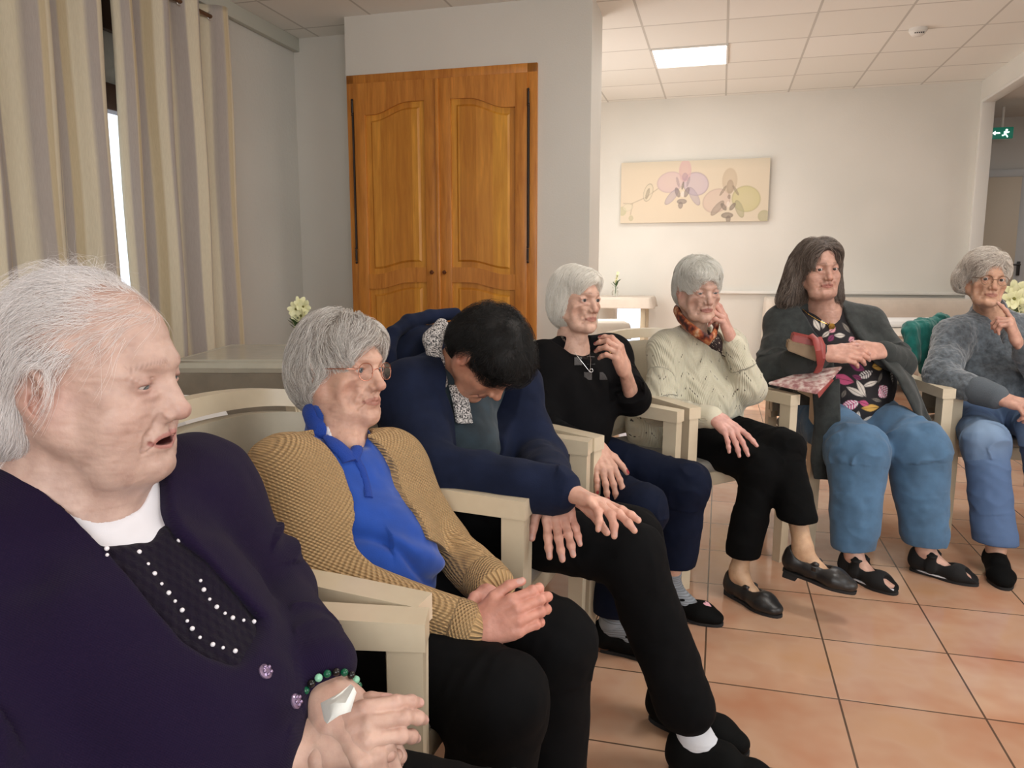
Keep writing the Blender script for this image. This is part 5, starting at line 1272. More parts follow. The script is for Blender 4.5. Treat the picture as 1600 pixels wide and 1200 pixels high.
# bracelet of green beads round the left wrist
wl = J['WL']; ax = nrm(J['WL']-J['EL']); hd = nrm(V3(.35, -.15, .9)-ax*(V3(.35, -.15, .9)@ax)); sd_ = np.cross(ax, hd)
br = empty('bracelet', (0, 0, 0), parent=P['root']); c0 = wl+V3(.010, -.016, -.010); nb = 20
for k in range(nb):
    t = 2*math.pi*k/nb; q = c0+hd*.0285*math.cos(t)+sd_*.0335*math.sin(t); b = MB(); b.ball(q, .0046, n=14)
    b.build('bead', MAT[('bead_dark', 'bead_green', 'bead_mint', 'bead_dark', 'bead_green')[k % 5]], br)
# hair
f = P['hf']; hm = hairmat('white_wispy_hair', [(226, 220, 218), (246, 242, 242), (206, 198, 196), (236, 232, 230)], .5)
fh = run_ops([('e', V3(0, -.016, .028), (.0765, .0965, .0895), np.eye(3), .01), ('e', V3(0, -.055, -.035), (.064, .050, .060), np.eye(3), .03), ('c', V3(.040, -.060, -.06), V3(-.04, -.06, -.06), .036, .036, .03),
              ('-e', V3(0, .105, -.03), (.08, .098, .125), np.eye(3), .01), ('-e', V3(.080, .000, -.02), (.034, .032, .046), np.eye(3), .004), ('-e', V3(-.078, -.004, -.02), (.016, .026, .040), np.eye(3), .004), ('-c', V3(0, .06, -.09), V3(0, -.02, -.14), .055, .05, .01)], .0022)
Vv, Q = fh.mesh(); keep = None
npmesh('hair', P['Wd'](Vv-vnorm(Vv, Q)*.0035), Q, capmat('white_hair_mass', [(196, 184, 178), (214, 206, 202), (228, 222, 220)], (90, 30, 60)), P['root'])
comb = lambda p: np.stack([p[:, 0]*1.2, -np.ones(len(p))*.9-.2*(p[:, 2] > .06), -.25-1.8*np.clip(-p[:, 1], 0, .1)*8-.6*(p[:, 2] < .03)], 1)
r1 = scalp_roots(f, 7000, lambda p: (p[:, 1] < .046-.30*np.abs(p[:, 0])-.2*np.clip(.05-p[:, 2], 0, 1)+.012*vnoise(p*60, 4)) & (p[:, 2] > -.055) & ((p[:, 2] > .022) | (p[:, 1] < -.035)), 4)
S = trace(f, r1, comb, 12, .035+.06*np.random.RandomState(2).rand(len(r1)), lift=.008, grav=.2, seed=5, jit=.22); strands('hair_strands', P['Wd'](S), .00016, hm, P['root'])
r3 = scalp_roots(fh, 9000, lambda p: (p[:, 2] < .06) & (p[:, 1] < -.030), 14)
S = trace(fh, r3, lambda p: np.stack([p[:, 0]*.5, -.25+p[:, 1]*2, -np.ones(len(p))], 1), 10, .05+.03*np.random.RandomState(3).rand(len(r3)), lift=.004, grav=.4, seed=6, jit=.2); strands('hair_strands', P['Wd'](S), .00018, hm, P['root'])
r4 = scalp_roots(f, 700, lambda p: (p[:, 2] > .075) & (p[:, 1] < .015), 24)
S = trace(f, r4, comb, 10, .07, lift=.022, grav=.0, seed=9, jit=.8); strands('hair_strands', P['Wd'](S), .00010, hm, P['root'], tip=.2)
r5 = scalp_roots(f, 380, lambda p: (p[:, 1] > .03) & (p[:, 1] < .078-.3*np.abs(p[:, 0])) & (p[:, 2] > .045), 34)
S = trace(f, r5, lambda p: np.stack([p[:, 0]*3+.3, -np.ones(len(p)), -.5*np.ones(len(p))], 1), 10, .07, lift=.002, grav=.3, seed=19, jit=.3); strands('hair_strands', P['Wd'](S), .00012, hm, P['root'], tip=.3)
# tissue held between the hands
tp = [W(x, y, d_) for x, y, d_ in ((505, 1103, .745), (519, 1096, .735), (537, 1086, .74), (553, 1073, .745), (557, 1082, .74), (548, 1112, .725), (530, 1118, .72), (511, 1131, .725))]
ts_ = empty('paper_tissue', W(530, 1110, .73), 'crumpled white paper tissue held in the folded hands of the purple-clad woman', 'tissue')
b = MB(); c_ = W(528, 1102, .728)+V3(-.002, -.002, .004); vs = [b.bm.verts.new(p) for p in tp]; vb = [b.bm.verts.new(p+V3(-.006, .012, -.004)) for p in tp]; k = len(vs); m1 = b.bm.verts.new(c_+V3(.0, -.003, .001)); m2 = b.bm.verts.new(W(540, 1098, .722)); m3 = b.bm.verts.new(W(520, 1116, .72)); mb_ = b.bm.verts.new(c_+V3(-.006, .014, -.004))
for i in range(k):
    j = (i+1) % k; mm = m2 if i in (2, 3, 4, 5) else (m3 if i in (6,) else m1); b.bm.faces.new((vs[i], vs[j], mm)); b.bm.faces.new((vb[j], vb[i], mb_)); b.bm.faces.new((vs[j], vs[i], vb[i], vb[j]))
for a_, b2, c2 in ((m1, vs[2], m2), (m2, vs[6], m3), (m3, vs[7], m1)):
    try: b.bm.faces.new((a_, b2, c2))
    except Exception: pass
try: b.bm.faces.new((m1, m2, m3))
except Exception: pass
bmesh.ops.subdivide_edges(b.bm, edges=b.bm.edges[:], cuts=1, smooth=.3); b.build('tissue', MAT['tissue'], ts_, smooth=True, angle=60)
for s in 'RL': shoe(P, J, s, 'slip', MAT['black_shoe'])
# ---- woman in the tan cardigan
P = new_person(-.33, 1.40, 'silver-haired woman with wire glasses in a chunky tan cardigan over a blue jumper', (206, 160, 138))
P2 = P
J = J_(H=(-.36, 1.41, .53), C=(-.345, 1.435, .70), B=(-.27, 1.385, .60), N=W(532, 690, 1.47)+V3(0, 0, -.02), F=(.81, -.59, 0), SR=W(447, 742, 1.34), SL=W(610, 728, 1.53),
       ER=W(480, 900, 1.27), EL=W(690, 850, 1.53), WR=W(742, 985, 1.21), WL=W(775, 922, 1.33), KR=W(778, 1095, 1.14), KL=W(866, 1005, 1.36), AR=W(800, 1400, 1.10), AL=W(890, 1290, 1.33), TR=(.12, 1.07, .02), TL=(.22, 1.26, .02),
       hip=(.155, .12, .11), chest=(.115, .09, .12), belly=(.13, .125, .13), arm=(.044, .040, .026), leg=(.082, .070, .055), bust=(.05, .055, -.03, .055))
J['rs'] = .042; J['rn'] = .028; J['kg'] = .03
M = frame(J); Rr, Ff, Uu = M[:, 0], M[:, 1], M[:, 2]
head(P, (-.341, 1.524, .953), (-120.9, 3, -5), .93, skin=(204, 162, 142), vx=.0018, lid=.75, age=1.3, thin=.6, iris=(90, 100, 105), brow=(150, 130, 115), browa=.3, neck=tuple((J['N']+Uu*.01-V3(-.341, 1.524, .953))@rotm(-120.9, 3, -5)/.93), neck_r=(.045, .052), lip=(176, 120, 106), nosek=2.0)
inner_body(P, J)
hand(P, J['WR']+V3(.0, .0, 0), W(800, 962, 1.20)-J['WR'], V3(.1, -.9, .45), 'R', .95, curl=((.5, .8, .5), (.55, .8, .5), (.6, .8, .5), (.5, .9, .5)), thumb=(.8, .45, .0, .3, .5), elbow=J['ER'], skin=(210, 150, 132), vx=.0018, fr=(.024, .03))
hand(P, J['WL'], W(772, 975, 1.26)-J['WL'], V3(.7, -.5, .5), 'L', .95, curl=((.6, .9, .5), (.6, .9, .5), (.6, .9, .5), (.6, .9, .5)), thumb=(.7, .6, .0, .4, .4), elbow=J['EL'], skin=(210, 152, 136), vx=.0018, fr=(.024, .03))
finish_body(P)
garment(P, 'trousers', legs(J, .006, hem=.075)+[('e', J['H'], (.155, .125, .10), M, .06)], .005, MAT['black_trousers'], J, 'legs', amp=.003, rw=.05)
tee = [('c', J['N']-Uu*.05, J['N']+Uu*.012, .066, .056, .02), ('-c', J['N']+Uu*.14, J['N']+Uu*.03+Ff*.035, .050, .046, .004)]
garment(P, 'tee_shirt', tee, .004, MAT['tee'], J, amp=0, ring=0)
bl = trunk(J, .006)+[('c', J['N']-Uu*.015-Ff*.010, J['N']+Uu*.055-Ff*.022, .066, .060, .03), ('-c', J['N']+Uu*.16-Ff*.01, J['N']+Uu*.03+Ff*.0, .052, .050, .006), front_cut(J, [(560, 660), (600, 640), (580, 700), (545, 706), (538, 700), (495, 645), (520, 640)], 1.0, 2.2, ymin=.0)]
roll = nrm(J['KL']+J['KR']-2*J['H'])
def d2(V_, N_, UV, i, a, t):
    q = (V_-J['C'])@M; return .010*np.exp(-((q[:, 2]+.075-.35*q[:, 0]-.02*np.sin(q[:, 0]*30))/.012)**2)*(q[:, 1] > 0)*-1+.012*np.exp(-((q[:, 2]+.055-.35*q[:, 0])/.018)**2)*(q[:, 1] > 0)*(q[:, 0] < .03)+.007*np.exp(-((q[:, 2]+.205)/.016)**2)*(q[:, 1] > 0)
garment(P, 'jumper', bl, .003, MAT['blue'], J, amp=.004, ring=0, disp=d2, seed=8)
# ribbed shawl collar and placket
f = P['f_jumper']
def band_on(f, line, wid, m, name, parent, near, far, thick=.006, up=None):
    pts = on_surface(f, line, near, far, thick*.3); N_ = f.grad(pts); b = MB()
    T_ = np.gradient(pts, axis=0); rings = []
    for p, n_, t in zip(pts, N_, T_):
        t = nrm(t); s_ = nrm(np.cross(t, n_)); rings.append([b.bm.verts.new(p+s_*wid*math.cos(a)+n_*thick*math.sin(a)) for a in np.linspace(0, 2*math.pi, 12, endpoint=False)])
    for a, c in zip(rings, rings[1:]):
        for j in range(12): b.bm.faces.new((a[j], a[(j+1) % 12], c[(j+1) % 12], c[j]))
    b.bm.faces.new(rings[0][::-1]); b.bm.faces.new(rings[-1]); o = b.build(name, m, parent); return o
def interp_line(pts, n=24):
    p = np.array(pts, float); s_ = np.concatenate([[0], np.cumsum(np.linalg.norm(np.diff(p, axis=0), axis=1))]); q = np.linspace(0, s_[-1], n); return list(zip(np.interp(q, s_, p[:, 0]), np.interp(q, s_, p[:, 1])))
jm = [o for o in P['root'].children if o.name.startswith('jumper')][0]
band_on(f, interp_line([(482, 640), (490, 662), (506, 680), (524, 697), (540, 712), (546, 722)], 18), .016, MAT['blue_rib'], 'collar', jm, 1.0, 2.2, .008)
band_on(f, interp_line([(566, 683), (562, 694), (556, 706), (549, 720)], 10), .012, MAT['blue_rib'], 'collar', jm, 1.0, 2.2, .008)
band_on(f, interp_line([(556, 716), (566, 735), (572, 755), (576, 778)], 12), .008, MAT['blue_rib'], 'placket', jm, 1.0, 2.2, .004)
card = trunk(J, .020)
CA2 = arms(J, .017, end={'R': .94, 'L': .93})
CA2 += [('c', J['WR']+(J['ER']-J['WR'])*.30, J['WR']+(J['ER']-J['WR'])*.06, .044, .043, .006)]
card += [('-c', J['N']+Uu*.16-Ff*.02, J['N']+Uu*.04-Ff*.01, .06, .062, .006),
         front_cut(J, [(455, 600), (480, 655), (500, 690), (540, 735), (556, 775), (557, 812), (550, 828), (556, 850), (582, 892), (625, 912), (655, 945), (720, 945), (700, 880), (672, 845), (645, 790), (622, 735), (600, 700), (560, 640)], 1.0, 2.2)]+CA2
def d3(V_, N_, UV, i, a, t):      # thick ribs on the front bands
    q = (V_-J['C'])@M; return .0014*np.sin(UV[:, 0]*700)*np.sin(UV[:, 1]*430)
garment(P, 'cardigan', card, .003, MAT['tan'], J, amp=.004, fr=8, ring=.008, rw=.06, seed=13, disp=None, rl=4)
hm = hairmat('silver_bob_hair', [(176, 166, 156), (232, 228, 222), (120, 106, 96), (214, 208, 202), (244, 240, 236)], .4)
fh = run_ops([('e', V3(0, -.018, .032), (.082, .102, .096), np.eye(3), .01), ('e', V3(0, -.045, -.02), (.086, .074, .080), np.eye(3), .04), ('e', V3(0, .045, .060), (.064, .056, .050), np.eye(3), .03),
              ('-e', V3(0, .118, -.038), (.074, .072, .094), np.eye(3), .01), ('-e', V3(.075, .065, -.06), (.04, .065, .07), np.eye(3), .01), ('-e', V3(-.075, .065, -.06), (.04, .065, .07), np.eye(3), .01), ('-c', V3(0, .09, -.11), V3(0, .0, -.15), .085, .06, .01)], .0022)
Vv, Q = fh.mesh(); npmesh('hair', P['Wd'](Vv-vnorm(Vv, Q)*.003), Q, capmat('silver_hair_mass', [(104, 94, 86), (150, 142, 134), (186, 180, 172)], (90, 40, 30)), P['root'])
r3 = scalp_roots(fh, 13000, lambda p: np.ones(len(p), bool), 14)
comb = lambda p: np.stack([np.sign(p[:, 0]+.02)*(.35+1.2*(p[:, 2] > .06)), .15-.9*(p[:, 1] < -.03)*(p[:, 2] > .02)+.9*(p[:, 1] > .03)*(p[:, 2] > .05), -np.ones(len(p))*.9], 1)
S = trace(fh, r3, comb, 10, .035+.04*np.random.RandomState(3).rand(len(r3)), lift=.007, grav=.25, seed=6, jit=.25, clump=1.1); strands('hair_strands', P['Wd'](S), .00028, hm, P['root'])
glasses(P, MAT['rosegold'], lens_w=.0185, lens_h=.0178, round_=.6, drop=-.004, y=.100)
for s in 'RL': shoe(P, J, s, 'slip', MAT['black_shoe'])
# ---- man in the hooded jacket, head bowed
P = new_person(-.15, 1.95, 'dark-haired person in a navy hooded fleece, head bowed far forward', (190, 134, 108))
HO, HY, HS = (-.06, 1.865, .945), (-111.5, -62, 14), .95
J = J_(H=(-.23, 1.98, .55), C=(-.18, 1.955, .74), B=(-.15, 1.93, .64), N=W(712, 572, 1.97), F=(.72, -.69, 0), SR=W(640, 622, 1.86), SL=W(795, 610, 2.10),
       ER=W(668, 735, 1.68), EL=W(845, 720, 1.96), WR=W(886, 768, 1.60), WL=W(862, 762, 1.66), KR=W(985, 868, 1.66), KL=W(985, 838, 1.86), AR=W(1083, 1140, 1.61), AL=W(1058, 1062, 1.80), TR=(.60, 1.52, .02), TL=(.56, 1.68, .02),
       hip=(.17, .13, .12), chest=(.155, .115, .14), belly=(.15, .125, .14), arm=(.056, .050, .034), leg=(.088, .068, .052), fs=1.12)
M = frame(J); Rr, Ff, Uu = M[:, 0], M[:, 1], M[:, 2]
RM = rotm(*HY)
head(P, HO, HY, HS, skin=(192, 138, 112), vx=.0024, lid=.0, age=.2, brow=(40, 30, 26), browa=.9, neck=tuple((J['N']-V3(*HO))@RM/HS), neck_r=(.052, .058), lip=(150, 92, 80), nosek=1.5)
inner_body(P, J)
hand(P, J['WR'], W(938, 786, 1.545)-J['WR'], V3(.0, .45, .9), 'R', 1.0, curl=((.05, .1, .1), (.25, .15, .1), (.4, .5, .3), (.5, .6, .3)), thumb=(.8, .30, -.45, .2, .1), elbow=J['ER'], skin=(220, 172, 152), vx=.002)
hand(P, J['WL'], W(873, 812, 1.59)-J['WL'], V3(.0, -.9, .35), 'L', 1.0, spread=.10, curl=((.12, .1, .05), (.05, .1, .05), (.1, .1, .1), (.25, .2, .1)), thumb=(.75, .5, -.2, .2, .1), elbow=J['EL'], skin=(216, 168, 150), vx=.002)
finish_body(P)
garment(P, 'trousers', legs(J, .004, end=(.86, .80), hem=.066)+[('e', J['H'], (.17, .135, .11), M, .06)], .005, MAT['black_trousers'], J, 'legs', amp=.004, rw=.06)
sh = trunk(J, .0)+[('-c', J['N']+Uu*.16, J['N']+Uu*.02, .06, .056, .01)]
garment(P, 'shirt', sh, .005, MAT['navy_in'], J, amp=.008, ring=0, fr=10)
# melange lining placket hanging under the chin
f = P['f_shirt']
pk = on_surface(f, [(712, 606), (718, 632), (724, 664)], 1.4, 2.4, .014); b = MB(); R_ = nrm(np.cross(pk[2]-pk[0], Ff))
b.prism([pk[0]-R_*.022, pk[0]+R_*.028, pk[1]+R_*.026, pk[2]+R_*.026, pk[2]-R_*.024, pk[1]-R_*.024], -Ff*.008); b.build('placket', MAT['melange'], P['root'])
jk = trunk(J, .020, rs=.062)
jk += [('-c', J['N']+Uu*.2, J['N']+Uu*.03+Ff*.05, .085, .075, .01), front_cut(J, [(690, 560), (800, 560), (800, 650), (790, 690), (775, 745), (750, 765), (715, 745), (708, 700), (700, 650), (690, 610)], 1.4, 2.6)]+arms(J, .020, end={'R': .93, 'L': .9})
garment(P, 'jacket', jk, .0035, MAT['navy'], J, amp=.008, fr=9, ring=.022, rw=.085, seed=23)
# hood lying behind the neck: a wide collar shell standing up round the nape
Nn = J['N']; hc = W(668, 560, 2.03)
ho = [('e', W(652, 570, 2.04), (.085, .085, .085), None, .03), ('c', W(640, 640, 1.92), W(652, 570, 2.04), .06, .075, .05), ('c', W(645, 555, 2.08), W(715, 540, 2.17), .075, .07, .04), ('-e', W(690, 545, 1.93), (.088, .105, .080), None, .015)]
rim_ = [W(640, 640, 1.83), W(617, 600, 1.86), W(607, 555, 1.90), (W(613, 522, 1.96)), W(638, 503, 2.03), W(672, 494, 2.09), W(712, 490, 2.14)]
for p_, q_ in zip(rim_, rim_[1:]): ho.append(('c', p_, q_, .017, .017, .012))
fh_ = run_ops(ho, .0035); Vv, Q = fh_.mesh(); Vv = relax(Vv, Q, 2, .5); Vv = Vv+vnorm(Vv, Q)*(.0025*fbm(Vv*9, 2, 4))[:, None]; npmesh('hood', Vv, Q, MAT['navy'], P['root'], attrs={'UVW': Vv})
li = [('c', W(690, 508, 1.99), W(676, 530, 1.95), .018, .022, .02), ('c', W(676, 530, 1.95), W(680, 565, 1.90), .022, .020, .02), ('c', W(680, 565, 1.90), W(690, 598, 1.86), .020, .016, .02)]
fl_ = run_ops(li, .003); Vv, Q = fl_.mesh(); Vv = relax(Vv, Q, 2, .5); npmesh('hood_lining', Vv, Q, MAT['melange'], P['root'])
hm = hairmat('black_hair', [(12, 11, 10), (30, 25, 22), (6, 6, 6), (18, 16, 15)], .4, .35)
fh = run_ops([('e', V3(0, -.012, .034), (.084, .106, .094), np.eye(3), .01), ('e', V3(0, .048, .060), (.066, .058, .046), np.eye(3), .03), ('e', V3(0, -.06, -.02), (.068, .05, .06), np.eye(3), .03),
              ('-e', V3(0, .118, -.040), (.080, .066, .088), np.eye(3), .008), ('-e', V3(.078, .025, -.045), (.03, .045, .055), np.eye(3), .008), ('-e', V3(-.078, .025, -.045), (.03, .045, .055), np.eye(3), .008), ('-e', V3(.082, -.008, -.016), (.018, .024, .036), np.eye(3), .006), ('-e', V3(-.082, -.008, -.016), (.018, .024, .036), np.eye(3), .006)], .0025)
Vv, Q = fh.mesh(); npmesh('hair', P['Wd'](Vv-vnorm(Vv, Q)*.003), Q, capmat('black_hair_mass', [(10, 9, 9), (18, 16, 15), (26, 23, 22)]), P['root'])
r3 = scalp_roots(fh, 12000, lambda p: np.ones(len(p), bool), 14)
comb = lambda p: np.stack([p[:, 0]*8, p[:, 1]*6+.5*(p[:, 2] > .05), -.4-.6*(p[:, 2] < .05)*np.ones(len(p))], 1)
S = trace(fh, r3, comb, 8, .025+.03*np.random.RandomState(3).rand(len(r3)), lift=.012, grav=.1, seed=6, jit=.4, clump=1.4); strands('hair_strands', P['Wd'](S), .0003, hm, P['root'])
for s in 'RL':
    shoe(P, J, s, 'slip', MAT['black_shoe']); sock(P, J, s, .034, MAT['sock_white'], .34)
# ---- woman in the black top
P = new_person(.15, 2.60, 'woman with a white bob in a black top with a raised hand and red nails', (206, 166, 146))
HO, HY, HS = (.218, 2.619, 1.05), (-144, -1, -2), .93
J = J_(H=(.11, 2.60, .53), C=(.20, 2.575, .75), B=(.20, 2.54, .63), N=W(893, 548, 2.63), F=(.60, -.80, 0), SR=W(846, 568, 2.52), SL=W(953, 556, 2.72),
       ER=W(842, 668, 2.40), EL=W(988, 622, 2.54), WR=W(929, 697, 2.22), WL=W(976, 578, 2.44), KR=W(1003, 795, 2.15), KL=W(1072, 757, 2.38), AR=W(1018, 975, 2.16), AL=W(1083, 912, 2.42), TR=W(1050, 1026, 2.14), TL=W(1128, 972, 2.36),
       hip=(.155, .13, .12), chest=(.13, .10, .13), belly=(.135, .125, .13), arm=(.048, .046, .027), leg=(.084, .066, .058), bust=(.055, .065, -.03, .062))
M = frame(J); Rr, Ff, Uu = M[:, 0], M[:, 1], M[:, 2]; RM = rotm(*HY); P['gaze'] = (.1, 1, 0)
head(P, HO, HY, HS, skin=(210, 170, 150), vx=.002, lid=.85, age=1.2, thin=.3, brow=(104, 80, 66), browa=.8, iris=(48, 44, 42), neck=tuple((J['N']-V3(*HO))@RM/HS), neck_r=(.046, .054), chest=[(J['N']-Uu*.055+Ff*.03-V3(*HO))@RM/HS], lip=(170, 112, 100), nosek=1.4)
P['legskin'] = (200, 158, 138)
inner_body(P, J)
hr = hand(P, J['WR'], W(951, 742, 2.15)-J['WR'], V3(.25, -.8, .55), 'R', 1.0, spread=.16, curl=((.35, .2, .1), (.4, .2, .1), (.4, .2, .1), (.45, .25, .1)), thumb=(.7, .65, -.1, .3, .1), elbow=J['ER'], skin=(206, 160, 140), nail=(150, 22, 36), vx=.002, fr=(.025, .034))
hl = hand(P, J['WL'], W(964, 544, 2.40)-J['WL'], V3(.80, -.55, .15), 'L', .95, spread=.08, curl=((.6, .8, .2), (.8, .85, .3), (.9, .9, .3), (1., .9, .3)), thumb=(.8, .5, -.5, .5, .3), elbow=J['EL'], skin=(206, 160, 140), nail=(130, 18, 32), vx=.002, fr=(.025, .034))
finish_body(P)
tr = legs(J, .004, end=(.80, .74), hem=.070)+[('e', J['H'], (.155, .13, .11), M, .06)]
for s, e in (('R', .93), ('L', .80)):
    K, A = J['K'+s], J['A'+s]; q = K+(A-K)*e; tr += [('c', K+(A-K)*.4, q, .066, .064, .03), bx_cut(q-U3*.0, -U3*1., q-U3*.12, V3(.14, .14, .12))]
garment(P, 'trousers', tr, .004, MAT['navy_trousers'], J, 'legs', amp=.003, rw=.07)
tp = trunk(J, .012)
TA4 = arms(J, .012, sides='L', end={'R': .3, 'L': .12})+arms(J, .010, sides='R', end={'R': .62, 'L': .1})+[('c', J['EL']+(J['SL']-J['EL'])*.2, J['EL']+(J['WL']-J['EL'])*.22, .058, .056, .02), bx_cut(J['EL']+(J['WL']-J['EL'])*.30, nrm(J['WL']-J['EL']), J['EL']+(J['WL']-J['EL'])*.62, V3(.055, .055, .07))]
tp += [front_cut(J, [(868, 470), (950, 480), (948, 540), (940, 556), (926, 562), (906, 558), (884, 544), (870, 526), (862, 505)], 1.8, 3.2, ymin=-.03), ('-c', J['N']+Uu*.14, J['N']+Uu*.018+Ff*.01, .056, .050, .008)]+TA4
garment(P, 'top', tp, .0035, MAT['black_knit'], J, amp=.005, fr=10, ring=.007, seed=33)
f = P['f_top']; tg = [o for o in P['root'].children if o.name.startswith('top')][0]
mt_ = mat('grey_sequin_squares', (84, 82, 84), .35, nodes=cloth_nodes(900, 1.0, .6, 0, 300))
for px, py in ((903, 565), (923, 564), (918, 588), (942, 588)):
    c = on_surface(f, [(px-6, py-6), (px+6, py-6), (px+6, py+6), (px-6, py+6)], 1.8, 3.2, .002); b = MB(); b.poly(c, f.grad(c[:1])[0]*.0012); b.build('sequin_square', mt_, tg)
# two fine necklaces with round pendants
for k, (pts, pend, ml) in enumerate((([(873, 512), (880, 530), (897, 553), (910, 568), (921, 583), (922, 560), (919, 530), (917, 515)], (922, 580), 'silver'), ([(872, 514), (878, 530), (893, 548), (908, 556), (914, 552), (917, 535), (916, 515)], (914, 556), 'silver'))):
    ff = Fld(f.lo, f.lo+f.n*f.vx, f.vx); ff = f
    w = on_surface(f, interp_line(pts, 30), 1.8, 3.2, .004); nk = tube_obj('necklace', w, .0007, MAT[ml], P['root'], n=6)
    c = on_surface(f, [pend], 1.8, 3.2, .006)[0]; b = MB(); b.tube([c+V3(.0055*math.cos(t), 0, .0055*math.sin(t)) for t in np.linspace(0, 2*math.pi, 16, endpoint=False)], .0016, n=6, closed=True); b.build('pendant', MAT[ml], nk)
m1, m2 = hl['pt'](.088, -.012, .0), None
q = hl['pt'](.084, -.012, .002); v = nrm(-hl['n']*.98+hl['d']*.15); b = MB(); c = q+v*.020; e1 = hl['t']; e2 = np.cross(v, e1)
b.tube([c+(e1*math.cos(t)+e2*math.sin(t))*.0100 for t in np.linspace(0, 2*math.pi, 20, endpoint=False)], .0016, n=6, closed=True); b.build('ring', MAT['gold'], P['root'])
hm = hairmat('white_bob_hair', [(236, 232, 222), (212, 206, 194), (246, 242, 234), (224, 218, 208)], .45)
fh = run_ops([('e', V3(0, -.018, .034), (.082, .104, .092), np.eye(3), .01), ('e', V3(0, -.03, -.03), (.089, .082, .088), np.eye(3), .04), ('e', V3(0, .05, .068), (.06, .05, .040), np.eye(3), .03),
              ('-e', V3(0, .118, -.028), (.072, .066, .094), np.eye(3), .01), ('-e', V3(.07, .085, -.05), (.034, .064, .10), np.eye(3), .01), ('-e', V3(-.07, .085, -.05), (.034, .064, .10), np.eye(3), .01), ('-e', V3(0, .0, -.215), (.2, .2, .098), np.eye(3), .01), ('-c', V3(0, .09, -.11), V3(0, .03, -.14), .075, .06, .01)], .0025)
Vv, Q = fh.mesh(); npmesh('hair', P['Wd'](Vv-vnorm(Vv, Q)*.002), Q, capmat('white_bob_mass', [(176, 170, 158), (204, 198, 186), (222, 216, 206)], (90, 40, 20)), P['root'])
r3 = scalp_roots(fh, 9000, lambda p: np.ones(len(p), bool), 14)
comb = lambda p: np.stack([np.sign(p[:, 0]+.015)*(.3+1.6*(p[:, 2] > .07)), -.1*np.ones(len(p))+.3*(p[:, 1] > .0)*(p[:, 2] > .05), -np.ones(len(p))], 1)
S = trace(fh, r3, comb, 10, .05+.04*np.random.RandomState(3).rand(len(r3)), lift=.003, grav=.3, seed=6, jit=.10); strands('hair_strands', P['Wd'](S), .00045, hm, P['root'])
for s, K in (('R', 'KR'), ('L', 'KL')):
    o = shoe(P, J, s, 'jane', MAT['black_shoe'])
    ob, Pt, d, r, u = P['shoes'][-1]
    b = MB(); hp = [(0, -.010), (.010, .002), (.009, .010), (.003, .011), (0, .006), (-.003, .011), (-.009, .010), (-.010, .002)]
    fs_ = P['fshoe']
    def drop_(a, b_):
        q = np.array([Pt(a, b_, .09-.0005*k) for k in range(170)]); v = fs_.samp(q); return q[int(np.argmax(v < 0))]
    hh = [drop_(.186-y*1.2, x*1.3)+u*.0012 for x, y in hp]; mid_ = drop_(.186, 0)+u*.0018; vs = [b.bm.verts.new(q) for q in hh]; vm = b.bm.verts.new(mid_)
    for j in range(len(vs)): b.bm.faces.new((vs[j], vs[(j+1) % len(vs)], vm))
    b.build('heart_patch', MAT['pink'], ob)
    b = MB(); b.box(Pt(.025, 0, -.0)+u*.012, (.045, .045, .024), M=np.stack([d, r, u], 1), bev=.004); b.build('heel', MAT['heelwood'], ob)
sock(P, J, 'R', .032, MAT['sock_grey'], .12); sock(P, J, 'L', .032, MAT['sock_grey'], .12)
# ---- woman in the cream cardigan, cheek on her hand, legs crossed
P = new_person(.70, 3.05, 'short white-haired woman in a cream lace-knit cardigan resting her cheek on her hand', (202, 158, 140))
HO, HY, HS = (.696, 2.884, 1.078), (-168, -9, 1.3), .95
J = J_(H=(.66, 3.08, .53), C=(.72, 3.00, .75), B=(.76, 2.95, .63), N=W(1083, 530, 2.98), F=(.42, -.90, 0), SR=W(1043, 548, 2.96), SL=W(1135, 545, 3.05),
       ER=W(1030, 640, 2.84), EL=W(1172, 606, 2.86), WR=W(1120, 653, 2.66), WL=W(1142, 528, 2.86), KR=W(1190, 732, 2.60), KL=W(1225, 702, 2.63), AR=W(1187, 892, 2.50), AL=W(1262, 868, 2.45), TR=W(1218, 968, 2.42), TL=W(1338, 918, 2.36),
       hip=(.16, .13, .12), chest=(.135, .105, .13), belly=(.135, .125, .13), arm=(.052, .048, .026), leg=(.080, .062, .052), tiltL=W(1338, 918, 2.36)-W(1262, 868, 2.45)+V3(0, 0, .055), bust=(.05, .055, -.03, .055))
M = frame(J); Rr, Ff, Uu = M[:, 0], M[:, 1], M[:, 2]; RM = rotm(*HY); P['gaze'] = (0, 1, -.5)
head(P, HO, HY, HS, skin=(204, 167, 150), vx=.0022, lid=.5, age=1.3, thin=.3, brow=(150, 120, 104), browa=.3, neck=tuple((J['N']-V3(*HO))@RM/HS), neck_r=(.044, .052), lip=(160, 100, 92), nosek=1.6)
P['legskin'] = (196, 160, 128)
inner_body(P, J)
hand(P, J['WR'], W(1143, 672, 2.60)-J['WR'], V3(.25, -.75, .6), 'R', 1.0, spread=.20, curl=((.15, .2, .1), (.5, .2, .1), (.55, .25, .1), (.6, .3, .1)), thumb=(.8, .55, -.2, .2, .1), elbow=J['ER'], skin=(214, 164, 152), nail=(216, 168, 160), vx=.002, fr=(.023, .03))
hand(P, J['WL'], W(1127, 488, 2.85)-J['WL'], V3(.9, -.35, .1), 'L', .98, spread=.05, curl=((.1, .3, .3), (.3, .6, .5), (.6, .9, .6), (.8, 1., .6)), thumb=(.75, .7, -.15, .2, .1), elbow=J['EL'], skin=(208, 160, 144), vx=.002, fr=(.024, .03))
finish_body(P)
tr = legs(J, .004, end=(.80, .74), hem=.054)+[('e', J['H'], (.16, .13, .11), M, .06)]
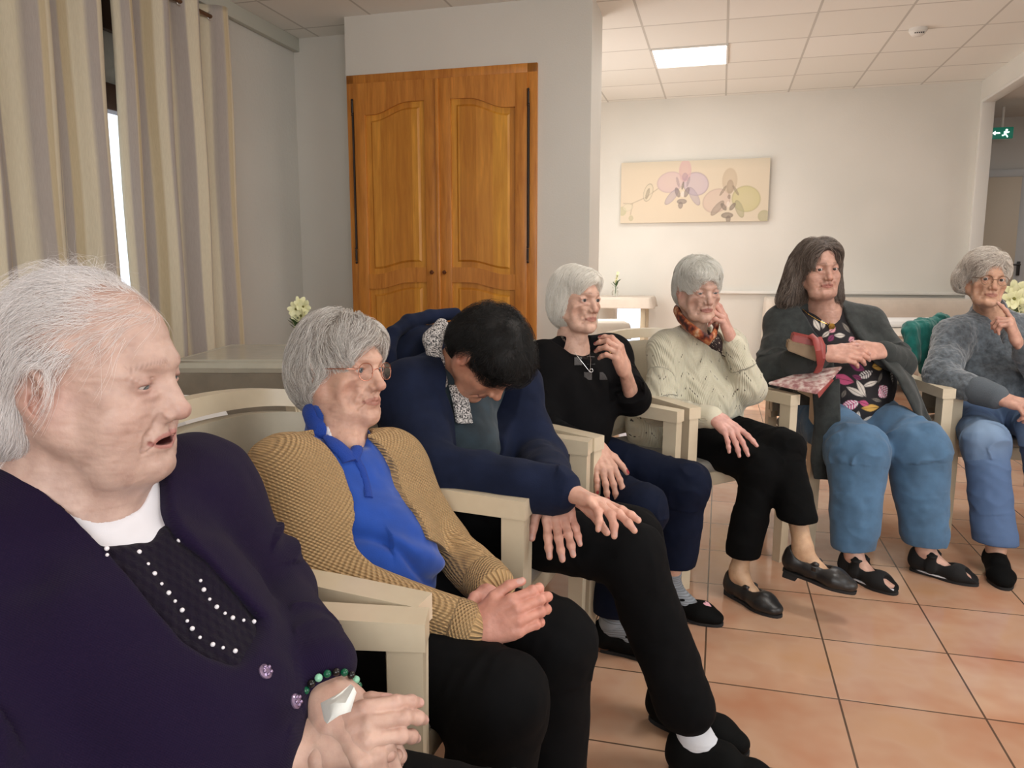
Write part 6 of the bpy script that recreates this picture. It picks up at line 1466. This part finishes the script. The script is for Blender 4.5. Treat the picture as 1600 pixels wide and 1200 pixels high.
for s, e, r_ in (('R', .86, .050), ('L', .74, .060)):
    K, A = J['K'+s], J['A'+s]; q = K+(A-K)*e; tr += [('c', K+(A-K)*.5, q, .054, r_, .03), bx_cut(q, -U3, q-U3*.12, V3(.075, .12, .12))]
garment(P, 'trousers', tr, .004, mat('black_crinkle_trousers', (10, 10, 11), .9, Specular_IOR_Level=.12, nodes=cloth_nodes(240, .6, .2, 0)), J, 'legs', amp=.003, rw=.05)
bl = trunk(J, .004)+[('-c', J['N']+Uu*.14, J['N']+Uu*.03+Ff*.03, .05, .045, .006)]
garment(P, 'blouse', bl, .005, mat('dark_brown_print', (48, 26, 26), .8, nodes=lambda nt, b: nt.links.new(ramp(nt, noise(nt, coords(nt), 110, 1), [(.62, (44, 24, 24)), (.66, (190, 176, 160))]), b.inputs['Base Color'])), J, amp=.001, ring=0)
f = P['f_blouse']
sc_m = mat('rust_scarf', (170, 84, 48), .55, nodes=lambda nt, b: nt.links.new(ramp(nt, noise(nt, coords(nt), 34, 2), [(.40, (60, 22, 20)), (.52, (140, 62, 36)), (.62, (186, 116, 70)), (.72, (206, 176, 150))]), b.inputs['Base Color']))
wds = [W(*p_) for p_ in ((1056, 484, 2.98), (1062, 496, 2.90), (1076, 510, 2.86), (1094, 524, 2.82), (1108, 532, 2.81), (1116, 522, 2.84), (1120, 508, 2.90), (1112, 496, 3.00), (1085, 484, 3.05))]
b = MB(); b.tube(wds, .010, n=12, closed=True, flat=((0, -.3, 1), 2.0)); b.build('scarf', sc_m, P['root'])
card = trunk(J, .018)+[('e', J['H']+Rr*.02, (.175, .15, .15), M, .05), ('e', J['H']+Rr*.10-U3*.02, (.08, .13, .12), M, .05), ('-c', J['N']+Uu*.16, J['N']+Uu*.03+Ff*.0, .058, .058, .008),
        front_cut(J, [(1052, 440), (1140, 440), (1140, 500), (1136, 540), (1133, 575), (1128, 552), (1115, 548), (1092, 524), (1072, 500), (1058, 478)], 2.2, 3.6)]+arms(J, .012, end={'R': .90, 'L': .84})
garment(P, 'cardigan', card, .0035, MAT['cream'], J, amp=.005, fr=10, ring=.010, rw=.06, seed=41, disp=lambda V_, N_, UV, i, a, t: -.010*np.exp(-(((V_-J['C'])@M)[:, 2]+.10+.1*((V_-J['C'])@M)[:, 0])**2/.012**2)*((V_-J['C'])@M)[:, 1].clip(0, .1)*10)
for s in 'RL':
    a_, e_ = J['W'+s], J['E'+s]; q0 = a_+(e_-a_)*.22; q1 = a_+(e_-a_)*(.09 if s == 'R' else .15); ff = run_ops([('c', q0, q1, .042, .041, .01)], .003); Vv, Q = ff.mesh(); UV, _, _, _ = limb_uv(Vv, [(q0, q1, .04, 0.)], J['C'], J['F']); npmesh('cuff', Vv, Q, MAT['cream_rib'], [o for o in P['root'].children if o.name.startswith('cardigan')][0], attrs={'UVW': UV})
hm = hairmat('short_white_hair', [(226, 224, 216), (200, 198, 188), (240, 238, 232), (214, 210, 202)], .45)
fh = run_ops([('e', V3(0, -.016, .036), (.086, .106, .094), np.eye(3), .01), ('e', V3(0, -.06, -.02), (.074, .058, .070), np.eye(3), .03), ('e', V3(.01, .05, .072), (.062, .054, .044), np.eye(3), .03),
              ('-e', V3(0, .118, -.034), (.072, .068, .090), np.eye(3), .008), ('-e', V3(.078, .028, -.055), (.03, .046, .062), np.eye(3), .008), ('-e', V3(-.078, .028, -.055), (.03, .046, .062), np.eye(3), .008), ('-e', V3(.084, -.006, -.028), (.018, .020, .030), np.eye(3), .005), ('-e', V3(-.084, -.006, -.028), (.018, .020, .030), np.eye(3), .005)], .0025)
Vv, Q = fh.mesh(); Vv = Vv+vnorm(Vv, Q)*(.004*fbm(Vv*26, 2, 3)-.003)[:, None]; npmesh('hair', P['Wd'](Vv), Q, capmat('short_white_mass', [(176, 174, 164), (204, 202, 192), (222, 220, 212)]), P['root'])
r3 = scalp_roots(fh, 9000, lambda p: np.ones(len(p), bool), 14)
comb = lambda p: np.stack([p[:, 0]*8+.5*np.sin(p[:, 1]*60), .7*(p[:, 1] > -.02)-.3*(p[:, 1] < -.02), -.5-.5*(p[:, 2] < .05)*np.ones(len(p))], 1)
S = trace(fh, r3, comb, 8, .03+.03*np.random.RandomState(3).rand(len(r3)), lift=.007, grav=.1, seed=6, jit=.35); strands('hair_strands', P['Wd'](S), .00045, hm, P['root'])
o = shoe(P, J, 'R', 'jane', MAT['leather'])
ob, Pt, d, r, u = P['shoes'][-1]; b = MB(); b.box(Pt(.03, 0, 0)+u*.012, (.05, .05, .024), M=np.stack([d, r, u], 1), bev=.004); b.build('heel', MAT['sole'], ob)
o = shoe(P, J, 'L', 'jane', MAT['leather'])
ob, Pt, d, r, u = P['shoes'][-1]; b = MB(); b.box(Pt(.03, 0, -.008), (.045, .045, .022), M=np.stack([d, r, u], 1), bev=.004); b.build('heel', MAT['sole'], ob)
b = MB(); b.box(Pt(.105, .038, .052), (.016, .004, .014), M=np.stack([d, r, u], 1), bev=.001); b.build('buckle', mat('pewter_buckle', (70, 68, 66), .3, .8), ob)
# ---- woman in the floral top
P = new_person(1.45, 3.35, 'long brown-haired woman in a charcoal cardigan and dark floral top with folded hands', (196, 148, 128))
HO, HY, HS = (1.28, 3.244, 1.155), (-176, -3, 2.6), 1.0
J = J_(H=(1.42, 3.38, .55), C=(1.37, 3.31, .80), B=(1.42, 3.22, .66), N=W(1286, 482, 3.30), F=(.05, -1, 0), SR=W(1226, 508, 3.30), SL=W(1352, 508, 3.34),
       ER=W(1207, 580, 3.14), EL=W(1400, 568, 3.18), WR=W(1290, 552, 2.98), WL=W(1378, 548, 3.04), KR=W(1340, 708, 2.86), KL=W(1432, 700, 2.88), AR=W(1352, 860, 2.72), AL=W(1452, 850, 2.80), TR=W(1400, 925, 2.60), TL=W(1528, 912, 2.68),
       hip=(.20, .16, .13), chest=(.165, .125, .15), belly=(.19, .17, .17), arm=(.062, .058, .034), leg=(.108, .096, .074), hw=.10, bust=(.07, .08, -.05, .085))
M = frame(J); Rr, Ff, Uu = M[:, 0], M[:, 1], M[:, 2]; RM = rotm(*HY); P['gaze'] = (.3, 1, -.1)
head(P, HO, HY, HS, skin=(196, 153, 135), vx=.0024, lid=.8, age=1.2, fat=.3, brow=(84, 60, 52), browa=.7, iris=(60, 50, 44), neck=tuple((J['N']-V3(*HO))@RM/HS), neck_r=(.054, .064), chest=[(J['N']-Uu*.07+Ff*.04-V3(*HO))@RM/HS], lip=(160, 96, 84), jowl=.7, nosek=1.2)
P['legskin'] = (206, 164, 146)
inner_body(P, J)
hand(P, J['WR'], W(1338, 553, 2.93)-J['WR'], V3(.1, -.85, .55), 'R', 1.0, curl=((.3, .4, .2), (.4, .5, .3), (.45, .6, .3), (.5, .6, .3)), thumb=(.8, .35, .0, .2, .1), elbow=J['ER'], skin=(208, 160, 142), vx=.0022)
hand(P, J['WL'], W(1330, 548, 2.99)-J['WL'], V3(-.1, -.8, .6), 'L', 1.0, curl=((.4, .5, .3),), thumb=(.8, .35, .0, .2, .1), elbow=J['EL'], skin=(204, 156, 138), vx=.0022)
finish_body(P)
tr = legs(J, .010, end=(.86, .86), hem=.078)+[('e', J['H'], (.20, .16, .12), M, .06)]
for s in 'RL': q = J['K'+s]+(J['A'+s]-J['K'+s])*.98; tr += [('c', J['K'+s], q, .098, .072, .03), bx_cut(q, -U3, q-U3*.12, V3(.10, .12, .12))]
garment(P, 'jeans', tr, .004, MAT['denim'], J, 'legs', amp=.007, fr=10, ring=.008, rw=.09)
# floral top with leaves drawn on the cloth
LEAF = [(1338, 572, 12, 7, -35, 'purple'), (1352, 585, 14, 6, 10, 'stripe'), (1372, 572, 13, 6, -12, 'yellow'), (1381, 560, 4, 10, 10, 'white'), (1318, 593, 15, 8, -20, 'pink'), (1346, 607, 5, 15, 15, 'white'), (1336, 612, 5, 15, 50, 'white'), (1360, 600, 14, 4, 5, 'white'), (1380, 612, 11, 13, 25, 'stripepink'), (1394, 588, 4, 12, -10, 'stripe'), (1404, 602, 7, 11, -20, 'grey'),
        (1328, 632, 14, 8, 15, 'stripepink'), (1360, 637, 16, 6, -10, 'yellow'), (1398, 625, 8, 8, 0, 'grey'), (1418, 625, 7, 6, 30, 'pinkw'), (1338, 652, 5, 12, -20, 'white'), (1356, 655, 14, 5, 15, 'white'), (1316, 652, 12, 8, 0, 'grey'), (1385, 652, 14, 9, 40, 'pinkw'), (1412, 645, 10, 7, -15, 'pinkw'), (1430, 640, 8, 8, 20, 'white'), (1318, 560, 10, 5, 20, 'white'),
        (1275, 507, 5, 10, 10, 'white'), (1285, 505, 4, 9, -30, 'white'), (1300, 515, 8, 4, 20, 'pinkw'), (1312, 524, 10, 4, -10, 'white'), (1298, 528, 8, 4, 30, 'purple'), (1322, 512, 4, 9, 20, 'grey'), (1330, 530, 7, 4, 10, 'pinkw'), (1345, 528, 4, 8, -20, 'grey'), (1290, 522, 9, 3, 30, 'white'), (1350, 630, 5, 9, 60, 'pink'), (1375, 590, 10, 3, 40, 'grey'), (1340, 590, 4, 8, 60, 'purple'), (1370, 625, 12, 3, -30, 'grey'), (1318, 615, 8, 3, 60, 'grey'), (1405, 660, 12, 4, 20, 'white')]
LC = dict(purple=(120, 40, 84), white=(206, 196, 186), yellow=(206, 160, 78), pink=(190, 80, 120), grey=(120, 112, 104), pinkw=(214, 150, 160), stripe=(214, 208, 204), stripepink=(206, 92, 136))
def leaf_paint(Vv, UV, i, a, t):
    col = np.tile(np.array(S2L((24, 18, 22))), (len(Vv), 1)); sc_l = .0025
    q = (Vv-J['C'])@M
    for n_, (px, py, rx, ry, rot, k) in enumerate(LEAF):
        c = (leaf_c[n_]-J['C'])@M; x = (q[:, 0]-c[0])/sc_l*-1; z = (q[:, 2]-c[2])/sc_l; a_ = math.radians(rot); u = x*math.cos(a_)+z*math.sin(a_); v = -x*math.sin(a_)+z*math.cos(a_)
        big, sm, uu, vv = (rx, ry, u, v) if rx >= ry else (ry, rx, v, -u)
        w = sm*np.clip(1-(np.abs(uu)/big)**1.7, 0, 1); ins = np.clip((w-np.abs(vv))*1.2, 0, 1)*(q[:, 1] > 0); cc = LC[k]
        if k in ('stripe', 'stripepink'): st_ = (np.sin(uu*1.6+np.abs(vv)*.8) > 0); col = blend(col, ins*st_, cc); col = blend(col, ins*~st_, (238, 226, 228) if k == 'stripepink' else (70, 64, 70))
        else: col = blend(col, ins, cc)
        vein = ins*np.exp(-(vv/.5)**2); col = blend(col, vein*.8, (30, 22, 26))
    return col
tpo = trunk(J, .006)+[('c', J['B']-U3*.10+Ff*.03, J['H']+nrm(J['KL']+J['KR']-2*J['H'])*.22+U3*.05, .17, .12, .05), ('-c', J['N']+Uu*.16, J['N']+Uu*.01+Ff*.01, .068, .062, .008), front_cut(J, [(1240, 450), (1310, 450), (1303, 485), (1297, 493), (1280, 494), (1264, 488), (1252, 475)], 2.6, 3.8, ymin=-.03)]
ft_ = run_ops(tpo, .004); leaf_c = on_surface(ft_, [(l[0], l[1]) for l in LEAF], 2.4, 4.0)
garment(P, 'top', tpo, .003, MAT['floral'], J, amp=.004, ring=0, paint=leaf_paint)
card = trunk(J, .020)
card += [('c', J['H']+Rr*.17+U3*.06, J['H']+Rr*.16+Ff*.16-U3*.0, .08, .06, .04), ('c', J['H']-Rr*.17+U3*.06, J['H']-Rr*.17+Ff*.14, .08, .06, .04), ('-c', J['N']+Uu*.16, J['N']+Uu*.02, .072, .072, .008),
         front_cut(J, [(1232, 440), (1305, 440), (1312, 480), (1325, 500), (1345, 530), (1385, 560), (1410, 590), (1440, 660), (1460, 740), (1306, 740), (1305, 640), (1303, 575), (1300, 560), (1285, 532), (1265, 508), (1245, 482)], 2.4, 4.0)]+arms(J, .012, end={'R': .86, 'L': .80})
garment(P, 'cardigan', card, .0035, MAT['charcoal'], J, amp=.006, fr=9, ring=.012, rw=.065, seed=51)
cg = [o for o in P['root'].children if o.name.startswith('cardigan')][0]
for s in 'RL':
    a_, e_ = J['W'+s], J['E'+s]; q0 = a_+(e_-a_)*.62; q1 = a_+(e_-a_)*(.13 if s == 'R' else .16); ff = run_ops([('c', q0, q1, .060, .050, .01)], .003); Vv, Q = ff.mesh(); UV, _, _, _ = limb_uv(Vv, [(q0, q1, .05, 0.)], J['C'], J['F']); npmesh('cuff', Vv+vnorm(Vv, Q)*(.004*fbm(Vv*16, 2, 2))[:, None], Q, MAT['charcoal_rib'], cg, attrs={'UVW': UV})
# long front panels of the cardigan: one hangs over the chair's side, one along the belly
def sheet(name, L_, R_, m, parent, thick=.008, nrow=24, ncol=8, wave=.004, seed=1):
    L_ = np.array(L_); R_ = np.array(R_); s_ = np.linspace(0, 1, len(L_)); t = np.linspace(0, 1, nrow)
    A_ = np.stack([np.interp(t, s_, L_[:, i]) for i in range(3)], 1); B_ = np.stack([np.interp(t, s_, R_[:, i]) for i in range(3)], 1)
    u = np.linspace(0, 1, ncol)[None, :, None]; G = A_[:, None]*(1-u)+B_[:, None]*u; nn = nrm(np.cross(B_[len(B_)//2]-A_[len(A_)//2], A_[-1]-A_[0]))
    G = G+nn*(wave*np.sin(u*7+t[:, None, None]*4))+nn*wave*fbm(G.reshape(-1, 3)*14, 2, seed).reshape(nrow, ncol, 1)*1.5
    V_ = G.reshape(-1, 3); I = np.arange(nrow*ncol).reshape(nrow, ncol); Q = np.stack([I[:-1, :-1], I[1:, :-1], I[1:, 1:], I[:-1, 1:]], -1).reshape(-1, 4)
    o = npmesh(name, V_, Q, m, parent, attrs={'UVW': V_}); md = o.modifiers.new('t', 'SOLIDIFY'); md.thickness = thick; md.offset = 0; sb = o.modifiers.new('s', 'SUBSURF'); sb.levels = 1; sb.render_levels = 1; return o
sheet('front_panel', [W(1268, 600, 3.02), W(1272, 660, 2.98), W(1266, 720, 2.96), W(1272, 748, 2.96)], [W(1312, 590, 2.98), W(1314, 660, 2.93), W(1314, 720, 2.92), W(1308, 752, 2.92)], MAT['charcoal'], cg, .02, wave=.008)
sheet('front_panel', [W(1368, 552, 3.03), W(1402, 590, 2.98), W(1428, 640, 2.96), W(1446, 690, 2.98)], [W(1400, 560, 3.10), W(1428, 590, 3.07), W(1448, 640, 3.06), W(1462, 690, 3.08)], MAT['charcoal'], cg, .014, wave=.006)
# necklace with round gold medallion
f = P['f_top']; w = on_surface(f, interp_line([(1246, 478), (1262, 492), (1276, 500), (1296, 510), (1297, 495), (1298, 478)], 24), 2.4, 4.0, .006)
nk = tube_obj('necklace', w, .0014, MAT['gold'], P['root'], n=6); c = on_surface(f, [(1299, 512)], 2.4, 4.0, .008)[0]; b = MB(); b.lathe(c, ((0, -.001), (.013, -.001), (.0145, 0), (.013, .002), (0, .0025)), 24, M=np.stack([Rr, np.cross(nrm(Ff), Rr), nrm(Ff)], 1)); b.build('medallion', MAT['gold'], nk)
hm = hairmat('long_brown_grey_hair', [(84, 70, 60), (120, 106, 96), (60, 48, 42), (150, 138, 128), (78, 64, 56)], .4)
lo_ = run_ops([('e', V3(0, -.016, .036), (.082, .104, .090), np.eye(3), .01), ('c', V3(.072, -.03, .0), V3(.118, -.03, -.13), .040, .038, .04), ('c', V3(-.060, -.02, .0), V3(-.078, .0, -.125), .032, .026, .04), ('c', V3(.03, -.07, .0), V3(.05, -.07, -.12), .05, .044, .05), ('c', V3(-.03, -.07, .0), V3(-.04, -.06, -.11), .05, .04, .05), ('e', V3(0, .045, .062), (.060, .052, .045), np.eye(3), .03),
              ('-e', V3(-.004, .118, -.012), (.063, .074, .104), np.eye(3), .01), ('-c', V3(0, .09, -.06), V3(0, .08, -.20), .064, .08, .01)], .003)
Vv, Q = lo_.mesh(); npmesh('hair', P['Wd'](Vv-vnorm(Vv, Q)*.003), Q, capmat('brown_grey_mass', [(46, 38, 34), (74, 62, 56), (104, 92, 84)], (90, 40, 12)), P['root'])
r3 = scalp_roots(lo_, 9000, lambda p: np.ones(len(p), bool), 14, lo=(-.1,)*3)
comb = lambda p: np.stack([np.sign(p[:, 0])*(.25+1.4*(p[:, 2] > .075)), -.1*np.ones(len(p))-.3*(p[:, 2] > .05), -np.ones(len(p))], 1)
S = trace(lo_, r3, comb, 12, .08+.07*np.random.RandomState(3).rand(len(r3)), lift=.012, grav=.3, seed=6, jit=.2, clump=.9); strands('hair_strands', P['Wd'](S), .0005, hm, P['root'])
for s in 'RL':
    shoe(P, J, s, 'sandal', mat('black_velvet_sandal', (14, 13, 14), .9), 'sandal', sole_m=MAT['sole'])
    ob, Pt, d, r, u = P['shoes'][-1]; b = MB(); b.prism([Pt(.12+.105*math.cos(t), .038*math.sin(t), .010) for t in np.linspace(0, 2*math.pi, 24, endpoint=False)], u*.004); b.build('insole', MAT['tee'], ob)
# bag with straps and flat pink pouch held under her arm
bg = empty('red_case', W(1258, 545, 2.96), 'red and tan leather case tucked under the forearm of the woman in the floral top', 'handbag')
mr = mat('red_leather', (150, 62, 58), .45, nodes=cloth_nodes(260, .2, .1, 0)); mtn = mat('tan_leather', (140, 116, 88), .5, nodes=cloth_nodes(260, .2, .1, 0))
b = MB(); c = [W(1240, 523, 2.99), W(1284, 533, 2.95), W(1288, 560, 2.94), W(1234, 545, 2.98)]; b.prism(c, V3(.01, .05, .01)); bmesh.ops.bevel(b.bm, geom=b.bm.edges[:], offset=.004, segments=2, affect='EDGES'); b.build('flap', mr, bg)
b = MB(); c = [W(1232, 534, 2.97), W(1276, 543, 2.94), W(1276, 566, 2.94), W(1230, 548, 2.97)]; b.prism(c, V3(.01, .05, .01)); bmesh.ops.bevel(b.bm, geom=b.bm.edges[:], offset=.004, segments=2, affect='EDGES'); b.build('body', mtn, bg)
b = MB(); b.tube([W(1266, 524, 2.96), W(1274, 530, 2.92), W(1279, 548, 2.88), W(1282, 570, 2.89), (W(1276, 582, 2.93))], .013, n=10, flat=((0, 1, 0.1), .3)); b.tube([W(1280, 527, 2.94), W(1286, 540, 2.91), W(1286, 560, 2.89), W(1280, 580, 2.92)], .010, n=10, flat=((0, 1, 0.1), .3)); b.build('strap', mr, bg)
pc = empty('pink_pouch', W(1255, 595, 2.95), 'flat shiny pink-marbled pouch lying on the chair arm beside the floral top', 'pouch')
mp_ = mat('pink_marbled_plastic', (196, 150, 150), .25, nodes=lambda nt, b: nt.links.new(ramp(nt, noise(nt, coords(nt), 42, 4), [(.36, (168, 120, 122)), (.5, (204, 168, 164)), (.62, (228, 212, 206))]), b.inputs['Base Color']))
top_ = [W(1200, 597, 2.99), W(1262, 578, 3.06), W(1316, 572, 3.00), W(1300, 590, 2.90), W(1276, 613, 2.84)]; b = MB(); b.prism(top_, V3(0, .0, -.010)); bmesh.ops.bevel(b.bm, geom=b.bm.edges[:], offset=.003, segments=2, affect='EDGES'); b.build('cover', mp_, pc)
b = MB(); b.prism([W(1277, 614, 2.845), W(1300, 592, 2.90), W(1303, 594, 2.91), W(1280, 622, 2.845)], V3(.006, .02, -.004)); b.build('edge', mr, pc)
# ---- woman in the fluffy grey sweater, right edge
P = new_person(2.12, 3.40, 'woman with round glasses in a fluffy grey sweater and jeans, finger at her lips', (204, 160, 136))
HO, HY, HS = (2.033, 3.323, 1.111), (-191.5, -2, -4), .97
J = J_(H=(2.17, 3.44, .53), C=(2.12, 3.40, .76), B=(2.12, 3.34, .64), N=W(1545, 495, 3.40), F=(-.12, -1, 0), SR=W(1490, 528, 3.36), SL=W(1618, 520, 3.42),
       ER=W(1468, 590, 3.20), EL=W(1640, 605, 3.16), WR=W(1562, 622, 2.98), WL=W(1588, 532, 3.10), KR=W(1538, 694, 2.94), KL=W(1625, 668, 2.96), AR=W(1556, 850, 2.82), AL=W(1660, 850, 2.84), TR=W(1572, 905, 2.64), TL=W(1690, 905, 2.7),
       hip=(.165, .13, .12), chest=(.15, .11, .14), belly=(.155, .13, .14), arm=(.056, .052, .028), leg=(.088, .068, .058), bust=(.055, .055, -.04, .055))
M = frame(J); Rr, Ff, Uu = M[:, 0], M[:, 1], M[:, 2]; RM = rotm(*HY); P['gaze'] = (.2, 1, -.05)
head(P, HO, HY, HS, skin=(206, 162, 136), vx=.0024, lid=.9, age=1.2, thin=.3, brow=(120, 100, 88), browa=.5, iris=(50, 40, 36), neck=tuple((J['N']-V3(*HO))@RM/HS), neck_r=(.046, .054), chest=[(J['N']-Uu*.05+Ff*.02-V3(*HO))@RM/HS], lip=(168, 108, 94), nosek=1.0)
inner_body(P, J)
hand(P, J['WR'], W(1592, 630, 2.93)-J['WR'], V3(.1, -.6, .8), 'R', 1.0, curl=((.7, .9, .5), (.8, .9, .5), (.8, .9, .5), (.8, .9, .5)), thumb=(.8, .4, -.2, .4, .3), elbow=J['ER'], skin=(208, 162, 144), vx=.0022)
hand(P, J['WL'], W(1576, 492, 3.10)-J['WL'], V3(.75, -.6, .2), 'L', 1.0, curl=((.25, .15, .1), (1.2, 1.0, .6), (1.3, 1.1, .6), (1.35, 1.1, .6)), thumb=(.7, .6, -.4, .4, .3), elbow=J['EL'], skin=(208, 162, 142), vx=.0022)
finish_body(P)
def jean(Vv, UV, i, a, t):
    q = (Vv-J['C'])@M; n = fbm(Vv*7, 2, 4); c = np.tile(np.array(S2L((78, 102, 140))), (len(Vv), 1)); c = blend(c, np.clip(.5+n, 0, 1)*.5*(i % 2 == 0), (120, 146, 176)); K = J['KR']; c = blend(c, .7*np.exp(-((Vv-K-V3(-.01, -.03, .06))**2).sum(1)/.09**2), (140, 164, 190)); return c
tr = legs(J, .008, end=(.86, .86), hem=.068)+[('e', J['H'], (.165, .135, .11), M, .06)]
for s in 'RL': q = J['K'+s]+(J['A'+s]-J['K'+s])*.96; tr += [('c', J['K'+s]+(J['A'+s]-J['K'+s])*.5, q, .060, .072, .03), bx_cut(q, -U3, q-U3*.12, V3(.11, .12, .12))]
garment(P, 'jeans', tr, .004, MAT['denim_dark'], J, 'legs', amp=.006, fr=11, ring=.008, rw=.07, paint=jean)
sw = trunk(J, .020)+[('c', J['N']-Uu*.02, J['N']+Uu*.035, .070, .066, .02), ('-c', J['N']+Uu*.16, J['N']+Uu*.02+Ff*.01, .054, .05, .008), front_cut(J, [(1525, 440), (1580, 440), (1575, 500), (1568, 540), (1552, 505), (1535, 482), (1522, 470)], 2.6, 4.0, ymin=-.0)]+arms(J, .016, end={'R': .86, 'L': .80})
garment(P, 'sweater', sw, .0035, MAT['fluffy'], J, amp=.009, fr=12, ring=.020, rw=.062, seed=61, disp=lambda V_, N_, UV, i, a, t: .002*fbm(V_*90, 2, 9))
sg_ = [o for o in P['root'].children if o.name.startswith('sweater')][0]
a_, e_ = J['WR'], J['ER']; q0 = a_+(e_-a_)*.34; q1 = a_+(e_-a_)*.08; ff = run_ops([('c', q0, q1, .058, .050, .01)], .003); Vv, Q = ff.mesh(); UV, _, _, _ = limb_uv(Vv, [(q0, q1, .05, 0.)], J['C'], J['F']); npmesh('cuff', Vv, Q, MAT['fluffy_rib'], sg_, attrs={'UVW': UV})
hm = hairmat('wavy_grey_hair', [(206, 196, 184), (232, 224, 214), (160, 146, 134), (240, 234, 226)], .45)
fh = run_ops([('e', V3(.004, -.016, .040), (.088, .106, .090), np.eye(3), .01), ('e', V3(.03, -.04, .0), (.082, .074, .068), np.eye(3), .03), ('e', V3(.03, .03, .070), (.066, .066, .044), np.eye(3), .03), ('e', V3(.088, -.03, -.02), (.026, .036, .040), np.eye(3), .02),
              ('-e', V3(-.006, .118, -.028), (.066, .066, .092), np.eye(3), .008), ('-e', V3(.080, .040, -.05), (.03, .05, .058), np.eye(3), .008), ('-e', V3(-.080, .030, -.045), (.03, .05, .062), np.eye(3), .008)], .0026)
Vv, Q = fh.mesh(); Vv = Vv+vnorm(Vv, Q)*(.006*fbm(Vv*24, 2, 3)-.003)[:, None]; npmesh('hair', P['Wd'](Vv), Q, capmat('wavy_grey_mass', [(120, 110, 100), (160, 150, 140), (196, 188, 178)]), P['root'])
r3 = scalp_roots(fh, 8000, lambda p: np.ones(len(p), bool), 14)
comb = lambda p: np.stack([np.sign(p[:, 0]+.03)*(.5+1.0*(p[:, 2] > .06))+.5*np.sin(p[:, 2]*90), .4*np.sin(p[:, 0]*70)-.2, -.8*np.ones(len(p))], 1)
S = trace(fh, r3, comb, 9, .035+.03*np.random.RandomState(3).rand(len(r3)), lift=.012, grav=.15, seed=6, jit=.4); strands('hair_strands', P['Wd'](S), .00045, hm, P['root'])
glasses(P, mat('brown_spectacle_wire', (120, 88, 66), .3, .5), lens_w=.0225, lens_h=.0205, drop=-.004, y=.103, rad=.0012)
for s in 'RL':
    shoe(P, J, s, 'slip', MAT['black_shoe'])
# teal jacket hung over the back corner of her chair
tj = empty('teal_jacket', W(1430, 545, 3.5), 'teal fleece jacket hung over the chair back behind the grey sweater', 'jacket')
o_ = [('c', W(1420, 512, 3.52), W(1470, 505, 3.60), .030, .035, .04), ('c', W(1420, 520, 3.50), W(1424, 560, 3.46), .032, .030, .04), ('c', W(1445, 515, 3.52), W(1448, 575, 3.48), .042, .036, .04), ('c', W(1470, 510, 3.60), W(1475, 590, 3.56), .05, .04, .04)]
f = run_ops(o_, .004); Vv, Q = f.mesh(); Vv = relax(Vv, Q, 2, .5); Vv = Vv+vnorm(Vv, Q)*(.010*fbm(Vv*V3(24, 24, 8), 3, 2))[:, None]; npmesh('jacket_cloth', Vv, Q, mat('teal_fleece', (20, 112, 104), .95, nodes=cloth_nodes(380, .5, .2, .3, 30)), tj)
